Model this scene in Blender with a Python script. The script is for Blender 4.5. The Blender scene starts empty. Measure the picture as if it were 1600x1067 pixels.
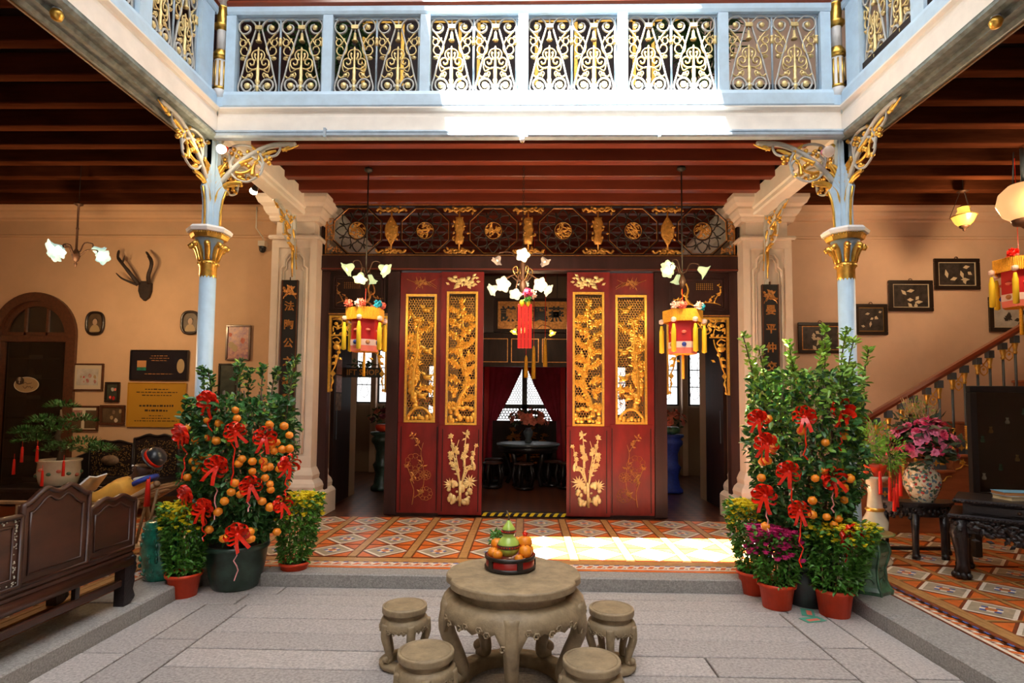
import bpy, math, random
from math import pi, sin, cos, radians as RD
from mathutils import Vector as V, Matrix as MX
SC = bpy.context.scene
COL = SC.collection
# ---------------------------------------------------------------- camera
FPX = 889.0
cam = bpy.data.cameras.new('camera'); camo = bpy.data.objects.new('camera', cam); COL.objects.link(camo)
cam.sensor_width = 36.0; cam.lens = FPX/1600*36; cam.shift_y = 48/1600; cam.clip_start = .05; cam.clip_end = 200
CR = MX.Rotation(RD(1.29), 3, 'Z') @ MX.Rotation(RD(93.3), 3, 'X') @ MX.Rotation(RD(.5), 3, 'Z')
camo.matrix_world = MX.Translation((0, 0, 1.7)) @ CR.to_4x4()
SC.camera = camo
# ---------------------------------------------------------------- light
SC.view_settings.view_transform = 'Standard'; SC.view_settings.look = 'None'
SC.view_settings.exposure = 1.72; SC.view_settings.gamma = 1; SC.view_settings.use_curve_mapping = False
w = bpy.data.worlds.new('sky'); SC.world = w; w.use_nodes = True
nt = w.node_tree; bg = nt.nodes['Background']
sky = nt.nodes.new('ShaderNodeTexSky'); sky.sky_type = 'NISHITA'; sky.sun_disc = False
sky.sun_elevation = RD(67); sky.sun_rotation = RD(200); sky.air_density = 1.2; sky.dust_density = 2
nt.links.new(sky.outputs[0], bg.inputs[0]); bg.inputs[1].default_value = .12
sl = bpy.data.lights.new('sun', 'SUN'); sl.energy = 30.0; sl.angle = RD(.6); sl.color = (1, .955, .89)
so = bpy.data.objects.new('sun', sl); COL.objects.link(so)
so.rotation_euler = V((.2, .36, -1)).to_track_quat('-Z', 'Y').to_euler()
SC.cycles.max_bounces = 8; SC.cycles.diffuse_bounces = 5; SC.cycles.glossy_bounces = 3
SC.cycles.transmission_bounces = 4; SC.cycles.transparent_max_bounces = 6
SC.cycles.sample_clamp_indirect = 6; SC.cycles.caustics_reflective = False; SC.cycles.caustics_refractive = False
# ---------------------------------------------------------------- helpers
def ray(x, y):
    return CR @ V(((x-800)/FPX, -(y-581.5)/FPX, -1))
def PY(x, y, Y):
    d = ray(x, y); return V((0, 0, 1.7)) + d*(Y/d.y)
def PZ(x, y, Z):
    d = ray(x, y); return V((0, 0, 1.7)) + d*((Z-1.7)/d.z)

class MB:
    def __init__(s): s.v = []; s.f = []; s.m = []; s.sm = []; s.M = None
    def add(s, vs, fs, m=0, sm=False):
        n = len(s.v)
        if s.M is not None: vs = [s.M @ V(p) for p in vs]
        s.v.extend([tuple(p) for p in vs])
        for f in fs: s.f.append([i+n for i in f]); s.m.append(m); s.sm.append(sm)
        return s
    def box(s, x0, x1, y0, y1, z0, z1, m=0):
        return s.add([(x0,y0,z0),(x1,y0,z0),(x1,y1,z0),(x0,y1,z0),(x0,y0,z1),(x1,y0,z1),(x1,y1,z1),(x0,y1,z1)],
              [(3,2,1,0),(4,5,6,7),(0,1,5,4),(1,2,6,5),(2,3,7,6),(3,0,4,7)], m)
    def bev(s, x0, x1, y0, y1, z0, z1, b=.01, m=0):
        # box with chamfered edges all round (top and bottom inset)
        vs = []
        for z, e in ((z0, b), (z0+b, 0), (z1-b, 0), (z1, b)):
            vs += [(x0+e,y0+e,z),(x1-e,y0+e,z),(x1-e,y1-e,z),(x0+e,y1-e,z)]
        fs = [(3,2,1,0),(12,13,14,15)]
        for k in range(3):
            for i in range(4):
                j = (i+1) % 4; fs.append((k*4+i, k*4+j, k*4+4+j, k*4+4+i))
        return s.add(vs, fs, m)
    def tube(s, pts, r, n=6, m=0, closed=False, caps=True, flat=None):
        pts = [V(p) for p in pts]; k = len(pts)
        rs = r if isinstance(r, (list, tuple)) else [r]*k
        vs = []; prev = None
        for i, p in enumerate(pts):
            if closed: t = pts[(i+1) % k]-pts[i-1]
            else: t = pts[min(i+1, k-1)]-pts[max(i-1, 0)]
            if t.length < 1e-9: t = V((0, 0, 1))
            t.normalize()
            if prev is None:
                a = V((0, 0, 1)) if abs(t.z) < .9 else V((1, 0, 0))
                u = t.cross(a).normalized()
            else:
                u = prev - t*prev.dot(t)
                u = u.normalized() if u.length > 1e-6 else t.cross(V((0, 0, 1))).normalized()
            prev = u; w2 = t.cross(u)
            for j in range(n):
                a = 2*pi*j/n; vs.append(p + (u*cos(a) + w2*sin(a))*rs[i])
        fs = []
        for i in range(k if closed else k-1):
            i2 = (i+1) % k
            for j in range(n):
                j2 = (j+1) % n; fs.append((i*n+j, i*n+j2, i2*n+j2, i2*n+j))
        if caps and not closed: fs.append(tuple(range(n))[::-1]); fs.append(tuple(range((k-1)*n, k*n)))
        if flat is not None:   # squash towards a plane: (axis index, centre, factor)
            ax, c0, fk = flat
            for q in vs: q[ax] = c0 + (q[ax]-c0)*fk
        return s.add(vs, fs, m, n > 4)
    def lathe(s, prof, n=20, c=(0, 0, 0), m=0, sm=True, sx=1, sy=1, ph=0, cap=True, mod=None):
        vs = []; k = len(prof)
        for i, (r, z) in enumerate(prof):
            for j in range(n):
                a = 2*pi*j/n+ph; rr = r if mod is None else mod(r, z, a)
                vs.append((c[0]+rr*cos(a)*sx, c[1]+rr*sin(a)*sy, c[2]+z))
        fs = []
        for i in range(k-1):
            for j in range(n):
                j2 = (j+1) % n; fs.append((i*n+j, i*n+j2, i*n+n+j2, i*n+n+j))
        if cap:
            if prof[0][0] > 1e-4: fs.append(tuple(range(n))[::-1])
            if prof[-1][0] > 1e-4: fs.append(tuple(range((k-1)*n, k*n)))
        return s.add(vs, fs, m, sm)
    def ball(s, c, r, n=8, k=6, m=0, sc=(1, 1, 1)):
        vs = [(c[0], c[1], c[2]-r*sc[2])]
        for i in range(1, k):
            b = -pi/2+pi*i/k
            for j in range(n):
                a = 2*pi*j/n; vs.append((c[0]+r*cos(b)*cos(a)*sc[0], c[1]+r*cos(b)*sin(a)*sc[1], c[2]+r*sin(b)*sc[2]))
        vs.append((c[0], c[1], c[2]+r*sc[2])); fs = []
        for j in range(n):
            j2 = (j+1) % n; fs.append((0, 1+j2, 1+j)); e = len(vs)-1; fs.append((e, e-n+j, e-n+j2))
        for i in range(k-2):
            for j in range(n):
                j2 = (j+1) % n; fs.append((1+i*n+j, 1+i*n+j2, 1+i*n+n+j2, 1+i*n+n+j))
        return s.add(vs, fs, m, True)
    def prism(s, poly, d, o=(0,0,0), u=(1,0,0), v=(0,0,1), w=(0,1,0), m=0):
        # extrude 2-D polygon (u,v) by depth d along w
        o, u, v, w = V(o), V(u), V(v), V(w); n = len(poly)
        vs = [o+u*a+v*b for a, b in poly]+[o+u*a+v*b+w*d for a, b in poly]
        fs = [tuple(range(n))[::-1], tuple(range(n, 2*n))]+[(i, (i+1) % n, n+(i+1) % n, n+i) for i in range(n)]
        return s.add(vs, fs, m)
    def sweep(s, prof, a, b, out, m=0, up=(0, 0, 1)):
        # moulding: profile (out, up) swept straight from a to b
        a, b, out, up = V(a), V(b), V(out), V(up); n = len(prof)
        vs = [a+out*p+up*q for p, q in prof]+[b+out*p+up*q for p, q in prof]
        fs = [(i, (i+1) % n, n+(i+1) % n, n+i) for i in range(n)]+[tuple(range(n))[::-1], tuple(range(n, 2*n))]
        return s.add(vs, fs, m)
    def build(s, name, mats, parent=None, loc=None):
        me = bpy.data.meshes.new(name); me.from_pydata(s.v, [], s.f)
        for x in (mats if isinstance(mats, (list, tuple)) else [mats]): me.materials.append(M[x] if isinstance(x, str) else x)
        me.polygons.foreach_set('material_index', s.m); me.polygons.foreach_set('use_smooth', s.sm); me.update()
        return ob(name, me, parent, loc)
def ob(name, me, parent=None, loc=None):
    o = bpy.data.objects.new(name, me); COL.objects.link(o)
    if parent is not None: o.parent = parent
    if loc is not None: o.location = loc
    return o
def tag(o, label, cat, group=None, kind=None):
    o['label'] = label; o['category'] = cat
    if group: o['group'] = group
    if kind: o['kind'] = kind
    return o
def thing(name, label, cat, loc=(0, 0, 0), rz=0, group=None, kind=None):
    o = bpy.data.objects.new(name, None); COL.objects.link(o); o.location = loc; o.rotation_euler = (0, 0, rz)
    o.empty_display_size = .05
    return tag(o, label, cat, group, kind)
def struct(o, label=None):
    o['kind'] = 'structure'
    if label: o['label'] = label
    return o
def copy_tree(o, parent=None):
    c = o.copy(); COL.objects.link(c); c.parent = parent
    for ch in [x for x in o.children]: copy_tree(ch, c)
    return c
def dup(o, loc, rz=None, label=None, parent=None):
    c = copy_tree(o, parent); c.location = loc
    if rz is not None: c.rotation_euler = (0, 0, rz)
    if label: c['label'] = label
    return c
def lettering(body, size, mat, parent, loc, rot=(pi/2, 0, 0), name='lettering', ext=.004, align='CENTER', sx=1, bold=0):
    c = bpy.data.curves.new(name, 'FONT'); c.body = body; c.size = size; c.extrude = ext; c.align_x = align; c.align_y = 'CENTER'; c.resolution_u = 2; c.offset = bold
    t = bpy.data.objects.new(name, c); COL.objects.link(t)
    dg = bpy.context.evaluated_depsgraph_get()
    me = bpy.data.meshes.new_from_object(t.evaluated_get(dg)); bpy.data.objects.remove(t); bpy.data.curves.remove(c)
    me.materials.clear(); me.materials.append(M[mat])
    o = ob(name, me, parent, loc); o.rotation_euler = rot; o.scale = (sx, 1, 1)
    return o
def spiral(cx, cy, r0, r1, a0, a1, n=14):
    return [(cx+(r0+(r1-r0)*i/n)*cos(a0+(a1-a0)*i/n), cy+(r0+(r1-r0)*i/n)*sin(a0+(a1-a0)*i/n)) for i in range(n+1)]
def crv(pts, k=5, closed=False):
    # Catmull-Rom through 2-D or 3-D points
    P = [V(p) for p in pts]; n = len(P); out = []
    for i in range(n if closed else n-1):
        if closed: p0, p1, p2, p3 = P[i-1], P[i], P[(i+1) % n], P[(i+2) % n]
        else: p0, p1, p2, p3 = P[max(i-1, 0)], P[i], P[i+1], P[min(i+2, n-1)]
        for j in range(k):
            t = j/k
            out.append(.5*((2*p1)+(p2-p0)*t+(2*p0-5*p1+4*p2-p3)*t*t+(3*p1-p0-3*p2+p3)*t**3))
    if not closed: out.append(P[-1])
    return out
# ---------------------------------------------------------------- materials
M = {}
def mat(name, col, rough=.6, metal=0, noise=0, scale=8, col2=None, bump=0, bscale=None, stretch=(1, 1, 1), emit=0, ecol=None, spec=.5, trans=0, coat=0, sss=0, alpha=1):
    m = bpy.data.materials.new(name); m.use_nodes = True; t = m.node_tree; b = t.nodes['Principled BSDF']
    b.inputs['Base Color'].default_value = (*col, 1); b.inputs['Roughness'].default_value = rough; b.inputs['Metallic'].default_value = metal
    b.inputs['Specular IOR Level'].default_value = spec
    if trans: b.inputs['Transmission Weight'].default_value = trans
    if coat: b.inputs['Coat Weight'].default_value = coat; b.inputs['Coat Roughness'].default_value = .15
    if alpha < 1: b.inputs['Alpha'].default_value = alpha
    if emit: b.inputs['Emission Color'].default_value = (*(ecol or col), 1); b.inputs['Emission Strength'].default_value = emit
    if noise or col2 or bump:
        tc = t.nodes.new('ShaderNodeTexCoord'); mp = t.nodes.new('ShaderNodeMapping'); mp.inputs['Scale'].default_value = stretch
        t.links.new(tc.outputs['Object'], mp.inputs[0])
        nz = t.nodes.new('ShaderNodeTexNoise'); nz.inputs['Scale'].default_value = scale; nz.inputs['Detail'].default_value = 5; nz.inputs['Roughness'].default_value = .6
        t.links.new(mp.outputs[0], nz.inputs['Vector'])
        if noise or col2:
            rp = t.nodes.new('ShaderNodeValToRGB'); rp.color_ramp.elements[0].position = .34; rp.color_ramp.elements[1].position = .68
            c2 = col2 or tuple(min(1, x*(1+noise)) for x in col); c1 = col if col2 else tuple(x*(1-noise) for x in col)
            rp.color_ramp.elements[0].color = (*c1, 1); rp.color_ramp.elements[1].color = (*c2, 1)
            t.links.new(nz.outputs['Fac'], rp.inputs[0]); t.links.new(rp.outputs[0], b.inputs['Base Color'])
        if bump:
            n2 = nz
            if bscale:
                n2 = t.nodes.new('ShaderNodeTexNoise'); n2.inputs['Scale'].default_value = bscale; n2.inputs['Detail'].default_value = 3
                t.links.new(mp.outputs[0], n2.inputs['Vector'])
            bp = t.nodes.new('ShaderNodeBump'); bp.inputs['Strength'].default_value = bump; bp.inputs['Distance'].default_value = .02
            t.links.new(n2.outputs['Fac'], bp.inputs['Height']); t.links.new(bp.outputs[0], b.inputs['Normal'])
    M[name] = m; return m
def objvar(name, amt=.25):
    # vary the base colour a little from object to object
    m = M[name]; t = m.node_tree; b = t.nodes['Principled BSDF']; s = b.inputs['Base Color']
    oi = t.nodes.new('ShaderNodeObjectInfo'); mr = t.nodes.new('ShaderNodeMapRange'); mr.inputs[3].default_value = 1-amt; mr.inputs[4].default_value = 1+amt
    hs = t.nodes.new('ShaderNodeHueSaturation'); t.links.new(oi.outputs['Random'], mr.inputs[0]); t.links.new(mr.outputs[0], hs.inputs['Value'])
    if s.is_linked: src = s.links[0].from_socket; t.links.new(src, hs.inputs['Color'])
    else: hs.inputs['Color'].default_value = s.default_value
    t.links.new(hs.outputs[0], s)
mat('granite', (.41, .375, .36), .75, noise=.28, scale=55, bump=.25, bscale=120); objvar('granite', .1)
mat('granite_kerb', (.31, .295, .28), .7, noise=.3, scale=70, bump=.25, bscale=150)
mat('joint', (.05, .045, .04), .95)
mat('tan_stone', (.29, .215, .125), .55, noise=.25, scale=14, bump=.15, bscale=60)
mat('plaster', (.66, .43, .26), .75, noise=.06, scale=2.2, bump=.06, bscale=25)
mat('plaster_rose', (.68, .47, .34), .75, noise=.06, scale=2.2, bump=.06, bscale=25)
mat('cream', (.86, .80, .72), .55, noise=.05, scale=6)
mat('pilaster', (.70, .59, .50), .65, noise=.05, scale=5)
mat('blue', (.50, .67, .82), .45, noise=.07, scale=9)
mat('gutter', (.20, .235, .22), .55, noise=.35, scale=14)
mat('bluegrey', (.36, .45, .53), .45, noise=.12, scale=12)
mat('ironblue', (.50, .50, .47), .45, noise=.08, scale=20)
mat('white', (.84, .82, .80), .5, noise=.03)
mat('gold', (.83, .50, .10), .33, .85, noise=.18, scale=25)
mat('gold_paint', (.85, .46, .07), .36, .6, noise=.2, scale=30)
mat('mid_gold', (.62, .30, .06), .42, .5, noise=.3, scale=25)
mat('old_gold', (.50, .22, .06), .42, .6, noise=.35, scale=25)
mat('pale_gold', (.80, .62, .28), .4, .35, noise=.2, scale=20)
mat('red_lacquer', (.17, .010, .008), .4, noise=.35, scale=5, stretch=(1, 1, .3), spec=.35)
mat('redbrown', (.17, .030, .014), .4, noise=.3, scale=4, stretch=(.15, 1, 1), spec=.35)
mat('darkwood', (.022, .008, .006), .5, noise=.4, scale=10, stretch=(1, 1, .2), spec=.25)
mat('plumwood', (.036, .013, .012), .45, noise=.3, scale=8, stretch=(1, 1, .2), spec=.3)
mat('joistwood', (.070, .020, .008), .6, noise=.4, scale=8, stretch=(.12, 1, 1), spec=.0)
mat('plankwood', (.014, .005, .004), .6, noise=.4, scale=8, stretch=(.12, 1, 1))
mat('rosewood', (.050, .017, .010), .35, noise=.45, scale=9, stretch=(1, .2, .6), spec=.4, coat=.1)
mat('blackwood', (.016, .012, .014), .3, noise=.4, scale=20, spec=.4, coat=.08, bump=.2, bscale=60)
mat('teak', (.26, .14, .06), .5, noise=.3, scale=12, stretch=(1, .15, 1))
mat('pearl', (.62, .60, .50), .25, .2, noise=.2, scale=40)
mat('t_orange', (.74, .17, .03), .35, noise=.25, scale=9); objvar('t_orange', .12)
mat('t_white', (.88, .76, .62), .35, noise=.12, scale=14)
mat('t_tan', (.45, .36, .24), .35, noise=.2, scale=14)
mat('t_brown', (.24, .055, .018), .35, noise=.25, scale=14)
mat('t_strip', (.50, .26, .09), .35, noise=.2, scale=14)
mat('t_blue', (.08, .13, .40), .35, noise=.15, scale=14)
mat('black', (.012, .012, .014), .4)
mat('iron', (.03, .022, .018), .5, .3)
mat('brass', (.42, .25, .08), .35, .8, noise=.15)
mat('bronze', (.060, .025, .012), .5, .4, noise=.2)
mat('terracotta', (.72, .055, .012), .45, noise=.1, scale=10)
mat('potgreen', (.022, .05, .036), .35, noise=.5, scale=9, coat=.3)
mat('potdark', (.02, .024, .028), .4, noise=.4, scale=9, coat=.3)
mat('jade', (.010, .16, .105), .22, noise=.5, scale=16, coat=.6, bump=.3, bscale=30)
mat('greenglaze', (.05, .13, .07), .3, noise=.6, scale=12, coat=.4)
mat('soil', (.03, .02, .015), .95)
mat('leaf', (.045, .155, .040), .30, noise=.5, scale=7); mat('leaf_sunlit', (.22, .42, .055), .35, noise=.3, scale=7); mat('leaf_young_sunlit', (.36, .56, .07), .4, noise=.2)  # paler crown leaf colours hold the sunlight on the young top shoots
mat('leaf_mum', (.085, .25, .032), .4, noise=.4, scale=9); mat('leaf_fern', (.20, .45, .04), .5, noise=.35, scale=12)
mat('leaf_dull', (.03, .055, .02), .5, noise=.3, scale=9)
mat('bark', (.10, .065, .04), .8, noise=.3)
mat('bamboo', (.40, .30, .14), .6)
mat('tangerine', (.86, .27, .012), .4, noise=.08, scale=40, bump=.1, bscale=90); objvar('tangerine', .12)
mat('ribbon', (.80, .025, .008), .22, noise=.15, scale=20, sss=0); mat('ribbon_stripe', (.75, .30, .30), .4)
mat('yellowflower', (.95, .74, .02), .6, noise=.15, scale=40); mat('magenta', (.62, .02, .20), .6, noise=.4, scale=30)
mat('pink', (.96, .24, .42), .55, noise=.25, scale=14); mat('deeppink', (.90, .06, .20), .55, noise=.3, scale=14); mat('crimson', (.36, .015, .02), .55, noise=.3, scale=14)
mat('salmon', (.55, .15, .10), .6, noise=.25, scale=14); mat('maroon', (.12, .012, .03), .6, noise=.3, scale=14); mat('pinkwhite', (.80, .62, .56), .6)
mat('porcelain', (.66, .62, .47), .2, noise=.08, scale=9, coat=.5)
mat('gourd', (.42, .60, .10), .3, noise=.15, scale=10, coat=.3)
mat('basket_red', (.33, .012, .010), .3, coat=.4); mat('basket_black', (.018, .012, .010), .4, noise=.5, scale=30)
mat('tassel_yellow', (.85, .62, .02), .6); mat('fringe', (.90, .43, .02), .6, noise=.2, scale=60)
mat('silk_red', (.50, .008, .012), .5); mat('tassel_red', (.85, .018, .008), .5)
mat('cyan', (.02, .42, .62), .55); mat('coral', (.82, .20, .14), .55); mat('green_bright', (.10, .42, .06), .5)
mat('yellow_paint', (.80, .55, .01), .5)
mat('plaque_gold', (.62, .33, .035), .3, .3); mat('plaque_black', (.010, .010, .018), .12, coat=.5); mat('ink', (.05, .025, .01), .6)
mat('paper', (.70, .62, .48), .7); mat('paper_dark', (.20, .13, .08), .6, noise=.5, scale=14)
mat('photo_violet', (.20, .06, .14), .35, col2=(.55, .25, .15), scale=18); mat('photo_red', (.28, .09, .08), .4, col2=(.55, .32, .26), scale=26); mat('photo_dark', (.015, .014, .014), .3, col2=(.07, .055, .05), scale=12)
mat('photo_grey', (.38, .34, .30), .4, col2=(.62, .58, .52), scale=6); mat('photo_green', (.02, .03, .025), .3, col2=(.07, .08, .06), scale=9)
mat('photo_sepia', (.07, .045, .025), .4, col2=(.14, .09, .05), scale=7); mat('skin_print', (.45, .30, .20), .5); mat('cloth_print', (.40, .28, .14), .5)
mat('frame_brown', (.09, .03, .014), .35, noise=.3, scale=20, coat=.3); mat('frame_black', (.018, .010, .008), .3, coat=.3); mat('mat_cream', (.60, .50, .36), .7)
mat('antler', (.025, .013, .009), .6, noise=.4, scale=20)
mat('skin_dark', (.075, .036, .026), .38, noise=.2); mat('shirt_yellow', (.72, .36, .05), .7, noise=.12, scale=9); mat('scarf_blue', (.02, .05, .36), .55, noise=.3, scale=30); mat('hat_black', (.014, .02, .03), .35, coat=.3); mat('trouser', (.03, .03, .05), .7)
mat('bookblue', (.16, .42, .66), .5); mat('bookorange', (.48, .22, .08), .6); mat('bookpaper', (.62, .50, .30), .8, noise=.15, scale=80, stretch=(1, 1, 12))
mat('curtain', (.36, .012, .045), .7, noise=.2, scale=6)
mat('stair', (.30, .085, .030), .35, noise=.3, scale=8, stretch=(.2, 1, 1), coat=.3); mat('rail', (.19, .035, .014), .28, noise=.25, scale=5, stretch=(.2, 1, 1), coat=.5)
mat('steelblue', (.10, .13, .16), .4, .2)
mat('conduit', (.72, .66, .56), .5)
mat('leafpaper', (.10, .40, .28), .5)
# painted porcelain: little coloured flowers over a cream glaze
mat('painted', (.66, .62, .47), .2, coat=.4)
t = M['painted'].node_tree; bs_n = t.nodes['Principled BSDF']; tcn = t.nodes.new('ShaderNodeTexCoord'); vo = t.nodes.new('ShaderNodeTexVoronoi'); vo.inputs['Scale'].default_value = 42
sp = t.nodes.new('ShaderNodeSeparateColor'); rp_ = t.nodes.new('ShaderNodeValToRGB'); rp_.color_ramp.interpolation = 'CONSTANT'
for k_, (ps, cl) in enumerate(((0, (.66, .62, .46, 1)), (.52, (.45, .05, .05, 1)), (.62, (.08, .16, .10, 1)), (.76, (.60, .40, .24, 1)), (.86, (.12, .20, .24, 1)))):
    e_ = rp_.color_ramp.elements[k_] if k_ < 2 else rp_.color_ramp.elements.new(ps)
    e_.position = ps; e_.color = cl
t.links.new(tcn.outputs['Object'], vo.inputs['Vector']); t.links.new(vo.outputs['Color'], sp.inputs[0]); t.links.new(sp.outputs[0], rp_.inputs[0]); t.links.new(rp_.outputs[0], bs_n.inputs['Base Color'])
# glass and light
def glass(name, col, alpha=.25, rough=.05):
    m = bpy.data.materials.new(name); m.use_nodes = True; t = m.node_tree; t.nodes.clear()
    o = t.nodes.new('ShaderNodeOutputMaterial'); mx = t.nodes.new('ShaderNodeMixShader'); tr = t.nodes.new('ShaderNodeBsdfTransparent'); gl = t.nodes.new('ShaderNodeBsdfGlossy')
    tr.inputs[0].default_value = (*col, 1); gl.inputs['Roughness'].default_value = rough; mx.inputs[0].default_value = alpha
    t.links.new(tr.outputs[0], mx.inputs[1]); t.links.new(gl.outputs[0], mx.inputs[2]); t.links.new(mx.outputs[0], o.inputs[0]); M[name] = m
glass('pane', (.75, .78, .78), .06); glass('pane_dark', (.35, .36, .36), .05); glass('pane_bubbly', (.30, .31, .30), .12, .35)
def lampmat(name, col, e, rough=.3): mat(name, tuple(c*.35 for c in col), rough, emit=e, ecol=col)
lampmat('glow_white', (1, .84, .52), .34); lampmat('glow_warm', (1, .55, .08), .42); lampmat('glow_green', (.80, .92, .48), .20); lampmat('glow_bulb', (1, .90, .66), 4)
lampmat('glow_teal', (.62, .90, .80), .20); lampmat('shade_frost', (.75, .55, .42), .10); lampmat('globe', (1, .50, .20), .30); lampmat('glow_tassel', (1, .85, .30), 1.2)
mt = bpy.data.materials.new('sun_diffuser'); mt.use_nodes = True; t = mt.node_tree; t.nodes.clear()  # translucent sheet of the added awning, softens the sun below
o_ = t.nodes.new('ShaderNodeOutputMaterial'); tl = t.nodes.new('ShaderNodeBsdfTranslucent'); tl.inputs[0].default_value = (.165, .167, .171, 1)
t.links.new(tl.outputs[0], o_.inputs[0]); M['sun_diffuser'] = mt
def lamp(parent, loc, e, col=(1, .72, .42), r=.05):
    l = bpy.data.lights.new('bulb', 'POINT'); l.energy = e; l.color = col; l.shadow_soft_size = r
    o = bpy.data.objects.new('bulb_light', l); COL.objects.link(o); o.parent = parent; o.location = loc; return o
# ================================================================ STRUCTURE
FZ = .12                      # raised gallery floor
KL, KR, KY = -3.0, 2.77, 5.35 # courtyard edges
rnd = random.Random(7)
fl = struct(MB().box(KL-.1, KR+.1, -6, KY+.1, -.2, -.035).build('floor_courtyard', 'joint'), 'sunken courtyard floor of long granite slabs')
rows = [KY, 5.14, 4.87, 4.58, 4.29, 4.01, 3.73, 3.45, 3.16, 2.87, 2.58, 2.2]
cuts = {5: [1.24], 9: [-.8]}
def slab(x0, x1, y0, y1, g=.007):
    zz = rnd.uniform(-.004, .0)
    MB().bev(x0+g, x1-g, y0+g, y1-g, -.06, zz, .005).build('slab', 'granite', fl)
xx = [KL, -2.2, KR]
for a, b in zip(xx, xx[1:]): slab(a, b, rows[1], rows[0])
xx = [KL, -2.45, 2.2, KR]
for a, b in zip(xx, xx[1:]): slab(a, b, rows[2], rows[1])
for k in range(2, len(rows)-1):
    xs = [-2.335]+cuts.get(k, [])+[2.12]
    for a, b in zip(xs, xs[1:]): slab(a, b, rows[k+1], rows[k])
for x0, x1, ys in ((KL, -2.68, (4.87, 3.9, 2.2)), (-2.68, -2.335, (4.87, 4.15, 2.2)), (2.12, 2.47, (4.87, 4.2, 2.2)), (2.47, KR, (4.87, 3.75, 2.2))):
    for a, b in zip(ys, ys[1:]): slab(x0, x1, b, a)
for i in range(6):
    for j in range(3): slab(KL+.96*i, KL+.96*(i+1), 2.2-2.7*(j+1), 2.2-2.7*j)
# kerb stones
kerb = struct(MB().box(KL-.40, KL-.04, -6, 5.5, -.1, .0).box(KR+.04, KR+.34, -6, 5.5, -.1, 0).box(KL, KR, KY+.04, 5.54, -.1, 0).build('kerb_base', 'joint'), 'granite step around the sunken courtyard')
for y0, y1 in ((5.56, 4.5), (4.5, 2.9), (2.9, 1.2), (1.2, -1), (-1, -6)):
    MB().bev(KL-.43, KL, y1+.004, y0-.004, -.05, FZ, .012).build('kerb_stone', 'granite_kerb', kerb)
    MB().bev(KR, KR+.36, y1+.004, y0-.004, -.05, FZ, .012).build('kerb_stone', 'granite_kerb', kerb)
xs = [KL, -2.45, 2.25, KR]
for a, b in zip(xs, xs[1:]): MB().bev(a+.004, b-.004, KY, 5.565, -.05, FZ, .012).build('kerb_stone', 'granite_kerb', kerb)
# gallery floor with encaustic tiles
gf = struct(MB().box(-9.5, KL-.2, -6, 8.6, -.2, FZ-.016).box(KR+.2, 9.5, -6, 8.6, -.2, FZ-.016).box(KL-.2, KR+.2, 5.5, 8.6, -.2, FZ-.016).build('floor_gallery', 't_brown'), 'raised gallery floor of orange and white diamond patterned tiles')
def tile_mesh(a, b):
    # a x b tile: orange corners, brown edging, white diamond frame, tan field, blue star, orange heart
    mb = MB(); z0, z1 = -.015, 0
    def dia(s, t, z, m):
        vs = [(-a*s/2, 0, z), (0, -b*s/2, z), (a*s/2, 0, z), (0, b*s/2, z)]; mb.add(vs, [(0, 1, 2, 3)], m)
    g = .004; x, y = a/2-g, b/2-g
    mb.box(-x, x, -y, y, z0, z1-.004, 3)
    # four corner triangles, orange
    for sx, sy in ((1, 1), (1, -1), (-1, -1), (-1, 1)):
        q = [(sx*x, sy*y), (sx*x*.16, sy*y), (sx*x, sy*y*.16)]
        mid = [(sx*x*.95, sy*y*.95), (sx*x*.20, sy*y*.95), (sx*x*.95, sy*y*.20)]
        if sx*sy < 0: mid = mid[::-1]
        mb.add([(p[0], p[1], z1-.003) for p in mid], [(0, 1, 2)], 0)
    dia(.985, 1, z1-.002, 1); dia(.82, 1, z1-.0015, 2); dia(.40, 1, z1-.001, 5)
    for k in range(4):
        an = pi/2*k+pi/4; c_, s_ = cos(an), sin(an)
        mb.add([(c_*.155*a-s_*.05*a, s_*.155*b+c_*.05*b, z1-.0007), (c_*.06*a-s_*.05*a, s_*.06*b+c_*.05*b, z1-.0007), (c_*.06*a+s_*.05*a, s_*.06*b-c_*.05*b, z1-.0007), (c_*.155*a+s_*.05*a, s_*.155*b-c_*.05*b, z1-.0007)], [(0, 1, 2, 3)], 1)
    dia(.22, 1, z1-.0004, 0); dia(.12, 1, z1-.0002, 4)
    o = mb.build('tile', ['t_orange', 't_white', 't_tan', 't_brown', 't_strip', 't_blue'], gf); me = o.data; bpy.data.objects.remove(o); return me
tm_b = tile_mesh(.49, .516); tm_s = tile_mesh(.47, .48)
for j in range(4):
    for i in range(-11, 12):
        x = -.34+.577*i
        if abs(x) < 7.2: ob('tile', tm_b, gf, (x, 6.22+.52*j, FZ))
sm_ = MB().box(-.041, .041, 5.965, 8.04, -.015, 0).build('tile_strip', 't_strip', gf, (-.34-.2885, 0, FZ)); sme = sm_.data
for i in range(-11, 13):
    if i: ob('tile_strip', sme, gf, (-.34-.2885+.577*i, 0, FZ))
ob('tile', tm_b, gf, (-.34-.577*12, 6.22, FZ))
s1 = MB().box(-.022, .022, 2.4, 5.94, -.015, 0).build('tile_strip', 't_strip', gf, (3.70-.26, 0, FZ)).data
s2 = MB().box(-1.6, 1.6, -.010, .010, -.015, 0).build('tile_strip', 't_strip', gf, (5.06, 5.44, FZ)).data
for i in range(6):
    for j in range(7):
        ob('tile', tm_s, gf, (3.70+.52*i, 5.68-.5*j, FZ)); ob('tile', tm_s, gf, (-3.99-.52*i, 5.68-.5*j, FZ))
    if i: ob('tile_strip', s1, gf, (3.44+.52*i, 0, FZ))
    ob('tile_strip', s1, gf, (-3.73-.52*i, 0, FZ))
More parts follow.
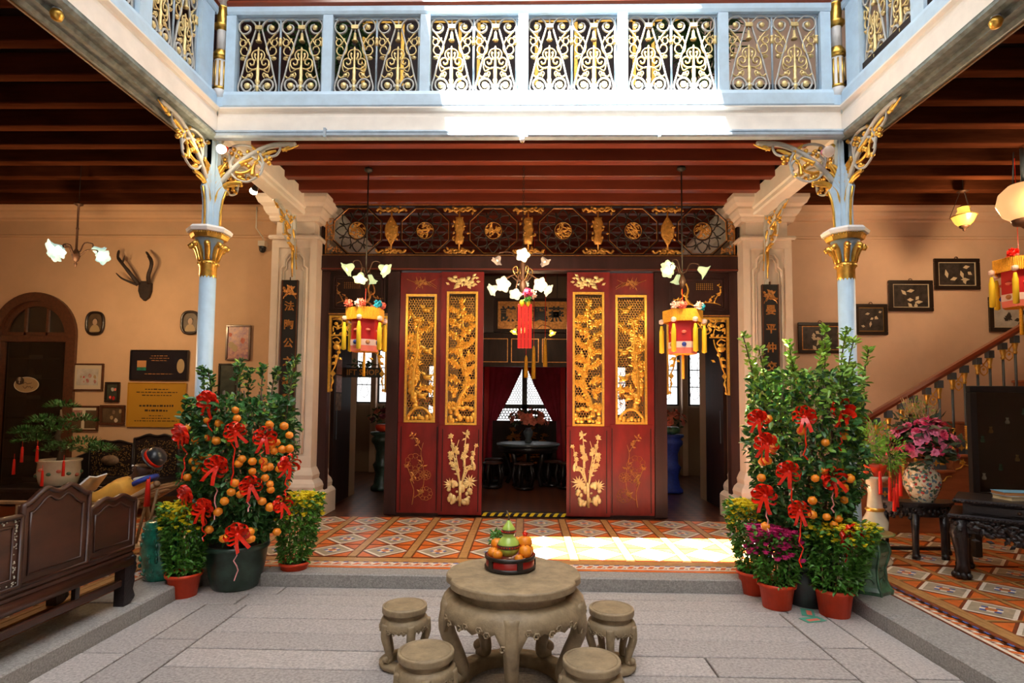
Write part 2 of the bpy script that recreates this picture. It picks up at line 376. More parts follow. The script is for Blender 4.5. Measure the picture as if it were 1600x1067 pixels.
for j in range(7):
    if j: ob('tile_strip', s2, gf, (5.06, 5.44-.5*j, FZ))
    ob('tile_strip', s2, gf, (-5.35, 5.44-.5*j, FZ))
# rope border tiles along the kerb
mb = MB(); mb.box(-.10, .10, -.075, .075, -.015, -.002, 1)
for k in (-.10, 0):
    mb.add([(k+.008, -.04, 0), (k+.055, -.04, 0), (k+.092, .035, 0), (k+.045, .035, 0)], [(0, 1, 2, 3)], 0)
    mb.add([(k+.06, -.04, 0), (k+.1, -.04, 0), (k+.1, -.01, 0)], [(0, 1, 2)], 3)
    mb.add([(k+.0, .048, 0), (k+.05, .048, 0), (k+.05, .072, 0), (k, .072, 0)], [(0, 1, 2, 3)], 2)
mb.box(-.10, .10, -.09, -.075, -.015, 0, 3)
o = mb.build('border_tile', ['t_orange', 't_white', 't_blue', 't_brown'], gf); bme = o.data; o.location = (0, 5.70, FZ)
for i in range(-17, 17):
    if i: ob('border_tile', bme, gf, (.2*i, 5.70, FZ))
for i in range(18):
    a = ob('border_tile', bme, gf, (KR+.36+.09, 5.42-.2*i, FZ)); a.rotation_euler = (0, 0, -pi/2)
    a = ob('border_tile', bme, gf, (KL-.43-.09, 5.42-.2*i, FZ)); a.rotation_euler = (0, 0, pi/2)
MB().box(-3.4, 3.2, 5.57, 5.61, -.015, 0).build('border_strip', 't_orange', gf, (0, 0, FZ)); MB().box(-3.5, 3.3, 5.79, 5.93, -.015, -.002).build('border_strip', 't_strip', gf, (0, 0, FZ))
MB().box(3.235, 3.34, 2.2, 5.6, -.015, -.002).build('border_strip', 't_brown', gf, (0, 0, FZ)); MB().box(3.345, 3.415, 2.2, 5.6, -.015, 0).build('border_strip', 't_strip', gf, (0, 0, FZ))
MB().box(-3.70, -3.63, 2.2, 5.6, -.015, 0).build('border_strip', 't_strip', gf, (0, 0, FZ))
# hall floor beyond the doors: small brown tiles
mat('hallfloor', (.10, .035, .02), .3, coat=.2)
t = M['hallfloor'].node_tree; bs = t.nodes['Principled BSDF']; tc = t.nodes.new('ShaderNodeTexCoord'); ck = t.nodes.new('ShaderNodeTexChecker'); ck.inputs['Scale'].default_value = 7
mp = t.nodes.new('ShaderNodeMapping'); mp.inputs['Rotation'].default_value = (0, 0, pi/4); t.links.new(tc.outputs['Object'], mp.inputs[0]); t.links.new(mp.outputs[0], ck.inputs[0])
ck.inputs[1].default_value = (.16, .05, .022, 1); ck.inputs[2].default_value = (.07, .022, .014, 1); t.links.new(ck.outputs[0], bs.inputs['Base Color'])
struct(MB().box(-5.2, 5.2, 8.05, 14.2, -.2, FZ-.012).build('floor_hall', 'hallfloor'), 'dark hall floor of small brown tiles')
# back wall with arched shop doorway on one side
ax, ar, az = -7.49, .60, 2.70
arc = [(ax-ar*cos(pi*i/20), az+ar*sin(pi*i/20)) for i in range(21)]
poly = [(-9.5, 0), (ax-ar, 0)]+arc+[(ax+ar, 0), (-3.3, 0), (-3.3, 4.95), (-9.5, 4.95)]
wl = struct(MB().prism(poly, .22, (0, 8.5, 0)).build('wall_back_left', 'plaster'), 'warm cream plaster wall behind the side gallery')
wr = struct(MB().box(3.4, 9.5, 8.5, 8.72, 0, 4.95).build('wall_back_right', 'plaster_rose'), 'rose cream plaster wall behind the staircase')
prof = [(0, 0), (.03, 0), (.03, .03), (.015, .045), (.015, .255), (.05, .27), (.05, .30), (.09, .33), (.11, .37), (.11, .40), (.16, .43), (.20, .50), (.20, .56), (0, .56)]
struct(MB().sweep(prof, (-9.5, 8.5, 4.22), (-3.4, 8.5, 4.22), (0, -1, 0)).build('trim_1', 'plaster'), 'moulded cornice along the top of the gallery wall')
struct(MB().sweep(prof, (9.5, 8.5, 4.22), (3.5, 8.5, 4.22), (0, -1, 0)).build('trim_2', 'plaster_rose'), 'moulded cornice along the top of the stair wall')
struct(MB().box(-9.5, ax-ar-.12, 8.46, 8.5, FZ, .34).box(ax+ar+.12, -3.6, 8.46, 8.5, FZ, .34).build('baseboard_left', 'plaster'))
# outer walls and upper storey around the well
struct(MB().box(-9.7, -9.5, -6, 8.7, 0, 9.6).build('wall_left', 'plaster'), 'outer wall beyond the side gallery')
struct(MB().box(9.5, 9.7, -6, 8.7, 0, 9.6).build('wall_right', 'plaster_rose'), 'outer wall beyond the staircase')
struct(MB().box(-9.5, 9.5, -6.2, -6, 0, 9.6).build('wall_front', 'cream'), 'wall across the courtyard')
# ceiling of the galleries: planks on joists
ce = struct(MB().box(-9.5, KL-.2, -6, 8.7, 4.83, 4.93).box(KR+.38, 9.5, -6, 8.7, 4.83, 4.93).box(KL-.2, KR+.38, 5.58, 8.7, 4.83, 4.93).build('ceiling', 'plankwood'), 'dark plank ceiling on close-set timber joists')
jm = MB().bev(-3.0, 3.0, -.06, .06, 4.62, 4.83, .008).build('joist', 'joistwood', ce, (-6.2, 8.1, 0)); j0 = jm.data
jm2 = MB().bev(-3.15, 3.15, -.06, .06, 4.62, 4.83, .008).build('joist', 'redbrown', ce, (0, 8.1, 0)).data
jys = [8.1, 7.64, 7.18, 6.73, 6.28, 5.84, 5.38, 4.9, 4.42, 3.94, 3.46, 2.98, 2.5, 2.0]
for k, y in enumerate(jys):
    if k: ob('joist', j0, ce, (-6.4, y, 0))
    ob('joist', j0, ce, (6.4, y, 0))
    if 0 < k < 6: ob('joist', jm2, ce, (0, y, 0))
# upper storey seen through the railing
uw = struct(MB().box(-9.5, -2.6, 8.5, 8.7, 4.95, 9.6).box(2.6, 9.5, 8.5, 8.7, 4.95, 9.6, 1).box(-2.6, 2.6, 8.5, 8.7, 8.0, 9.6).build('wall_upper_back', ['plumwood', 'plaster_rose']), 'upper storey wall behind the balcony')
for x in (-2.25, -1.35, -.45, .45, 1.35, 2.25):
    d = MB().bev(-.452, .452, 8.55, 8.62, 4.95, 8.0, .006).build('upper_door_leaf', 'darkwood', uw, (x, 0, 0))
    for z0, z1 in ((6.4, 7.7), (5.1, 6.25)):
        MB().box(-.33, .33, 8.53, 8.55, z0, z0+.05).box(-.33, .33, 8.53, 8.55, z1-.05, z1).box(-.33, -.28, 8.53, 8.55, z0, z1).box(.28, .33, 8.53, 8.55, z0, z1).build('moulding', 'gold_paint', d)
struct(MB().box(-9.5, -3.25, -6, 8.7, 9.5, 9.6).box(3.2, 9.5, -6, 8.7, 9.5, 9.6).box(-3.25, 3.2, 5.75, 8.7, 9.5, 9.6).build('ceiling_upper', 'plankwood'), 'upper storey ceiling')
# added unseen awning: diffuses the daylight, its open bay shapes the sun patches
hx0, hx1, hy0, hy1 = -1.88, .86, 2.44, 5.75
struct(MB().add([(-3.25, -6, 9.98), (hx0, -6, 9.98), (hx0, hy1, 9.98), (-3.25, hy1, 9.98)], [(0, 1, 2, 3)]).add([(hx1, -6, 9.98), (3.2, -6, 9.98), (3.2, hy1, 9.98), (hx1, hy1, 9.98)], [(0, 1, 2, 3)])
       .add([(hx0, -6, 9.98), (hx1, -6, 9.98), (hx1, hy0, 9.98), (hx0, hy0, 9.98)], [(0, 1, 2, 3)]).build('added_awning', 'sun_diffuser'), 'added out-of-view translucent awning over the courtyard well, its open bay shaping the sunlight')
struct(MB().box(-3.3, -3.25, -6, 5.8, 9.5, 10).box(3.2, 3.25, -6, 5.8, 9.5, 10).box(-3.3, 3.25, 5.75, 5.8, 9.5, 10).build('trim_3', 'cream'))
# pilasters
def pilaster(name, x0, x1, label, mt_):
    r = thing(name, label, 'pilaster', (0, 0, 0), kind='structure')
    yf = 7.95; w_ = x1-x0
    MB().box(x0+.05, x1-.05, yf+.02, 8.6, FZ, 4.6).box(x0, x0+.10, yf, 8.6, .951, 3.919).box(x1-.10, x1, yf, 8.6, .951, 3.919).box(x0, x1, yf, 8.6, 3.92, 4.1).box(x0, x1, yf, 8.6, .8, .95).build('shaft', mt_, r)
    # raised panel moulding with shouldered top
    a, b, c = x0+.14, x1-.14, (x0+x1)/2
    loop = [(a, 1.0), (b, 1.0), (b, 3.62), (b-.05, 3.66), (b-.05, 3.76), (b-.11, 3.84), (a+.11, 3.84), (a+.05, 3.76), (a+.05, 3.66), (a, 3.62)]
    MB().tube([(p, yf+.012, q) for p, q in loop], .022, 6, closed=True).tube([(c+(p-c)*.8, yf+.016, 2.4+(q-2.4)*.965) for p, q in loop], .014, 6, closed=True).build('panel_moulding', mt_, r)
    def ring(pr, z0, nm):
        mb = MB()
        # profile (out, up) stacked boxes following three sides
        for (o0, q0), (o1, q1) in zip(pr, pr[1:]):
            vs = []
            for o_, q in ((o0, q0), (o1, q1)): vs += [(x0-o_, 8.55, z0+q), (x0-o_, yf-o_, z0+q), (x1+o_, yf-o_, z0+q), (x1+o_, 8.55, z0+q)]
            mb.add(vs, [(0, 1, 5, 4), (1, 2, 6, 5), (2, 3, 7, 6)])
        o_, q = pr[-1]; mb.add([(x0-o_, 8.55, z0+q), (x0-o_, yf-o_, z0+q), (x1+o_, yf-o_, z0+q), (x1+o_, 8.55, z0+q)], [(0, 1, 2, 3)])
        o_, q = pr[0]; mb.add([(x0-o_, 8.55, z0+q), (x0-o_, yf-o_, z0+q), (x1+o_, yf-o_, z0+q), (x1+o_, 8.55, z0+q)], [(3, 2, 1, 0)])
        return mb.build(nm, mt_, r)
    ring([(.003, 0), (.035, .0), (.045, .03), (.035, .055), (.003, .06)], 4.04, 'neck_moulding')
    ring([(.003, 0), (.02, .0), (.04, .04), (.04, .07), (.07, .10), (.10, .16), (.10, .19), (.15, .23), (.18, .30), (.18, .36)], 4.30, 'capital')
    ring([(.16, 0), (.16, .30), (.14, .33), (.10, .36), (.11, .42), (.09, .47), (.04, .52), (.05, .58), (.03, .63), (.003, .68)], FZ, 'base')
    return r
pilaster('pilaster', -3.63, -2.98, 'panelled cream pilaster beside the tangerine tree with many fruits', 'pilaster')
pilaster('pilaster', 3.05, 3.73, 'panelled cream pilaster on the staircase side of the doorway', 'pilaster')
# ================================================================ BALCONY, COLUMNS
# --- cast iron scroll motif, local: u across, v up (m), in the x-z plane
S_ = .000952
def motif_mesh():
    g = MB()
    def T(pts, r, m, k=4, taper=None):
        for sx in (1, -1):
            P = [(sx*p[0]*S_, 0, p[1]*S_) for p in crv(pts, k)]
            n = len(P); rr = r if taper is None else [r*(1-(1-taper)*i/(n-1)) for i in range(n)]
            g.tube(P, rr, 5, m, flat=(1, 0, 1.3))
    T([(30, 760), (75, 600), (110, 480), (140, 380), (180, 200), (205, 110), (205, 50), (170, 10), (120, 6), (60, 22), (20, 60)], .0095, 0)
    T([(30, 760), (50, 815), (105, 858), (170, 855), (215, 810), (215, 745), (175, 700), (128, 704), (97, 740), (102, 785), (140, 800)], .0100, 0)
    T([(215, 740), (150, 660), (100, 590), (85, 520), (110, 455), (165, 450), (195, 490), (180, 540), (140, 545), (122, 510)], .0088, 1, taper=.7)
    T([(110, 640), (150, 570), (190, 560), (205, 600), (180, 632), (150, 620), (150, 590)], .0072, 1)
    T([(190, 632), (205, 660)], .012, 1, taper=.3)
    T([(0, 515), (45, 500), (70, 455), (55, 405), (20, 392)], .0072, 1)
    T([(20, 400), (40, 445), (22, 470)], .009, 1, taper=.4)
    T([(12, 300), (60, 290), (110, 320), (118, 380), (80, 410), (45, 390), (45, 350), (75, 340), (85, 362)], .0082, 1)
    T([(118, 380), (128, 320), (110, 260), (60, 285)], .006, 1)
    T([(175, 215), (140, 190), (105, 215), (70, 250), (55, 225), (75, 190)], .009, 1, taper=.6)
    T([(165, 415), (160, 395)], .024, 1, taper=.4)
    T([(20, 75), (60, 150), (110, 175), (160, 150), (172, 95), (140, 45), (95, 40), (65, 75), (75, 110)], .0105, 0)
    for sx in (1, -1):
        g.ball((sx*.134, 0, .732), .030, 7, 4, 1, (1, .55, 1)); g.ball((sx*.105, 0, .098), .036, 7, 4, 1, (1, .55, 1)); g.ball((sx*.090, 0, .210), .022, 6, 4, 1, (1.2, .6, .9))
        g.ball((sx*.162, 0, .395), .026, 6, 4, 1, (1.2, .6, .8)); g.ball((sx*.035, 0, .435), .018, 6, 4, 1, (.7, .6, 1.3))
    g.lathe([(.008, 0), (.010, .04), (.022, .06), (.024, .085), (.012, .10), (.020, .125), (.026, .15), (.016, .17), (.019, .28), (.012, .30), (.010, .48), (.013, .49), (.006, .52)], 8, m=1)
    g.lathe([(.030, .575), (.032, .585), (.018, .60), (.011, .67)], 8, m=1)
    g.lathe([(.007, .66), (.007, .84)], 6, m=0); g.box(-.036, .036, -.018, .018, .71, .75, 1); g.box(-.040, .040, -.016, .016, .075, .10, 0)
    o = g.build('scroll_panel', ['ironblue', 'pale_gold']); me = o.data; bpy.data.objects.remove(o); return me
motif = motif_mesh()
bl_ = MB().lathe([(.011, 0), (.011, .845)], 6).lathe([(.018, .53), (.020, .56), (.014, .60), (.020, .61), (.012, .62)], 8, m=1).build('baluster', ['bluegrey', 'pale_gold']); balm = bl_.data; bpy.data.objects.remove(bl_)
Z0, Z1 = 4.83, 5.64
def balustrade(label, L, posts, loc, rz):
    # local: runs along +x from 0 to L, front faces -y
    r = thing('balcony_balustrade', label, 'balustrade', loc, rz)
    MB().sweep([(0, 0), (.06, 0), (.075, .02), (.075, .13), (.06, .17), (-.06, .17), (-.06, 0)], (0, 0, 4.66), (L, 0, 4.66), (0, -1, 0)).build('bottom_rail', 'blue', r)
    MB().sweep([(-.05, 0), (.05, 0), (.06, .03), (.06, .08), (-.05, .08)], (0, 0, Z1), (L, 0, Z1), (0, -1, 0)).build('top_rail', 'blue', r)
    MB().sweep([(-.06, 0), (.06, 0), (.075, .03), (.06, .065), (-.06, .065)], (0, 0, Z1+.08), (L, 0, Z1+.08), (0, -1, 0)).build('handrail', 'rail', r)
    for a, b in posts: MB().bev(a, b, -.05, .05, Z0, Z1, .006).build('post', 'blue', r)
    for (a, b), (c, d) in zip(posts, posts[1:]):
        w_ = (c-b)/2
        MB().box(b, c, -.01, .01, Z1-.035, Z1).build('panel_bar', 'bluegrey', r)
        for k in range(2):
            o = ob('scroll_panel', motif, r, (b+w_*(k+.48), 0, Z0-.002)); o.scale = (min(1, w_/.45), 1, .965)
            o = ob('baluster', balm, r, (b+w_*(k+.985)-(.012 if k else 0), 0, Z0)); o.scale = (1, 1, .955)
    return r
xs = [-3.01, -2.02, -1.03, -.04, .955, 1.955, 2.96]
x0 = -3.055
balustrade('blue railing with gold scrollwork above the main doorway', 6.07, [(x-.05-x0, x+.05-x0) for x in xs], (x0, 5.56, 0), 0)
sy = [(.05, .26), (.97, 1.12), (1.95, 2.10), (2.93, 3.08), (3.91, 4.06), (4.89, 5.04), (5.87, 6.0)]
balustrade('blue railing with gold scrollwork above the wooden bench side', 6.0, [(6-b, 6-a) for a, b in sy][::-1], (-3.20, 5.5-6, 0), pi/2)
balustrade('blue railing with gold scrollwork above the staircase side', 6.0, sy, (3.17, 5.5, 0), -pi/2)
# --- fascia beams and gutters
fp = [(-.3, .0), (0, 0), (.0, .16), (-.012, .20), (-.006, .22), (.03, .235), (.03, .25), (-.3, .25)]
gp = [(-.3, 0), (.03, 0), (.045, .015), (.045, .04), (.03, .045), (.04, .055), (.03, .075), (-.3, .075)]
bf = struct(MB().sweep([(max(p, -.06), q) for p, q in fp], (-3.12, 5.52, 4.415), (3.10, 5.52, 4.415), (0, -1, 0)).build('beam_back', 'cream'), 'cream fascia beam under the main balcony')
bl = struct(MB().sweep(fp, (-3.12, 5.52, 4.415), (-3.12, -6, 4.415), (1, 0, 0)).build('beam_left', 'cream'), 'cream fascia beam above the wooden bench side')
br = struct(MB().sweep(fp, (3.10, -6, 4.415), (3.10, 5.52, 4.415), (-1, 0, 0)).build('beam_right', 'cream'), 'cream fascia beam above the staircase side')
for nm, par, a, b, o_ in (('gutter', bf, (-3.16, 5.50, 4.34), (3.14, 5.50, 4.34), (0, -1, 0)), ('gutter', bl, (-3.14, 5.54, 4.34), (-3.14, -6, 4.34), (1, 0, 0)), ('gutter', br, (3.12, -6, 4.34), (3.12, 5.54, 4.34), (-1, 0, 0))):
    if par is bf: MB().sweep([(max(p, -.04), q) for p, q in gp], a, b, o_).build(nm, 'bluegrey', par)
    else:
        gs = [(-.24, -.02), (-.20, -.03), (-.185, .0), (-.13, .0), (-.12, -.02), (-.085, -.02), (-.075, .01), (-.03, .012), (-.02, -.005), (.02, .0), (.045, .02), (.045, .04), (.03, .05), (.035, .06), (.02, .075), (-.24, .075)]
        MB().sweep(gs, a, b, o_).build(nm, 'gutter', par)
        MB().sweep([(-.26, -.03), (-.245, -.03), (-.245, .28), (-.26, .28)], a, b, o_).build('gutter_lip', 'gold_paint' if 0 else 'teak', par)
for x in (-2.0, 0.0, 1.3): MB().box(x-.012, x+.012, 5.44, 5.50, 4.33, 4.425).build('gutter_joint', 'bluegrey', bf)
# beams from the columns back to the pilasters
bp_ = [(-.11, 0), (-.09, -.02), (.09, -.02), (.11, 0), (.11, .05), (.13, .07), (.13, .3), (-.13, .3), (-.13, .07), (-.11, .05)]
for k, x in enumerate((-3.25, 3.28)):
    struct(MB().sweep(bp_, (x, 5.7, 4.40), (x, 7.95, 4.40), (1, 0, 0)).build('beam_side', 'cream'), ['cream beam from column to pilaster over the fruit-laden tree', 'cream beam from column to pilaster by the staircase'][k])
# --- bracket mesh, local: x out from the post, z down from beam soffit (0)
def bracket_mesh(k=1.0):
    g = MB(); q = .00152*k
    def c(p): return ((p[0]-480)*q, 0, (310-p[1])*q)
    def T(pts, r, m, kk=5, taper=None):
        P = [c(p) for p in crv(pts, kk)]; n = len(P); r = r*(1.35 if m else 1)
        g.tube(P, r if taper is None else [r*(1-(1-taper)*i/(n-1)) for i in range(n)], 6, m)
    T([(455, 760), (475, 670), (540, 560), (640, 450), (760, 365), (880, 322), (1020, 318)], .026*k, 0)
    T([(600, 490), (585, 440), (620, 395), (680, 385), (760, 420), (800, 470), (780, 530), (700, 572), (630, 555), (590, 515)], .014*k, 0, taper=.8)
    T([(785, 500), (808, 440), (770, 370), (720, 335), (660, 322), (600, 332), (560, 365)], .014*k, 0)
    T([(590, 500), (575, 430), (575, 380), (545, 345), (530, 325)], .013*k, 0)
    T([(770, 372), (830, 400), (890, 390), (915, 350), (910, 325)], .012*k, 0)
    T([(780, 375), (740, 345), (720, 325)], .018*k, 1, taper=.5)
    T([(930, 356), (985, 345), (1040, 322)], .013*k, 1, taper=.25); T([(945, 352), (975, 330), (1005, 318)], .012*k, 1, taper=.3); T([(950, 362), (960, 340), (975, 330)], .014*k, 1, taper=.3)
    T([(470, 770), (500, 690), (515, 640), (560, 595), (610, 580), (665, 582)], .026*k, 1, taper=.5)
    T([(515, 640), (560, 610), (640, 600)], .014*k, 1, taper=.3)
    T([(482, 690), (490, 560), (510, 520), (555, 445)], .026*k, 1, taper=.5); T([(490, 600), (520, 540), (550, 510)], .022*k, 1, taper=.4); T([(488, 510), (520, 470), (560, 470)], .020*k, 1, taper=.4)
    T([(620, 510), (660, 515), (710, 500), (735, 470)], .015*k, 1, taper=.5); T([(650, 450), (690, 430), (735, 410)], .024*k, 1, taper=.3); T([(735, 530), (740, 470), (755, 440)], .018*k, 1, taper=.3)
    T([(640, 540), (660, 552), (690, 560)], .016*k, 1, taper=.4); T([(750, 445), (775, 420), (770, 390)], .016*k, 1, taper=.4); T([(800, 395), (850, 370), (890, 360)], .018*k, 1, taper=.4)
    T([(520, 330), (540, 345), (560, 350)], .018*k, 1, taper=.4)
    for p in ((605, 352), (640, 372), (590, 380), (700, 368), (625, 400), (845, 445), (820, 425), (850, 412), (690, 455), (665, 440), (710, 470), (655, 385), (655, 545), (770, 530)): g.ball(c(p), .024*k, 6, 5, 1)
    o = g.build('bracket', ['ironblue', 'gold']); me = o.data; bpy.data.objects.remove(o); return me
brk = bracket_mesh()
def column(x, label, side):
    y = 5.60
    r = thing('iron_column', label, 'column', (x, y, FZ))
    g = MB()   # base plinth and shaft
    g.lathe([(.17, 0), (.17, .10), (.15, .12), (.13, .16), (.14, .20), (.10, .26), (.085, .32), (.078, .7), (.076, 2.84)], 20)
    g.build('shaft', 'bluegrey' if 0 else 'blue', r)
    g = MB(); g.lathe([(.074, 2.84), (.080, 2.85), (.080, 2.94), (.088, 2.95), (.094, 2.97), (.088, 2.99), (.078, 3.0)], 20)
    for k in range(16):
        a = 2*pi*k/16; g.ball((.092*cos(a), .092*sin(a), 2.97), .012, 5, 4); g.add([(.081*cos(a-.18), .081*sin(a-.18), 2.85), (.081*cos(a+.18), .081*sin(a+.18), 2.85), (.079*cos(a), .079*sin(a), 2.82)], [(0, 1, 2)])
    g.build('collar', 'gold', r)
    MB().lathe([(.072, 3.0), (.078, 3.08), (.10, 3.16), (.135, 3.22)], 16).build('capital_bell', 'bluegrey', r)
    for k in range(8):
        a = 2*pi*k/8+pi/8; g = MB(); u = V((cos(a), sin(a), 0))
        g.tube([u*.080+V((0, 0, 3.0)), u*.090+V((0, 0, 3.06)), u*.11+V((0, 0, 3.12)), u*.150+V((0, 0, 3.16)), u*.168+V((0, 0, 3.14)), u*.160+V((0, 0, 3.115))], [.020, .026, .028, .030, .028, .016], 6)
        g.ball(u*.155+V((0, 0, 3.145)), .030, 6, 5); g.build('capital_leaf', 'gold', r)
    g = MB(); g.lathe([(.13, 3.215), (.165, 3.22), (.18, 3.255), (.165, 3.27)], 8, ph=pi/8, sm=False)
    for k in range(8):
        a0 = 2*pi*k/8+pi/8; p0 = V((.178*cos(a0), .178*sin(a0), 3.262)); p1 = V((.178*cos(a0+pi/4), .178*sin(a0+pi/4), 3.262))
        for j in range(6): g.ball(p0.lerp(p1, (j+.5)/6), .011, 5, 4)
    g.build('capital_band', 'gold', r)
    MB().lathe([(.165, 3.268), (.205, 3.275), (.215, 3.305), (.19, 3.33)], 8, ph=pi/8, sm=False).build('abacus', 'white', r)
    # upper post with flared edges up to the beam
    g = MB(); g.box(-.055, .055, -.055, .055, 3.33, 4.30)
    for sx in (1, -1):
        g.box(sx*.055, sx*.062, -.02, .02, 3.33, 4.3); g.box(-.02, .02, -.062, -.055, 3.33, 4.3)
    g.build('upper_post', 'blue', r)
    d = 1 if side < 0 else -1
    prof = [(.05, 3.33), (.095, 3.33), (.10, 3.5), (.115, 3.62), (.15, 3.72), (.13, 3.76), (.055, 4.0)]
    MB().prism([(d*a, b) for a, b in prof], .05, (0, -.025, 0)).build('flare', 'blue', r)
    MB().prism([(-a, b) for a, b in prof], .05, (-.025, 0, 0), (0, 1, 0), (0, 0, 1), (1, 0, 0)).build('flare', 'blue', r)
    MB().tube([(d*(a+.004), 0, b) for a, b in prof[1:5]], .012, 5).build('gold_edge', 'gold', r)
    MB().tube([(0, -(a+.004), b) for a, b in prof[1:5]], .012, 5).build('gold_edge', 'gold', r)
    o = ob('scroll_bracket', brk, r, (d*.03, 0, 4.22)); o.rotation_euler = (0, 0, 0 if d > 0 else pi)
    o = ob('scroll_bracket', brk, r, (0, -.03, 4.22)); o.rotation_euler = (0, 0, -pi/2)
    o = ob('scroll_bracket', brk, r, (0, .03, 4.22)); o.rotation_euler = (0, 0, pi/2)
    return r
column(-3.20, 'pale blue iron column with gold capital rising behind the fruit-laden tangerine tree', -1)
column(3.15, 'pale blue iron column with gold capital rising beside the staircase', 1)
# upper gallery posts: white and gold, standing on the balcony corners
def upper_col(x, label):
    r = thing('gallery_post', label, 'post', (x, 5.60, 4.68))
    MB().lathe([(.075, .10), (.075, .20), (.070, .21), (.066, .5), (.060, .54)], 14).lathe([(.052, .62), (.050, .85), (.046, .88)], 14).lathe([(.045, 1.1), (.045, 4.6)], 14).build('shaft', 'white', r)
    MB().box(-.09, .09, -.09, .09, 0, .10).build('plinth', 'blue', r)
    g = MB()
    for z in (.22, .54): g.lathe([(.072, z-.015), (.080, z), (.072, z+.015)], 14)
    for k in range(10):
        a = 2*pi*k/10; g.tube([(.071*cos(a), .071*sin(a), .23), (.065*cos(a), .065*sin(a), .50)], .009, 5)
    g.lathe([(.068, .53), (.092, .55), (.085, .58), (.062, .62), (.056, .63)], 14)
    g.build('gold_band', 'gold', r); g = MB()
    g.lathe([(.050, .84), (.088, .88), (.080, .90), (.055, .92), (.058, 1.08), (.064, 1.09), (.045, 1.10)], 14)
    g.build('gold_band', 'gold', r); return r
upper_col(-3.15, 'white and gold gallery post at the railing corner over the bench side'); upper_col(3.11, 'white and gold gallery post at the railing corner over the staircase side')
# wall brackets on the pilasters
for k, x in enumerate((-3.30, 3.36)):
    r = thing('wall_bracket', ['gilded scroll bracket under the beam on the pilaster by the stag antlers', 'gilded scroll bracket under the beam on the pilaster by the staircase'][k], 'bracket', (x, 7.93, 4.38))
    o = ob('scroll', brk, r, (0, .02, 0)); o.rotation_euler = (0, 0, -pi/2); o.scale = (.85, 1, 1.1)
    MB().prism([(0, 0), (-.05, 0), (-.05, -.75), (-.035, -.92), (-.01, -.98), (0, -.98)], .05, (-.025, .01, 0), (0, 1, 0), (0, 0, 1), (1, 0, 0)).build('stem', 'ironblue', r)
    MB().tube([(0, -.055, -.45), (0, -.06, -.7), (0, -.045, -.90)], [.022, .016, .008], 6).build('gold_edge', 'gold', r)
# ================================================================ DOOR SCREEN
YD = 8.2
def leafq(g, x, z, a, l, w_, y=0, m=0, h=.006):
    c_, s_ = cos(a), sin(a)
    def p(u, v, d): return (x+u*c_-v*s_, y-d, z+u*s_+v*c_)
    g.add([p(0, 0, 0), p(l*.45, w_/2, 0), p(l, 0, 0), p(l*.45, -w_/2, 0), p(l*.45, 0, h)], [(0, 4, 1), (1, 4, 2), (2, 4, 3), (3, 4, 0)], m)
def flowerq(g, rg, x, z, r, y=0, m=0, n=5):
    a0 = rg.uniform(0, 6)
    for k in range(n): leafq(g, x, z, a0+2*pi*k/n, r, r*.95, y, m, r*.3)
    g.ball((x, y-r*.2, z), r*.28, 5, 4, m)
def twig(g, rg, pts, r0, r1, y=0, m=0, leaves=0, flowers=0, ls=.05, fs=.03, k=5):
    P = crv(pts, k); n = len(P)
    g.tube([(p[0], y-.003, p[1]) for p in P], [r0+(r1-r0)*i/(n-1) for i in range(n)], 5, m)
    for _ in range(leaves):
        p = rg.choice(P[n//5:]); leafq(g, p[0], p[1], rg.uniform(0, 2*pi), ls*rg.uniform(.7, 1.3), ls*.5, y-.004, m, ls*.15)
    for _ in range(flowers):
        p = rg.choice(P[n//3:]); flowerq(g, rg, p[0]+rg.uniform(-.02, .02), p[1]+rg.uniform(-.02, .02), fs*rg.uniform(.7, 1.25), y-.008, m)
def rocks(g, rg, x0, x1, z0, z1, n, y, m=0):
    for _ in range(n): g.ball((rg.uniform(x0, x1), y, rg.uniform(z0, z1)), rg.uniform(.02, .045), 6, 4, m, (1, .4, rg.uniform(.8, 1.7)))
# ---- lattice of small hexagons with gold tree, panel size w x h, centred x, bottom z=0
def lattice(w_, h_, s=.021, r=.0026):
    g = MB(); dx = s*math.sqrt(3); dz = s*1.5
    def seg(a, b):
        d = V((b[0]-a[0], 0, b[1]-a[1])); n = V((-d.z, 0, d.x)).normalized()*r
        vs = [V((a[0], 0, a[1]))+n, V((a[0], 0, a[1]))-n, V((b[0], 0, b[1]))-n, V((b[0], 0, b[1]))+n]; vs += [q+V((0, .008, 0)) for q in vs]
        g.add(vs, [(0, 1, 2, 3), (7, 6, 5, 4), (0, 3, 7, 4), (1, 5, 6, 2)])
    j = 0; z = 0
    while z < h_+s:
        x = -w_/2-(dx/2 if j % 2 else 0)
        while x < w_/2+dx:
            c = (x, z)
            pts = [(c[0]+s*cos(pi/2+pi/3*k), c[1]+s*sin(pi/2+pi/3*k)) for k in range(4)]
            for a, b in zip(pts, pts[1:]):
                if all(abs(q[0]) <= w_/2 and 0 <= q[1] <= h_ for q in (a, b)): seg(a, b)
            x += dx
        z += dz; j += 1
    return g
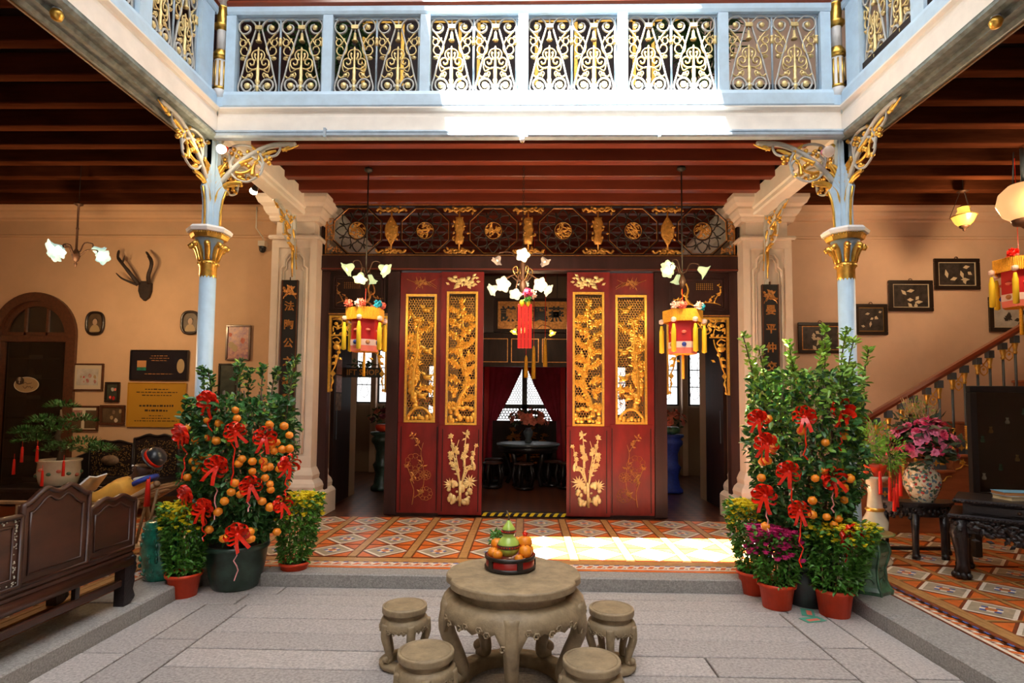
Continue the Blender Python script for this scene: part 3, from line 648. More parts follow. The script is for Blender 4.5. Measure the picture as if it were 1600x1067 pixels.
def tree_carving(seed, w_, h_, mode):
    g = MB(); rg = random.Random(seed); W = w_/2
    if mode == 0:    # dense: rocks, twisting trunk, many blossoms and birds
        rocks(g, rg, -W*.9, W*.9, .02, .10, 16, -.01); rocks(g, rg, -W*.9, -W*.1, .10, .28, 9, -.012)
        for k in range(5): g.ball((-W*.5+k*W*.3, -.02, .20+.02*(k % 2)), .045, 7, 5, 0, (1.2, .5, .7))
        tr = [(-.4*W, .1), (-.1*W, .35), (.35*W, .55), (.1*W, .85), (-.2*W, 1.05), (.05*W, 1.3), (0, h_-.1)]
        twig(g, rg, tr, .030, .008, -.012, leaves=40, flowers=26, ls=.075, fs=.045, k=7)
        for i in range(15):
            z = .25+(h_-.4)*i/15; sx = 1 if i % 2 else -1
            twig(g, rg, [(tr[min(6, int(i/15*7))][0], z-.08), (sx*W*.45, z), (sx*W*rg.uniform(.7, .92), z+rg.uniform(-.03, .1))], .009, .003, -.01, leaves=18, flowers=8, ls=.065, fs=.042)
        for _ in range(6):
            x, z = rg.uniform(-W*.7, W*.7), rg.uniform(.5, h_-.2); g.ball((x, -.03, z), .022, 6, 4, 0, (1.6, .7, 1)); leafq(g, x, z, rg.uniform(.3, 2.6), .08, .04, -.03)
    else:            # flatter, open: one tree, big birds, landscape
        rocks(g, rg, -W*.9, W*.9, .01, .06, 14, -.004)
        g.tube([(p[0], -.006, p[1]) for p in crv([(-W*.85, .06), (-W*.3, .17), (W*.3, .17), (W*.85, .06)], 5)], .022, 5)
        for k in range(9): g.ball((-W*.72+rg.uniform(0, W*.5), -.006, .2+k*.055), rg.uniform(.03, .06), 6, 4, 0, (1, .3, 1))
        tr = [(-.55*W, .3), (-.45*W, .7), (-.2*W, 1.0), (-.25*W, 1.3), (.1*W, 1.5)]
        twig(g, rg, tr, .030, .010, -.008, leaves=20, flowers=0, ls=.09, k=7)
        for i in range(9):
            z = .45+(h_-.7)*i/9; sx = rg.choice((-1, 1))
            twig(g, rg, [(-.35*W, z-.06), (sx*W*.3, z+.02), (sx*W*.85, z+rg.uniform(.0, .14))], .010, .004, -.006, leaves=20, flowers=5, ls=.085, fs=.035)
        for x, z in ((.45*W, 1.0), (-.3*W, h_-.35), (.35*W, h_-.2), (.1*W, .35), (.5*W, .62)):
            g.ball((x, -.012, z), .05, 7, 5, 0, (1.3, .35, .8)); leafq(g, x, z, 2.4, .13, .06, -.014); leafq(g, x, z, .4, .11, .05, -.014); leafq(g, x, z, -.6, .10, .04, -.014)
    return g
def lower_carving(seed, mode):
    g = MB(); rg = random.Random(seed)
    if mode == 0:
        rocks(g, rg, -.15, .15, .03, .32, 30, -.006); 
        g.tube([(0, -.014, 0), (.01, -.016, .35)], .022, 6)
        for P in ([(0, .3), (-.05, .5), (-.13, .62), (-.15, .75)], [(0, .3), (-.03, .55), (-.06, .75), (-.02, .93)], [(.02, .3), (.06, .52), (.07, .7), (.1, .88)], [(.02, .32), (.10, .5), (.17, .62), (.20, .85)], [(-.02, .4), (-.1, .75), (-.13, .97)], [(.05, .55), (.06, .8), (.08, 1.03)]):
            twig(g, rg, P, .014, .004, -.008, leaves=5, flowers=5, ls=.06, fs=.036)
        for k in range(12): leafq(g, .13, .34, .2+k*.5, .11, .025, -.014)
        for k in range(8): leafq(g, -.13, .30, 1.2+k*.5, .10, .022, -.014)
        g.ball((.19, -.016, .55), .03, 6, 5, 0, (.8, .6, 1.8)); leafq(g, .19, .55, 1.9, .12, .05, -.016)
    else:
        for P in ([(-.08, .0), (-.06, .2), (-.1, .35), (-.02, .45), (.04, .6), (.03, .75), (.06, .88)], [(-.05, .1), (.05, .2), (.08, .4), (.06, .55)], [(.03, .78), (-.04, .9), (-.10, 1.0)], [(-.06, .3), (-.14, .5), (-.16, .55)]):
            twig(g, rg, P, .006, .003, -.002, leaves=6, flowers=1, ls=.06, fs=.03)
        for cx, cz, R in ((-.06, .60, .11), (.10, .16, .085), (-.02, .42, .07), (.10, .42, .06)):
            for k in range(9):
                a = 2*pi*k/9; P = [(cx+R*cos(a-.35), cz+R*sin(a-.35)), (cx+R*1.15*cos(a), cz+R*1.15*sin(a)), (cx+R*cos(a+.35), cz+R*sin(a+.35)), (cx+R*.5*cos(a), cz+R*.5*sin(a))]
                g.tube([(p[0], -.002, p[1]) for p in crv(P, 3, True)], .0028, 4, closed=True)
    return g
def upper_carving(seed, mode):
    g = MB(); rg = random.Random(seed)
    if mode == 0:
        for _ in range(16): g.ball((rg.uniform(-.2, .2), -.008, rg.uniform(-.07, .07)), rg.uniform(.018, .036), 6, 4, 0, (1.3, .5, .9))
        for _ in range(26): leafq(g, rg.uniform(-.2, .2), rg.uniform(-.08, .08), rg.uniform(0, 6.3), .07, .04, -.012)
    else:
        for _ in range(34):
            a = rg.uniform(0, 6.3); leafq(g, rg.uniform(-.08, .06), rg.uniform(-.04, .03), a, rg.uniform(.05, .11), .014, -.002, 0, .003)
        twig(g, rg, [(-.22, .06), (-.05, .0), (.1, .02), (.22, -.05)], .004, .003); twig(g, rg, [(.08, .0), (.2, .06)], .005, .003); twig(g, rg, [(.1, 0), (.22, -.08)], .006, .003)
    return g
lat0 = lattice(.40, 1.70, .022, .0036).build('lattice', 'mid_gold'); latm = lat0.data; bpy.data.objects.remove(lat0)
def door_leaf(x0, x1, y, mode, mir, label):
    r = thing('door_leaf', label, 'door', ((x0+x1)/2, y, .14)); W = (x1-x0)/2; Z = 3.48
    pz0, pz1 = (1.33, 3.13) if mode == 0 else (1.36, 3.10); pw = .225
    MB().bev(-W, W, -.022, .022, 0, pz0-.06, .006).box(-W, W, -.022, .022, pz1+.06, Z).box(-W, -pw-.0, -.022, .022, pz0-.06, pz1+.06).box(pw, W, -.022, .022, pz0-.06, pz1+.06).build('panel', 'red_lacquer', r)
    for x in (-W+.05, W-.05): MB().box(x-.006, x+.006, -.028, -.022, .05, pz0-.12).build('bead', 'darkwood', r)
    fr = MB(); b = .032
    fr.box(-pw, pw, -.032, .02, pz0-.06, pz0-.06+b).box(-pw, pw, -.036, .02, pz1+.06-b, pz1+.06).box(-pw, -pw+b, -.032, .02, pz0-.06+b, pz1+.06-b).box(pw-b, pw, -.032, .02, pz0-.06+b, pz1+.06-b)
    fr.build('gilt_frame', 'gold_paint', r)
    h_ = pz1-pz0+.06
    o = ob('lattice', latm, r, (0, .0, pz0-.03)); o.scale = (1, 1, (h_)/1.72)
    c = tree_carving(11 if mode == 0 else 23, .40, h_, mode).build('tree_carving', 'gold_paint' if mode == 0 else 'gold_paint', r, (0, -.004, pz0-.03)); c.scale = (mir, 1, 1)
    c = lower_carving(5 if mode == 0 else 8, mode).build('flower_carving', 'pale_gold' if mode == 0 else 'old_gold', r, (0, -.024, .13)); c.scale = (mir*1.05, 1, 1)
    c = upper_carving(3+mode, mode).build('crest_carving', 'pale_gold' if mode == 0 else 'old_gold', r, (0, -.024, pz1+.06+(Z-pz1-.06)/2)); c.scale = (mir, 1, 1)
    return r
door_leaf(-1.82, -1.20, YD, 1, 1, 'red lacquer door leaf with open gilt lattice, farthest from the staircase')
door_leaf(-1.215, -.60, YD-.05, 0, 1, 'red lacquer door leaf with dense gilt tree carving, on the antler side of the entrance')
door_leaf(.60, 1.215, YD-.05, 0, -1, 'red lacquer door leaf with dense gilt tree carving, on the staircase side of the entrance')
door_leaf(1.20, 1.85, YD, 1, -1, 'red lacquer door leaf with open gilt lattice, nearest the staircase')
# ---- frame of the screen
sf = thing('door_screen', 'dark timber screen frame holding the red door leaves', 'door frame', (0, YD, 0), kind='structure')
for a, b in ((-2.98, -2.86), (-2.0, -1.83), (1.86, 2.03), (2.93, 3.05)): MB().bev(a, b, -.03, .10, FZ, 3.64, .008).build('post', 'plumwood', sf)
MB().bev(-3.0, 3.08, -.06, .12, 3.64, 3.86, .01).build('lintel', 'plumwood', sf); MB().box(-3.0, 3.08, -.075, -.05, 3.655, 3.67).build('lintel_bead', 'redbrown', sf)
for a, b in ((-2.86, -2.0), (2.03, 2.93)): MB().box(a, b, -.03, .08, 2.99, 3.03).build('transom_bar', 'plumwood', sf); MB().box(a, b, -.045, -.03, 2.995, 3.01).build('bead', 'old_gold', sf)
for a, b in ((-1.83, -.60), (.60, 1.86)): MB().box(a, b, -.03, .08, FZ-.01, .155).build('threshold', 'darkwood', sf)
MB().box(-.60, .60, -.03, .12, FZ-.01, .165).build('threshold', 'darkwood', sf)
g = MB()
for k in range(11):
    x = -.6+k*.112; g.add([(x, -.032, .125), (x+.055, -.032, .125), (x+.085, -.032, .165), (x+.03, -.032, .165)], [(0, 1, 2, 3)]); g.add([(x+.03, -.032, .166), (x+.085, -.032, .166), (x+.105, .03, .166), (x+.05, .03, .166)], [(0, 1, 2, 3)])
g.build('hazard_stripe', 'yellow_paint', sf)
MB().box(-.6, .62, -.031, .03, .1245, .1655).build('hazard_tape', 'black', sf)
def side_panel(x0, x1, mir):
    w_ = x1-x0; c = (x0+x1)/2
    p = MB().box(x0, x1, .0, .05, 3.03, 3.64).build('side_panel', 'darkwood' if mir > 0 else 'plumwood', sf)
    g = MB()
    for e in (.05, .085):
        a, b, z0, z1 = x0+e, x1-e, 3.03+e, 3.62-e
        g.box(a, b, -.018, 0, z0, z0+.016).box(a, b, -.018, 0, z1-.016, z1).box(a, a+.016, -.018, 0, z0, z1).box(b-.016, b, -.018, 0, z0, z1)
    g.build('panel_moulding', 'plumwood', p)
    g = MB(); rg = random.Random(4)
    twig(g, rg, [(.22, -.20), (.12, -.14), (.02, -.17), (-.10, -.12), (-.26, -.13), (-.34, -.16)], .016, .004, leaves=4, flowers=3, ls=.03, fs=.014)
    twig(g, rg, [(.10, -.15), (.16, -.06), (.13, .06), (.16, .16)], .026, .010); twig(g, rg, [(.13, -.04), (.22, .0), (.20, .12), (.14, .14)], .016, .006); twig(g, rg, [(.17, .02), (.25, -.1), (.23, -.16)], .008, .003, leaves=5, ls=.04)
    twig(g, rg, [(-.24, -.12), (-.29, -.02), (-.34, .06), (-.3, .14)], .010, .003, flowers=9, leaves=7, ls=.03, fs=.014); twig(g, rg, [(-.16, -.12), (-.2, -.05), (-.26, -.02)], .006, .002, flowers=6, fs=.014); twig(g, rg, [(.2, -.05), (.3, -.08), (.34, -.06)], .006, .002, leaves=7, ls=.04)
    twig(g, rg, [(.22, -.13), (.3, -.17), (.36, -.2)], .005, .002, leaves=6, ls=.035)
    for k in range(9):   # short columns of brushed characters
        for j in range(4):
            x, z = -.22+k*.028, .15-j*.026; a = rg.uniform(-.4, .4)
            g.box(x-.008, x+.008, -.004, 0, z-.002, z+.002); g.box(x-.002+a*.006, x+.002+a*.006, -.004, 0, z-.009, z+.009)
    o = g.build('plum_branch', 'old_gold' if mir > 0 else 'gold_paint', p, (c, -.002, 3.32)); o.scale = (mir, 1, 1)
side_panel(-2.86, -2.0, 1); side_panel(2.03, 2.93, -1)
# ---- gilded hanging fret in the side openings
def hanging_fret(x0, x1, label):
    w_ = x1-x0; r = thing('hanging_fret', label, 'fretwork', ((x0+x1)/2, YD-.01, 2.985)); W = w_/2
    MB().box(-W, W, 0, .03, -.032, 0).build('top_bar', 'gold_paint', r)
    for s in (-1, 1):
        MB().box(*sorted((s*W, s*(W-.032))), 0, .03, -1.12, -.032).build('side_bar', 'gold_paint', r)
        g = MB(); rg = random.Random(9)
        def T(P, rr=.011): g.tube([(s*(W-p[0]), .012, -p[1]) for p in crv(P, 4)], rr, 5)
        g.box(*sorted((s*(W-.03), s*(W-.28))), 0, .022, -.30, -.28)
        for P in ([(.05, .06), (.14, .05), (.20, .10), (.14, .15), (.09, .11)], [(.06, .24), (.06, .16), (.13, .19), (.2, .17), (.22, .25)], [(.24, .05), (.30, .12), (.26, .2), (.33, .24), (.40, .14)], [(.36, .05), (.44, .08), (.40, .14), (.47, .16)], [(.05, .34), (.12, .32), (.17, .38), (.1, .42), (.06, .38)], [(.22, .32), (.2, .42), (.16, .5), (.13, .62), (.10, .74), (.06, .82)],
                  [(.05, .62), (.11, .6), (.10, .68), (.05, .72)], [(.05, .90), (.08, .96), (.05, 1.02)]): T(P)
        for x, z, rr in ((.12, .46, .055), (.12, .40, .03), (.15, .54, .03), (.10, .60, .032), (.08, .70, .028), (.20, .13, .03), (.27, .10, .03), (.33, .18, .028), (.10, .12, .03), (.38, .1, .03), (.24, .26, .028)): g.ball((s*(W-x), .005, -z), rr, 7, 4, 0, (1.1, .4, .9))
        for _ in range(22): x = rg.uniform(.06, .34); leafq(g, s*(W-x), -rg.uniform(.06, .26 if x > .2 else .7), rg.uniform(0, 6.3), .075, .04, .004)
        g.prism([(s*(W-.07), -.80), (s*(W-.11), -.85), (s*(W-.07), -.90), (s*(W-.03), -.85)], .02, (0, 0, 0)); g.tube([(s*(W-.07), .01, -.90), (s*(W-.05), .01, -1.1)], .008, 5); g.ball((s*(W-.05), .01, -1.09), .024, 6, 4, 0, (1, .5, 1))
        g.build('scroll_drop', 'gold_paint', r)
hanging_fret(-2.86, -2.0, 'gilded hanging fret around the doorway with the shop sign'); hanging_fret(2.03, 2.93, 'gilded hanging fret around the doorway nearest the staircase')
# ---- openwork transom above
tr = thing('transom_screen', 'openwork transom of octagons and gilded vases over the doors', 'transom', (0, YD, 3.86)); TH = .77
MB().box(-3.0, 3.08, -.04, .04, 0, .03).box(-3.0, 3.08, -.04, .04, TH-.03, TH).box(-3.0, -2.97, -.04, .04, .03, TH-.03).box(3.05, 3.08, -.04, .04, .03, TH-.03).build('frame', 'darkwood', tr)
MB().box(-2.97, 3.05, -.05, -.04, TH-.018, TH-.006).box(-2.97, 3.05, -.05, -.04, .006, .014).build('gilt_line', 'old_gold', tr)
ocx = [PY(px, 362, YD).x for px in (558.8, 664.6, 771, 879.8, 989, 1097)]
R8 = .365
oc = [(R8*cos(pi/8+pi/4*k)*1.07, R8*sin(pi/8+pi/4*k)*1.03) for k in range(8)]
g = MB()
for e, m in ((1, 0), (.95, 1)): g.tube([(p*e, -.005, q*e) for p, q in oc], .010 if m == 0 else .005, 4, m, closed=True)
o = g.build('octagon', ['darkwood', 'old_gold'], tr); ocm = o.data; bpy.data.objects.remove(o)
g = MB()
for k in range(8):
    a = 2*pi*k/8
    for P in ([(.13, 0), (.17, .02), (.20, .07), (.26, .06), (.33, 0)], [(.13, 0), (.17, -.02), (.20, -.07), (.26, -.06), (.33, 0)], [(.20, .07), (.22, .085), (.27, .11)], [(.20, -.07), (.22, -.085), (.27, -.11)]):
        g.tube([(u.x*cos(a)-u.y*sin(a), .0, u.x*sin(a)+u.y*cos(a)) for u in crv(P, 3)], .0095, 5)
o = g.build('petal_lattice', 'iron', tr); plm = o.data; bpy.data.objects.remove(o)
def medal(seed):
    g = MB(); rg = random.Random(seed)
    g.tube([(.135*cos(2*pi*k/24), -.004, .135*sin(2*pi*k/24)) for k in range(24)], .012, 5, 1, closed=True); g.tube([(.122*cos(2*pi*k/24), -.008, .122*sin(2*pi*k/24)) for k in range(24)], .005, 5, 0, closed=True)
    for _ in range(26):
        a, q = rg.uniform(0, 6.3), .105*math.sqrt(rg.random()); leafq(g, q*cos(a), q*sin(a), rg.uniform(0, 6.3), .06, .03, -.008)
    for _ in range(4):
        a = rg.uniform(0, 6.3); g.tube([(u.x, -.006, u.y) for u in crv([(.12*cos(a), .12*sin(a)), (rg.uniform(-.05, .05), rg.uniform(-.05, .05)), (-.1*cos(a+.6), -.1*sin(a+.6))], 4)], .008, 5)
    return g.build('medallion', ['mid_gold', 'darkwood'], tr)
for k, x in enumerate(ocx):
    ob('octagon', ocm, tr, (x, 0, TH/2)); ob('petal_lattice', plm, tr, (x, 0, TH/2)); medal(k).location = (x, -.01, TH/2)
def vase_carving(mode):
    g = MB(); rg = random.Random(mode+30)
    for s in (1, -1):
        zb = s*.30
        for P in ([(0, zb), (.06, zb*1.12), (.12, zb*.98), (.18, zb*1.1), (.22, zb*.96)], [(0, zb*1.1), (.05, zb*.95), (.1, zb*1.08)]):
            for q in (1, -1): g.tube([(q*u.x, -.008, u.y) for u in crv(P, 4)], [.024, .02, .022, .02]*10 if 0 else .019, 5)
        for _ in range(14): leafq(g, rg.uniform(-.2, .2), zb*rg.uniform(.95, 1.12), rg.uniform(0, 6.3), .06, .04, -.014)
    g.tube([(0, 0, -.34), (0, 0, .34)], .014, 5)
    if mode == 0: g.lathe([(.02, -.2), (.03, -.18), (.09, -.08), (.10, 0), (.09, .08), (.03, .18), (.02, .2)], 10, sy=.25)
    elif mode == 1: g.lathe([(.05, -.2), (.07, -.14), (.05, -.06), (.06, .0), (.08, .1), (.05, .17), (.06, .2)], 8, sy=.25)
    else: g.lathe([(.06, -.2), (.075, -.1), (.06, -.05), (.08, .03), (.06, .1), (.075, .17), (.04, .2)], 8, sy=.25)
    for _ in range(14): leafq(g, rg.uniform(-.11, .11), rg.uniform(-.16, .16), rg.uniform(0, 6.3), .055, .035, -.024)
    return g
for k, px in enumerate((611, 718, 825, 934, 1043)): vase_carving((0, 1, 2, 1, 0)[k]).build('gilt_vase', 'mid_gold', tr, ((ocx[k]+ocx[k+1])/2, -.01, TH/2))
for x, s in ((-2.95, 1), (3.03, -1)):
    g = MB(); rg = random.Random(2)
    g.box(*sorted((x, x+s*.02)), -.02, .02, .03, .56); g.tube([(x+s*(.03+p[0]), -.01, p[1]) for p in [(0, .56), (.08, .56), (.1, .5), (.08, .25), (.0, .25)]], .008, 4)
    for _ in range(40):
        a = rg.random(); leafq(g, x+s*(.03+rg.uniform(0, .07) if a < .6 else .03+rg.uniform(0, .2)), rg.uniform(.26, .54) if a < .6 else rg.uniform(.04, .15), rg.uniform(0, 6.3), .05, .03, -.008)
    g.build('gilt_corner', 'old_gold', tr)
# couplet boards on the pilasters
def couplet(x, z0, z1, chars, label, zc):
    r = thing('couplet_board', label, 'signboard', (x, 7.93, z0)); h_ = z1-z0
    MB().bev(-.115, .115, -.02, .02, 0, h_, .006).build('board', 'black', r)
    MB().box(-.115, -.10, -.025, -.019, 0, h_).box(.10, .115, -.025, -.019, 0, h_).build('edge', 'frame_brown', r); MB().tube([(0, -.005, h_), (0, -.005, h_+.04)], .012, 6).build('hook', 'bronze', r)
    g = MB(); rg = random.Random(1)
    for _ in range(18): leafq(g, rg.uniform(-.06, .06), h_-.16+rg.uniform(-.05, .05), rg.uniform(0, 6.3), .07, .04, 0)
    g.tube([(u.x, 0, u.y) for u in crv([(-.09, h_-.27), (-.07, h_-.23), (0, h_-.20), (.07, h_-.23), (.09, h_-.27)], 4)], .006, 4)
    g.build('crest', 'old_gold', r, (0, -.022, 0))
    for k, ch in enumerate(chars): lettering(ch, .145, 'old_gold', r, (0, -.024, zc-z0-k*.262), ext=.003, bold=.003)
p0 = PY(453, 437, 7.9)
couplet(p0.x, 1.15, p0.z, '法陶公之經營', 'black couplet board with gilt characters on the pilaster by the antlers', PY(450, 479, 7.9).z)
p1 = PY(1204, 444, 7.9)
couplet(p1.x, 1.15, p1.z, '晏平仲交', 'black couplet board with gilt characters on the pilaster by the staircase', PY(1206, 485, 7.9).z)
# ================================================================ HALL BEYOND THE DOORS
lampmat('daylight', (1.0, 1.0, 1.0), .75)
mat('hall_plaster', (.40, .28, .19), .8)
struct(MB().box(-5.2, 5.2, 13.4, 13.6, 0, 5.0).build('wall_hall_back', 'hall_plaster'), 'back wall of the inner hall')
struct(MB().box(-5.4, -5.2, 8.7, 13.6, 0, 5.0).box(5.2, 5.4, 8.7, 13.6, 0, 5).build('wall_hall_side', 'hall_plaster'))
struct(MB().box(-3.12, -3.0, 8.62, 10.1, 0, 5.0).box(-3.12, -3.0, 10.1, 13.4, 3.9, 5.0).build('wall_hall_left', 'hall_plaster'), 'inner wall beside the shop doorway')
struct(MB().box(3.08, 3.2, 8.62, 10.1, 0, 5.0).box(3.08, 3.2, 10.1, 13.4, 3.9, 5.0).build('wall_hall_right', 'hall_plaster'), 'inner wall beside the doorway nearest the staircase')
pc = [(0, 0), (.03, .05), (.03, .1), (.07, .14), (.12, .2), (.12, .26), (.17, .32), (.17, .38), (0, .38)]
struct(MB().sweep(pc, (-3.0, 8.62, 4.25), (-3.0, 13.4, 4.25), (1, 0, 0)).sweep(pc, (3.08, 8.62, 4.25), (3.08, 13.4, 4.25), (-1, 0, 0)).build('trim_4', 'cream'), 'cornice of the inner hall')
hc = struct(MB().box(-5.4, 5.4, 8.6, 13.6, 4.9, 5.0).build('ceiling_hall', 'redbrown'), 'red-brown joisted ceiling of the inner hall')
for k in range(10): MB().bev(-3.0, 3.08, -.06, .06, 4.68, 4.9, .008).build('joist', 'redbrown', hc, (0, 8.75+.47*k, 0))
# side doors standing open against the inner walls
for x, s, lb in ((-2.99, 1, 'dark open door leaf with posters beside the shop doorway'), (3.07, -1, 'dark open door leaf beside the doorway nearest the staircase')):
    r = thing('open_door', lb, 'door', (x, 9.15, .14))
    MB().bev(*sorted((0, s*.05)), -.42, .42, 0, 2.85, .006).build('panel', 'darkwood', r)
    MB().box(*sorted((s*.05, s*.058)), -.30, -.28, 1.0, 1.5).build('handle', 'steelblue', r)
    if s > 0:
        for k, (z0, z1) in enumerate(((1.45, 1.72), (1.74, 2.0), (2.02, 2.3))): MB().box(.05, .053, -.34, -.08, z0, z1).build('poster', 'photo_red' if k else 'paper_dark', r)
# windows in the back wall of the side bays
def window_(x0, x1, z0, z1, n, y, nm, lb):
    r = struct(thing(nm, lb, 'window', (0, y, 0)))
    del r['category']
    MB().box(x0, x1, -.01, .0, z0, z1).build('pane', 'daylight', r)
    f = MB(); b = .035
    f.box(x0-b, x0, -.06, 0, z0-b, z1+b).box(x1, x1+b, -.06, 0, z0-b, z1+b).box(x0, x1, -.06, 0, z0-b, z0).box(x0, x1, -.06, 0, z1, z1+b)
    f.build('window_frame', 'black', r)
    for k in range(1, n): MB().box(x0, x1, -.03, -.01, z0+(z1-z0)*k/n-.012, z0+(z1-z0)*k/n+.012).build('muntin', 'black', r)
    g = MB(); c = (x0+x1)/2; h_ = z1-z0
    for s in (1, -1):
        g.tube([(c+s*u.x, -.02, z0+u.y) for u in crv([(.0, .1), (.10, .2), (.05, .4), (.12, .55), (.06, .75), (.1, h_-.1)], 4)], .007, 4)
    g.build('grille', 'black', r)
window_(-3.95, -3.62, 1.75, 2.95, 3, 13.38, 'window_1', 'narrow bright window behind the shop sign')
window_(-3.42, -2.9, 1.75, 2.95, 3, 13.38, 'window_2', 'bright window with curled grille beyond the shop doorway')
window_(3.05, 3.55, 1.75, 2.95, 3, 13.38, 'window_3', 'bright window with curled grille beyond the doorway nearest the staircase')
window_(3.85, 4.08, 1.75, 2.95, 3, 13.38, 'window_4', 'narrow bright window beyond the doorway nearest the staircase')
window_(-2.25, -1.9, 1.5, 2.6, 3, 13.38, 'window_5', 'bright window behind the gilt lattice doors by the shop sign')
window_(1.95, 2.35, 1.5, 2.6, 3, 13.38, 'window_6', 'bright window behind the gilt lattice doors by the stair side')
for x in (-3.52, -2.78, 2.9, 3.68, 4.2): struct(MB().bev(x-.06, x+.06, 13.15, 13.38, FZ, 4.2, .01).build('pillar_hall', 'plaster_rose'))
# altar screen with curtained window in the middle
sc = struct(thing('wall_screen', 'dark timber screen with a curtained window at the end of the hall', 'screen', (0, 12.9, 0))); del sc['category']
for a, b, z0, z1 in ((-1.15, -.72, 0, 3.35), (.72, 1.15, 0, 3.35), (-.72, .72, 2.75, 3.35), (-.72, .72, 0, 1.35)): MB().bev(a, b, 0, .1, z0, z1, .01).build('panel', 'darkwood', sc)
MB().box(-.72, .72, .06, .08, 1.35, 2.75).build('pane', 'daylight', sc); MB().box(-.06, .06, 0, .06, 1.35, 2.75).build('mullion', 'black', sc); MB().box(-.72, .72, 0, .05, 1.62, 1.72).build('rail', 'black', sc)
lt = lattice(.64, 1.0, .035, .007)
for x in (-.39, .39): lt.build('lattice', 'black', sc, (x, .03, 1.72))
lt2 = lattice(.64, .27, .04, .011)
for x in (-.39, .39): lt2.build('lattice', 'black', sc, (x, .03, 1.36))
g = lower_carving(12, 0).build('carved_panel', 'old_gold', sc, (0, -.01, .35)); g.scale = (2.2, 1, .85)
for x in (-.85, .85): MB().box(x-.07, x+.07, -.02, 0, .15, 2.7).build('red_strip', 'silk_red', sc)
for s in (-1, 1):
    g = MB(); N, K = 14, 10; vs = []
    for j in range(K+1):
        t_ = j/K; z = 2.8-1.45*t_
        edge = .02+.60*max(0, (t_-.12))**1.15/.88**1.15
        for i in range(N+1):
            u = i/N; x = edge+(.80-edge)*u; vs.append((s*x, -.10+.025*sin(i*2.3), z))
    fs = [(j*(N+1)+i, j*(N+1)+i+1, (j+1)*(N+1)+i+1, (j+1)*(N+1)+i) for j in range(K) for i in range(N)]
    g.add(vs, fs, 0, True); g.add([(a, b+.012, c) for a, b, c in vs], [f[::-1] for f in fs], 0, True)
    g.tube([(s*.76, -.12, 1.36), (s*.80, -.12, .2)], [.05, .08], 8)
    tag(g.build('curtain', 'curtain', None, (0, 12.88, 0)), ['deep red curtain swept aside at the hall window, antler side', 'deep red curtain swept aside at the hall window, staircase side'][s > 0], 'curtain')
# signboard
r = thing('signboard', 'gilt signboard with black characters hanging in the inner hall', 'signboard', (PY(833, 487, 10.6).x, 10.6, 3.12))
MB().bev(-.68, .68, -.03, .03, -.02, .54, .01).build('board', 'old_gold', r); MB().box(-.74, -.66, -.05, .03, -.06, .58).box(.66, .74, -.05, .03, -.06, .58).box(-.66, .66, -.05, .03, .52, .58).box(-.66, .66, -.05, .03, -.06, .0).build('frame', 'darkwood', r)
for k, ch in enumerate('謀貽翼燕'): lettering(ch, .30, 'black', r, (-.47+.30*k, -.034, .26), bold=.008)
for x in (-.45, .45): MB().tube([(x, 0, .56), (x, 0, 1.58)], .008, 5).build('chain', 'iron', r)
pt_ = struct(MB().box(-1.25, 1.25, 10.65, 10.75, 2.42, 3.05).box(-1.25, -.95, 10.65, 10.75, FZ, 2.42).box(.95, 1.25, 10.65, 10.75, FZ, 2.42).build('partition_hall', 'darkwood'), 'dark inner door frame under the gilt signboard')
for x0_, x1_ in ((-.85, -.32), (-.26, .26), (.32, .85)): MB().box(x0_, x1_, 10.64, 10.65, 2.5, 2.515).box(x0_, x1_, 10.64, 10.65, 2.935, 2.95).box(x0_, x0_+.015, 10.64, 10.65, 2.515, 2.935).box(x1_-.015, x1_, 10.64, 10.65, 2.515, 2.935).build('gilt_line', 'old_gold', pt_)
# marble table and drum stools
rt = thing('marble_table', 'round dark wood table with marble top in the inner hall', 'table', (.08, 11.6, FZ))
MB().lathe([(.62, .76), (.64, .78), (.64, .81), (.60, .82)], 28).build('table_top', 'steelblue', rt)
MB().lathe([(.56, .64), (.60, .70), (.60, .76)], 24).build('apron', 'blackwood', rt)
for k in range(5):
    a = 2*pi*k/5+.3; u = V((cos(a), sin(a), 0)); MB().tube([u*.50+V((0, 0, .68)), u*.42+V((0, 0, .4)), u*.36+V((0, 0, .2)), u*.45+V((0, 0, .0))], [.06, .045, .04, .05], 6).build('leg', 'blackwood', rt)
def drum_stool(loc, lb):
    r = thing('drum_stool', lb, 'stool', loc, group='drum stools in the inner hall')
    MB().lathe([(.17, .45), (.19, .46), (.19, .48), (.17, .49)], 16).build('seat', 'rosewood', r)
    MB().lathe([(.17, .0), (.19, .015), (.19, .04), (.17, .05)], 16).build('base_ring', 'blackwood', r)
    for k in range(5):
        a = 2*pi*k/5+.5; u = V((cos(a), sin(a), 0)); MB().tube([u*.165+V((0, 0, .04)), u*.215+V((0, 0, .25)), u*.165+V((0, 0, .46))], [.03, .035, .03], 6).build('leg', 'blackwood', r)
drum_stool((-.60, 11.0, FZ), 'dark drum stool standing by the door leaf on the antler side of the marble table')
drum_stool((-.62, 11.75, FZ), 'dark drum stool behind another, on the antler side of the marble table')
drum_stool((.0, 10.85, FZ), 'dark drum stool in front of the marble table')
drum_stool((.55, 11.35, FZ), 'dark drum stool tucked under the staircase side of the marble table'); drum_stool((.82, 11.05, FZ), 'dark drum stool half hidden by the entrance door leaf')
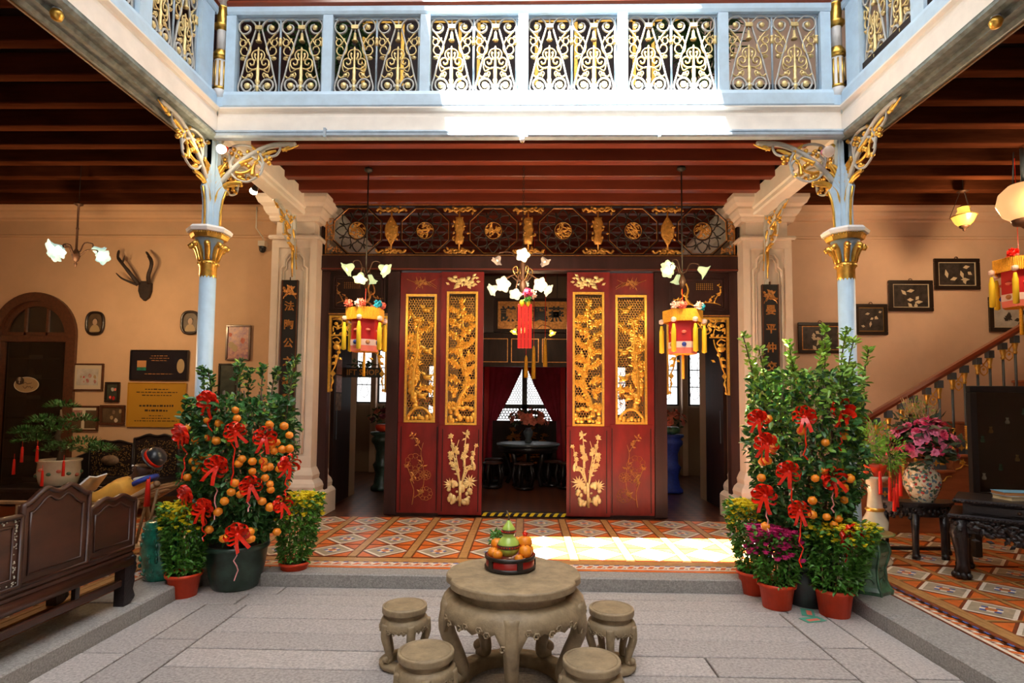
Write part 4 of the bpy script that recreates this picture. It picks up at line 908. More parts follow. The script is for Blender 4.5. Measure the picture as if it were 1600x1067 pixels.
def bouquet(g, rg, n, R, zc, mats, ms, fr=.07, leafm=None, sq=1.0, up=.8):
    for _ in range(n):
        a, b = rg.uniform(0, 2*pi), math.asin(rg.uniform(-.25, 1)); q = R*rg.uniform(.75, 1)
        c = V((q*cos(b)*cos(a), q*cos(b)*sin(a)*sq, zc+q*up*sin(b))); m = rg.randrange(ms); f = fr*rg.uniform(.7, 1.15); nrm = V((cos(a)*cos(b), sin(a)*cos(b), sin(b)+.25)).normalized()
        t1 = nrm.orthogonal().normalized(); t2 = nrm.cross(t1)
        for ring, k, ra, hh in ((0, 6, 1, .15), (1, 5, .68, .45), (2, 4, .36, .6)):
            for j in range(k):
                an = 2*pi*j/k+ring*.5; d = t1*cos(an)+t2*sin(an); e = t2*cos(an)-t1*sin(an)
                g.add([c+nrm*f*.1, c+d*f*ra*.6+e*f*ra*.45+nrm*f*hh*.6, c+d*f*ra+nrm*f*hh, c+d*f*ra*.6-e*f*ra*.45+nrm*f*hh*.6], [(0, 1, 2, 3)], m)
    if leafm is not None:
        for _ in range(n*3):
            a, b = rg.uniform(0, 2*pi), rg.uniform(-.6, 1.2); q = R*rg.uniform(.5, 1.08); c = V((q*cos(b)*cos(a), q*cos(b)*sin(a)*sq, zc+q*up*sin(b))); d = V((rg.uniform(-1, 1), rg.uniform(-1, 1), rg.uniform(-.6, 1))).normalized(); e = d.orthogonal().normalized()
            g.add([c, c+d*.05+e*.025, c+d*.11, c+d*.05-e*.025], [(0, 1, 2, 3)], leafm)
def flower_vase(name, loc, lb, prof, vm, n, R, zc, mats, fr, cat='flowers', up=.8):
    r = thing(name, lb, cat, loc); MB().lathe(prof, 18).build('vase', vm, r)
    g = MB(); bouquet(g, random.Random(int(loc[0]*100)+3), n, R, zc, mats, len(mats), fr, len(mats), up=up); o = g.build('blossoms', list(mats)+['leaf_dull'], r); o['kind'] = 'stuff'; return r
VP = [(.06, 0), (.08, .02), (.05, .08), (.09, .16), (.10, .22), (.05, .28), (.06, .30)]
flower_vase('flower_vase', (.08, 11.6, FZ+.82), 'vase of salmon pink flowers on the marble table', VP, 'steelblue', 26, .40, .46, ('salmon', 'salmon', 'coral'), .10, up=.55)
# pedestals, sideboards and flowers seen through the side doorways
def pedestal(loc, lb, vm):
    r = thing('pedestal', lb, 'pedestal', loc)
    MB().lathe([(.22, 0), (.22, .05), (.17, .10), (.14, .30), (.17, .40), (.19, .46), (.14, .52), (.13, .70), (.17, .82), (.22, .88), (.22, .94), (.18, .98), (.24, 1.02), (.24, 1.06)], 18).build('body', vm, r); return r
def sideboard(loc, w_, lb):
    r = thing('sideboard', lb, 'sideboard', loc)
    MB().bev(-w_/2, w_/2, -.25, .25, .95, 1.0, .01).build('top', 'blackwood', r); MB().box(-w_/2+.04, w_/2-.04, -.22, .22, .08, .95).build('body', 'blackwood', r)
    for k in range(2): MB().bev(-w_/2+.07+k*(w_/2-.06), -.02+k*(w_/2-.05), -.24, -.22, .6, .9, .006).build('drawer', 'blackwood', r)
    for x in (-1, 1):
        for y in (-1, 1): MB().box(x*(w_/2-.05)-.03, x*(w_/2-.05)+.03, y*.2-.03, y*.2+.03, 0, .1).build('foot', 'blackwood', r)
pedestal((-2.62, 10.6, FZ), 'ornate ceramic pedestal under the dark flowers in the shop doorway', 'potgreen')
sideboard((-2.1, 11.3, FZ), .9, 'black wood sideboard inside the shop doorway')
flower_vase('flower_bowl', (-2.62, 10.6, FZ+1.06), 'bowl of dark maroon flowers on the pedestal inside the shop doorway', [(.08, 0), (.14, .03), (.16, .10), (.14, .14)], 'terracotta', 20, .26, .24, ('maroon', 'maroon', 'salmon'), .08, up=.8)
flower_vase('flower_vase', (-2.1, 11.2, FZ+1.0), 'glass vase of dusky pink flowers on the sideboard inside the shop doorway', [(.07, 0), (.09, .05), (.10, .25), (.08, .4), (.10, .45)], 'greenglaze', 26, .38, .62, ('salmon', 'maroon', 'salmon'), .10)
pedestal((2.72, 10.7, FZ), 'blue and gold ceramic pedestal inside the doorway nearest the staircase', 'scarf_blue')
sideboard((2.2, 11.2, FZ), .9, 'black wood sideboard inside the doorway nearest the staircase')
flower_vase('flower_bowl', (2.72, 10.7, FZ+1.06), 'low bowl of coral and salmon flowers on the blue pedestal', [(.08, 0), (.16, .03), (.18, .10), (.14, .14)], 'greenglaze', 22, .28, .22, ('coral', 'salmon', 'salmon'), .09)
flower_vase('flower_vase', (2.2, 11.1, FZ+1.0), 'tall vase of salmon flowers on the sideboard nearest the staircase', [(.07, 0), (.10, .1), (.10, .3), (.06, .42), (.09, .48)], 'greenglaze', 34, .40, .75, ('salmon', 'salmon', 'coral'), .11)
# shop sign
p = PY(555, 582, 9.3)
p.x += .08
r = thing('shop_sign', 'small black sign reading gift shop hanging in the side doorway', 'sign', (p.x, 9.3, p.z))
MB().bev(-.36, .36, -.015, .015, -.08, .08, .004).build('board', 'black', r); lettering('GIFT SHOP', .13, 'old_gold', r, (0, -.018, 0), bold=.002)
MB().tube([(-.33, 0, .07), (-.33, 0, .13), (.33, 0, .13), (.33, 0, .07)], .008, 5).build('bracket', 'iron', r); MB().tube([(-.33, 0, .13), (-.345, 0, .13)], .008, 5).build('arm', 'iron', r)
g = MB(); rg = random.Random(3)
for _ in range(30): leafq(g, rg.uniform(-.1, .2), .1+rg.uniform(0, .08), rg.uniform(0, 6), .08, .04, rg.uniform(-.02, .02))
g.build('garland', 'leaf_dull', r)
# ================================================================ STONE TABLE AND STOOLS
def stone_stand(name, lb, cat, loc, R, H, rz, lobed, group=None, kf=1.0):
    r = thing(name, lb, cat, loc, rz, group); n = 5; ph = -pi/2
    def lob(rr, z, a):
        if not lobed: return rr
        t_ = ((a-ph)/(2*pi/n)) % 1; return rr*(1-.055*(1-min(1, min(t_, 1-t_)*5))**2+.012*sin(pi*t_))
    th = (.042 if lobed else .062)*kf
    MB().lathe([(R*.85, H-th), (R*.97, H-th), (R*.978, H-th), (R, H-th*.84), (R, H-th*.78), (R, H-th*.24), (R, H-th*.18), (R*.984, H), (R*.974, H), (R*.3, H)], 60 if lobed else 32, mod=lob, sm=True).build('top', 'tan_stone', r)
    if not lobed: MB().tube([(R*.88*cos(2*pi*k/28), R*.88*sin(2*pi*k/28), H) for k in range(28)], .004, 4, closed=True).build('rim_groove', 'tan_stone', r)
    MB().lathe([(R*.86, H-th-.05*kf), (R*.83, H-th-.03*kf), (R*.86, H-th-.0)], 40, mod=lob, cap=False).build('waist', 'tan_stone', r)
    # bulging apron with scalloped lower edge
    N = 60; z0 = H-th-.045*kf; dp = .14*kf; vs = []; prof = [(.84, 0), (.90, .0), (.905, .01), (1.0, .10), (1.06, .36), (1.085, .70), (1.07, 1.0)]
    for i, (q, t_) in enumerate(prof):
        for j in range(N):
            a = 2*pi*j/N; u = ((a-ph)/(2*pi/n)) % 1; e = min(u, 1-u)*2     # 0 at leg, 1 mid
            sc_ = .66+.13*abs(sin(3*pi*e))+.8*(max(0, 1-e*3.0))
            vs.append((R*q*cos(a), R*q*sin(a), z0-dp*t_*min(1.35, sc_)))
    k = len(prof); fs = [(i*N+j, (i+1)*N+j, (i+1)*N+(j+1) % N, i*N+(j+1) % N) for i in range(k-1) for j in range(N)]
    n0 = len(vs); vs += [(x*.95, y*.95, z) for x, y, z in vs]; fs2 = [tuple(q+n0 for q in f[::-1]) for f in fs]; e0 = (k-1)*N
    fs3 = [(e0+j, n0+e0+j, n0+e0+(j+1) % N, e0+(j+1) % N) for j in range(N)]
    MB().add(vs, fs+fs2+fs3, 0, True).build('apron', 'tan_stone', r)
    g = MB()   # cloud scroll beading on the apron edge
    for j in range(N):
        if j % 3 == 1: continue
        p = V(vs[e0+j]); o_ = V((p.x, p.y, 0)).normalized(); t_ = V((-o_.y, o_.x, 0)); s_ = .021*kf
        g.tube([p+o_*.004+t_*s_*.8*cos(b)*q+V((0, 0, s_*.8*sin(b)*q+s_*.5)) for b, q in ((0, 1), (1, 1), (2, .95), (3, .9), (4, .8), (5, .6), (6, .4), (7, .2))], .0045*kf, 4)
    o = g.build('cloud_scroll', 'tan_stone', r); o['kind'] = 'stuff'
    for i in range(n):
        a = ph+2*pi*i/n; u = V((cos(a), sin(a), 0)); zt = z0-dp*.7
        P = crv([u*R*.95+V((0, 0, z0-dp*.25)), u*R*1.005+V((0, 0, zt*.86)), u*R*.84+V((0, 0, zt*.52)), u*R*.74+V((0, 0, zt*.28)), u*R*.82+V((0, 0, .085*kf)), u*R*.93+V((0, 0, .075*kf))], 4)
        m_ = len(P); MB().tube(P, [(.046+(.031-.046)*min(1, i2/(m_*.6)))*kf for i2 in range(m_)], 10).ball(u*R*.96+V((0, 0, .105*kf)), .034*kf, 8, 6).build('leg', 'tan_stone', r)
    q = R*.88; MB().lathe([(q-.07*kf, .0), (q+.03*kf, .0), (q+.045*kf, .02*kf), (q+.045*kf, .05*kf), (q+.02*kf, .065*kf), (q-.07*kf, .065*kf), (q-.07*kf, 0)], 40, cap=False).build('base_ring', 'tan_stone', r)
    return r
TB = (-.06, 3.53, 0)
stone_stand('stone_table', 'lobed stone table on five curved legs in the courtyard', 'table', TB, .405, .68, 0, True, kf=1.15)
sg = 'stone stools around the courtyard table'
stone_stand('stone_stool', 'stone stool behind the table on the bench side', 'stool', (-.78, 3.82, 0), .146, .38, .5, False, sg, .66)
stone_stand('stone_stool', 'stone stool behind the table on the potted purple chrysanthemum side', 'stool', (.58, 3.83, 0), .146, .38, -.2, False, sg, .66)
stone_stand('stone_stool', 'stone stool cut by the picture edge in front of the table, bench side', 'stool', (-.52, 3.13, 0), .152, .38, .2, False, sg, .62)
stone_stand('stone_stool', 'stone stool cut by the picture edge in front of the table, stair side', 'stool', (.36, 3.06, 0), .152, .38, -.3, False, sg, .62)
# ---- fruit basket
bc = PZ(797, 886, .685); bz = .682
r = thing('fruit_basket', 'round red and black lacquer basket on the stone table', 'basket', (bc.x, bc.y, bz)); BR = .152
MB().lathe([(BR*.97, 0), (BR, .006), (BR, .085), (BR*.93, .085), (BR*.93, .04), (.001, .05)], 36, cap=False).build('body', 'basket_red', r)
for z in (.006, .070): MB().lathe([(BR, z-.006), (BR+.008, z-.002), (BR+.008, z+.014), (BR, z+.018)], 36, cap=False).build('band', 'basket_black', r)
for k in range(5):
    a = -pi/2+.42+2*pi*k/5; MB().box(BR-.004, BR+.007, -.018, .018, .01, .078).build('strap', 'basket_black', r).rotation_euler = (0, 0, a)
def fruit(loc, rad, lb, name='tangerine', mt_='tangerine'):
    r = thing(name, lb, 'fruit', loc, rnd.uniform(0, 6), 'fruits in the lacquer basket')
    MB().lathe([(0, .06*rad), (.3*rad, 0), (.75*rad, .22*rad), (.98*rad, .65*rad), (1.0*rad, .95*rad), (.85*rad, 1.45*rad), (.45*rad, 1.74*rad), (.12*rad, 1.76*rad), (0, 1.72*rad)], 14, cap=False).build('flesh', mt_, r)
    MB().lathe([(.09*rad, 1.70*rad), (.1*rad, 1.78*rad), (0, 1.84*rad)], 6).build('stem', 'leaf_dull', r); return r
G = V((bc.x, bc.y, bz+.045))
gr = thing('gourd', 'green bottle gourd with brown bands standing in the lacquer basket', 'gourd', G+V((-.01, -.035, .036)), 0, 'fruits in the lacquer basket')
MB().lathe([(.0, .004), (.030, .0), (.054, .016), (.068, .045), (.070, .065), (.062, .092), (.044, .113), (.035, .122), (.038, .134), (.043, .152), (.039, .172), (.026, .192), (.014, .208), (.009, .22)], 22, cap=False).build('body', 'gourd', gr)
MB().lathe([(.0695, .050), (.0718, .055), (.0718, .070), (.0695, .075)], 22, cap=False).lathe([(.041, .141), (.0445, .147), (.0440, .160), (.041, .165)], 22, cap=False).build('band', 'frame_brown', gr)
MB().tube([(0, 0, .215), (.002, 0, .24), (-.006, 0, .265), (-.014, 0, .28)], [.007, .005, .004, .004], 6).build('stem', 'bark', gr)
g = MB()
for z, q in ((.0625, .072), (.153, .0445)):
    for k in range(14):
        a = -pi+pi*k/13; g.ball((q*cos(a), q*sin(a), z), .004, 4, 3)
o = g.build('band_beads', 'ribbon', gr); o['kind'] = 'stuff'
fs_ = [(-.105, -.035, .0, .034, 'tangerine at the rim nearest the bench side of the basket'), (-.075, -.088, .005, .030, 'small tangerine in front of the gourd, bench side'), (-.085, .035, .035, .038, 'tangerine piled behind the gourd under the green sprig'), (.055, -.100, -.01, .026, 'small tangerine low in front of the gourd, stair side'),
       (.095, -.060, .01, .040, 'tangerine at the rim nearest the stair side of the basket'), (.05, .05, .045, .036, 'tangerine piled behind the gourd beside the pomegranate'), (-.03, .09, .02, .036, 'tangerine hidden at the back of the basket'), (.11, .03, .0, .036, 'tangerine under the pomegranate')]
for x, y, z, q, lb in fs_: fruit(G+V((x, y, z+.022)), q*1.06, lb)
pm = fruit(G+V((.092, -.005, .072)), .046, 'orange pomegranate with a red tag on top of the basket', 'pomegranate', 'tangerine')
MB().lathe([(.012, .078), (.02, .10), (.0, .095)], 6, cap=False).box(-.002, .002, -.018, .018, .09, .115).build('tag', 'ribbon', pm)
g = MB(); rg = random.Random(5)
for _ in range(110):
    a = rg.uniform(0, 6.3); p = V((-.07+rg.uniform(-.05, .05), .06+rg.uniform(-.03, .03), .10+rg.uniform(-.02, .06))); leafq(g, p.x, p.z, a, .04, .014, p.y)
tag(g.build('herb_sprig', 'leaf_mum', None, G), 'fine green sprig tucked behind the gourd in the basket', 'sprig')
# ================================================================ PLANTS
def leaf3(g, c, d, n, l, w_, m=0):
    e = d.cross(n).normalized(); f = n*(w_*.28)
    g.add([c, c+d*l*.35+e*w_*.5+f, c+d*l*.72+e*w_*.38+f, c+d*l, c+d*l*.72-e*w_*.38+f, c+d*l*.35-e*w_*.5+f, c+d*l*.5], [(0, 6, 2, 1), (6, 3, 2), (0, 5, 4, 6), (6, 4, 3)], m)
def rvec(rg): 
    while 1:
        v = V((rg.uniform(-1, 1), rg.uniform(-1, 1), rg.uniform(-1, 1)))
        if .1 < v.length < 1: return v.normalized()
def bow_mesh():
    g = MB()
    def strip(pts, w_, m=0):
        vs = []
        for p, e in pts: p = V(p); e = V(e)*w_/2; vs += [p-e, p+e]
        g.add(vs, [(2*i, 2*i+1, 2*i+3, 2*i+2) for i in range(len(pts)-1)], m, True)
    for a in (.35, 1.25, 1.95, 2.8, -.35, 3.5):
        c_, s_ = cos(a), sin(a); L = .088; up = V((-s_*.5, -.7, c_*.5)).normalized()
        pts = []
        for k in range(9):
            t_ = k/8*2*pi; rr = (1-cos(t_))/2*L; off = sin(t_)*.030
            pts.append((V((c_*rr, -.018-rr*.35, s_*rr))+V((-s_, 0, c_))*off, up))
        strip(pts, .036)
    g.ball((0, -.025, 0), .018, 6, 5, 0, (1.1, .9, 1))
    for s in (-1, 1):
        pts = [(V((s*(.005+.035*t_), -.03-.02*sin(t_*3), -.12*t_)), V((1, 0, .3))) for t_ in (0, .25, .5, .75, 1)]; strip(pts, .026)
    o = g.build('bow', 'ribbon'); me = o.data; bpy.data.objects.remove(o); return me
bowm = bow_mesh()
tg = MB().lathe([(0, -.85), (.55, -.8), (.95, -.25), (.98, .1), (.6, .75), (.15, .82), (0, .78)], 12, cap=False).build('tangerine', 'tangerine'); tgm = tg.data; bpy.data.objects.remove(tg)
def tangerine_tree(lb, C, potr, poth, potmat, R, ztop, fr, bows, seed, sunlit_frac, sprigs, nleaf=6500):
    rg = random.Random(seed); r = thing('tangerine_tree', lb, 'potted tree', (C.x, C.y, 0))
    p = MB().lathe([(potr*.72, 0), (potr*.78, .02), (potr*.93, poth*.5), (potr*1.0, poth*.88), (potr*1.06, poth*.90), (potr*1.06, poth), (potr*.96, poth), (potr*.94, poth*.86)], 28, cap=False).build('pot', potmat, r)
    MB().lathe([(0, 0), (potr*.95, 0)], 20, c=(0, 0, poth*.88), cap=False).build('soil', 'soil', p)
    g = MB()
    for k in range(6):
        a = 2*pi*k/6; g.tube([(.05*cos(a), .05*sin(a), poth*.85), (.16*cos(a), .16*sin(a), poth+.35), (.22*cos(a+.4), .22*sin(a+.4), ztop*.6), (.18*cos(a), .18*sin(a), ztop*.85)], [.018, .014, .010, .006], 6)
    g.build('stem', 'bark', r)
    for k in range(4):
        a = pi/4+pi/2*k; MB().tube([(.25*cos(a), .25*sin(a), poth*.8), (.27*cos(a), .27*sin(a), ztop*.8)], .007, 5).build('cane', 'bamboo', r)
    zb = poth+.06; zt = ztop-.38; g = MB()
    for i in range(nleaf):
        z = zb+(zt-zb)*rg.random(); f = (z-zb)/(zt-zb); a = rg.uniform(0, 2*pi)
        rr = R*(.62+.40*min(1, f*2.2)-.12*max(0, f-.8)*5*.5)*(1+.07*sin(a*5+z*9)); q = rr*math.sqrt(rg.uniform(.40, 1.08))
        c = V((q*cos(a), q*sin(a), z)); o_ = V((cos(a), sin(a), 0)); d = (o_*.75+rvec(rg)*.9+V((0, 0, .05))).normalized(); n = (o_*.5+V((0, 0, .75))+rvec(rg)*.5).normalized()
        if abs(n.dot(d)) > .95: continue
        leaf3(g, c, d, n, rg.uniform(.05, .085), rg.uniform(.030, .046), 1 if rg.random() < sunlit_frac*(f**1.5) else 0)  # more pale leaves toward the top: sunlit look put into the colour
    for sx, sy, h0, h1 in sprigs:       # upright shoots at the crown
        P = [V((sx, sy, zt-.25)), V((sx*1.1, sy*1.1, h0+(h1-h0)*.5)), V((sx*1.2+rg.uniform(-.03, .03), sy*1.2, h1))]; Pc = crv(P, 8)
        g.tube(Pc, [.006]*len(Pc), 4, 2)
        for k in range(int((h1-zt+.3)*130)):
            p_ = Pc[min(len(Pc)-1, int(rg.random()**.8*len(Pc)))]; a = rg.uniform(0, 2*pi); d = V((cos(a)*.8, sin(a)*.8, rg.uniform(.1, .9))).normalized(); n = (V((0, 0, .6))+rvec(rg)*.6).normalized()
            if abs(n.dot(d)) > .95: continue
            leaf3(g, p_+V((rg.uniform(-.02, .02), rg.uniform(-.02, .02), 0)), d, n, rg.uniform(.04, .07), rg.uniform(.022, .034), (1 if rg.random() < .5 else 3) if rg.random() < sunlit_frac*1.3 else 0)
    o = g.build('foliage', ['leaf', 'leaf_sunlit', 'bark', 'leaf_young_sunlit'], r); o['kind'] = 'stuff'
    def surf(px, py, k=1.0):
        q = PY(px, py, C.y); dx = max(-.97, min(.97, (q.x-C.x)/R)); yy = C.y-R*max(.78, math.sqrt(1-dx*dx))*1.10*k-.02; q = PY(px, py, yy); return q-V((C.x, C.y, 0))
    for px, py in fr:
        o = ob('tangerine', tgm, r, surf(px, py)); s_ = rg.uniform(.033, .041); o.scale = (s_, s_, s_); o.rotation_euler = (rg.uniform(-.5, .5), rg.uniform(-.5, .5), rg.uniform(0, 6))
    for k in range(12):
        a = rg.uniform(.3, pi-.3); o = ob('tangerine', tgm, r, (R*.95*cos(a), R*.95*sin(a), rg.uniform(zb+.2, zt))); o.scale = (.034,)*3
    for px, py in bows:
        p_ = surf(px, py, 1.04); o = ob('bow', bowm, r, p_); o.rotation_euler = (rg.uniform(-.3, .3), rg.uniform(-.5, .5), math.atan2(p_.x, -p_.y)*.8); s_ = rg.uniform(.95, 1.25); o.scale = (s_,)*3
        if rg.random() < .8:
            g = MB(); L = rg.uniform(.2, .45); pts = [(p_+V((rg.uniform(-.012, .012)+.01*sin(k*2.1), -.02+.012*cos(k*1.7), -L*k/9)), ) for k in range(10)]
            g.tube([q[0] for q in pts], .006, 4); g.build('streamer', 'ribbon' if rg.random() < .6 else 'ribbon_stripe', r)
    return r
fz = [(1033,170),(1040,207),(910,215),(962,228),(820,252),(858,302),(950,305),(1018,297),(911,292),(1182,235),(1247,240),(1215,312),(1190,325),(1240,343),(1270,340),(1203,350),(1062,385),(1155,395),(1108,395),(1183,420),(1160,425),(1225,428),(845,395),(872,400),(862,425),(822,465),(905,435),(1030,490),(1015,530),(1163,467),(1185,495),(1188,520),(1055,540),(1150,570),(1185,597),(985,570),(957,617),(1097,705),(1100,735),(980,735),(1215,705),(890,370),(1108,440),(918,695),(1270,280),(1265,410),(1047,405),(915,375)]
bw = [(930,130),(1035,265),(1158,290),(955,425),(835,535),(905,605),(1100,500),(1045,720),(1232,580),(820,275),(1262,400)]
CL = PZ(368, 915, 0)
tangerine_tree('potted tangerine tree crowded with fruit and red bows beside the green garden stool', CL, .27, .40, 'potgreen', .445, 2.13, [(x*.356, 580+y*.356) for x, y in fz], [(x*.356, 580+y*.356) for x, y in bw], 4, .12,
   [(-.34, 0, 1.7, 2.02), (-.22, -.1, 1.7, 1.98), (-.05, 0, 1.7, 2.05), (-.1, .15, 1.7, 2.12), (.1, -.1, 1.7, 2.0), (.12, .1, 1.75, 2.05), (.26, 0, 1.7, 2.02), (.40, 0, 1.7, 2.06), (.46, -.1, 1.65, 2.12), (.36, .15, 1.65, 1.98)])
fz = [(272,385),(420,403),(355,425),(350,522),(320,550),(310,627),(310,676),(360,684),(400,690),(147,716),(138,492),(155,488),(133,548),(172,447),(420,583),(392,592),(420,625),(440,550),(385,712),(157,343)]
bw = [(280,340),(400,320),(158,430),(230,525),(375,550),(265,660),(150,610),(425,742),(130,345)]
CRt = V((2.49, 5.14, 0))
tangerine_tree('tall bushy tangerine tree with sparse fruit and new shoots coloured as sunlit by the stair side', CRt, .24, .38, 'potdark', .43, 2.40, [(1130+x*.4496, 500+y*.4496) for x, y in fz], [(1130+x*.4496, 500+y*.4496) for x, y in bw], 14, .75,
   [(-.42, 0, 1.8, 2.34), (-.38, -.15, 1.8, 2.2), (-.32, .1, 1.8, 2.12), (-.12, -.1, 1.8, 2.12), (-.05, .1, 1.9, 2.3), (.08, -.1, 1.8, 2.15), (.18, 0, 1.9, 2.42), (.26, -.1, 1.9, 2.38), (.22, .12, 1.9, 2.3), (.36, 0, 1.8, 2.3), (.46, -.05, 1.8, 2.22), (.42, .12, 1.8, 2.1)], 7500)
def mum(lb, px, py, potr, poth, R, zt, fm, nf, seed, lean=0, nleaf=1600, ftop=.25):
    c = PZ(px, py, 0); rg = random.Random(seed); r = thing('chrysanthemum_pot', lb, 'potted plant', (c.x, c.y, 0))
    p = MB().lathe([(potr*.74, 0), (potr*.78, .0), (potr*.96, poth*.86), (potr*1.08, poth*.86), (potr*1.1, poth), (potr*.98, poth), (potr*.94, poth*.8)], 24, cap=False).build('pot', 'terracotta', r)
    MB().lathe([(0, 0), (potr*.96, 0)], 16, c=(0, 0, poth*.86), cap=False).build('soil', 'soil', p)
    for k in range(3):
        a = 2*pi*k/3-.9; MB().tube([(potr*.7*cos(a), potr*.7*sin(a), poth*.7), (potr*.9*cos(a)+lean*.5, potr*.9*sin(a), zt*.92)], .006, 5).build('cane', 'bamboo', r)
    g = MB(); fl_ = MB()
    for k in range(16):
        a, q = rg.uniform(0, 6.3), R*.7*math.sqrt(rg.random()); g.tube([(potr*.4*cos(a), potr*.4*sin(a), poth*.85), (q*cos(a)+lean*.5, q*sin(a), (poth+zt)/2), (q*1.15*cos(a)+lean, q*1.15*sin(a), zt-.04)], .004, 4)
    for _ in range(nleaf):
        z = poth+(zt-poth)*rg.random()**.85; f = (z-poth)/(zt-poth); a = rg.uniform(0, 6.3); q = R*(.62+.42*f-.15*max(0, f-.85)*6*.2)*math.sqrt(rg.uniform(.4, 1.05)); o_ = V((cos(a), sin(a), 0))
        d = (o_+rvec(rg)*.8).normalized(); n = (V((0, 0, .8))+rvec(rg)*.5).normalized()
        if abs(n.dot(d)) > .95: continue
        leaf3(g, V((q*cos(a)+lean*f, q*sin(a), z)), d, n, rg.uniform(.035, .06), rg.uniform(.022, .036))
    for _ in range(nf):
        a, q = rg.uniform(0, 6.3), R*1.05*math.sqrt(rg.random()); f = 1-ftop*rg.random()**1.6*(.4+q/R); c2 = V((q*cos(a)+lean*f, q*sin(a), poth+(zt-poth)*f+.02*(1-q/R))); s_ = rg.uniform(.011, .019) if fm == 'yellowflower' else rg.uniform(.014, .021)
        fl_.ball(c2, s_, 6, 4, 0, (1.25, 1.25, .7))
        for k in range(5):
            b = 2*pi*k/5+a; d = V((cos(b), sin(b), .35)).normalized(); leaf3(fl_, c2, d, V((0, 0, 1)), s_*2, s_*1.3)
    o = g.build('foliage', 'leaf_mum', r); o['kind'] = 'stuff'; o = fl_.build('blossoms', fm, r); o['kind'] = 'stuff'; return r
mum('yellow chrysanthemum in a red pot beside the green garden stool', 286, 930, .14, .20, .21, .80, 'yellowflower', 190, 21)
mum('yellow chrysanthemum in a red pot on the doorway side of the fruit-laden tree', 459, 908, .13, .19, .21, .82, 'yellowflower', 220, 22, .05)
mum('yellow chrysanthemum in a red pot half behind the purple one', 1178, 926, .14, .20, .20, .82, 'yellowflower', 210, 23, -.04)
mum('purple chrysanthemum in a red pot among the yellow ones', 1214, 948, .145, .21, .23, .66, 'magenta', 260, 24, 0, 1400, .35)
mum('yellow chrysanthemum in a red pot nearest the openwork green stool', 1304, 960, .145, .22, .28, .74, 'yellowflower', 200, 25, .06, 2000, .22)
# small coloured leaflets lying on the paving
for k, (px, py, a) in enumerate(((1270, 968, .3), (1262, 957, 1.2))):
    c = PZ(px, py, .003); tag(MB().box(-.09, .09, -.05, .05, 0, .002).box(-.06, .05, -.03, .01, .002, .003, 1).build('leaflet', ['leafpaper', 'coral'], None, c), ['green and pink leaflet lying on the slabs in front of the dark pot', 'small green leaflet lying closest to the dark pot'][k], 'leaflet').rotation_euler = (0, 0, a)
# ---- green ceramic garden stool
c = PZ(250, 903, FZ); r = thing('garden_stool', 'glossy jade green ceramic drum stool beside the bench', 'stool', (c.x, c.y, FZ))
MB().lathe([(.12, 0), (.135, .015), (.14, .05), (.155, .15), (.165, .27), (.155, .39), (.14, .47), (.135, .50), (.12, .515), (.0, .52)], 28, cap=False).build('body', 'jade', r)
g = MB()
for z, q in ((.06, .143), (.455, .144)):
    for k in range(24): a = 2*pi*k/24; g.ball((q*cos(a), q*sin(a), z), .009, 5, 4)
o = g.build('studs', 'jade', r); o['kind'] = 'stuff'
g = MB(); rg = random.Random(6)
for k in range(60):
    a = rg.uniform(0, 6.3); z = rg.uniform(.1, .42); g.ball((.160*cos(a), .160*sin(a), z), .014, 5, 4, 0, (1, 1, 1.5))
o = g.build('relief', 'jade', r); o['kind'] = 'stuff'
# ================================================================ BENCH SIDE GALLERY
XB = -3.10
bn = thing('carved_bench', 'long dark rosewood bench with panelled back turned to the courtyard', 'bench', (XB, 4.5, FZ))
U, Vz, Wx = (0, 1, 0), (0, 0, 1), (-1, 0, 0)
def hump(y0, y1, z0, zt, dz, n=26):
    pts = [(y0, z0), (y1, z0), (y1, zt)]; 
    for i in range(n+1):
        t_ = 1-i/n; pts.append((y0+(y1-y0)*t_, zt+dz*max(0, min(1, 3.2*min(t_, 1-t_)-.1))*(.72-.28*cos(4*pi*t_)+.10*cos(2*pi*t_)**2)))
    pts.append((y0, zt)); return pts
def back_panel(y0, y1, z0, zt, dz, inlay=False):
    pts = hump(y0, y1, z0, zt, dz)
    b = MB().prism(pts, .035, (0, 0, 0), U, Vz, Wx).build('back_panel', 'rosewood', bn)
    c = (y0+y1)/2; zc = (z0+zt)/2
    loop = [(c+(p-c)*.93, q+.02) for p, q in hump(y0+.0, y1-.0, z0-.008, zt-.02, dz*.95)]
    MB().tube([(.002, p, q) for p, q in [(y0, z0), (y1, z0)]+pts[2:]], .017, 6, closed=True).build('frame_moulding', 'rosewood', b)
    inn = [(y0+.055, z0+.055), (y1-.055, z0+.055), (y1-.055, zt-.05)]+[(c+(p-c)*(1-.11/(y1-y0)), q-.055) for p, q in pts[3:-1]]+[(y0+.055, zt-.05)]
    MB().tube([(.002, p, q) for p, q in inn], .009, 5, closed=True).build('inner_moulding', 'rosewood', b)
    if inlay:
        g = MB(); rg = random.Random(8)
        for k in range(150):
            if rg.random() < .5: p, q = rg.uniform(y0, y1), rg.choice((z0+.035, zt-.03))
            else: p, q = rg.choice((y0+.035, y1-.035)), rg.uniform(z0, zt)
            g.ball((.003, p+rg.uniform(-.01, .01), q+rg.uniform(-.01, .01)), .005, 4, 3, 0, (.4, 1.5, 1))
        o = g.build('pearl_inlay', 'pearl', b); o['kind'] = 'stuff'
back_panel(-.455, .02, .44, .81, .06); back_panel(-1.0, -.465, .44, .93, .10); back_panel(-1.75, -1.01, .44, .87, .0, True); back_panel(-2.3, -1.76, .44, .93, .10)
MB().bev(-.60, .0, -2.6, .03, .36, .40, .01).build('seat', 'rosewood', bn); MB().bev(-.05, .01, -2.6, .03, .40, .445, .01).build('seat_rail', 'rosewood', bn)
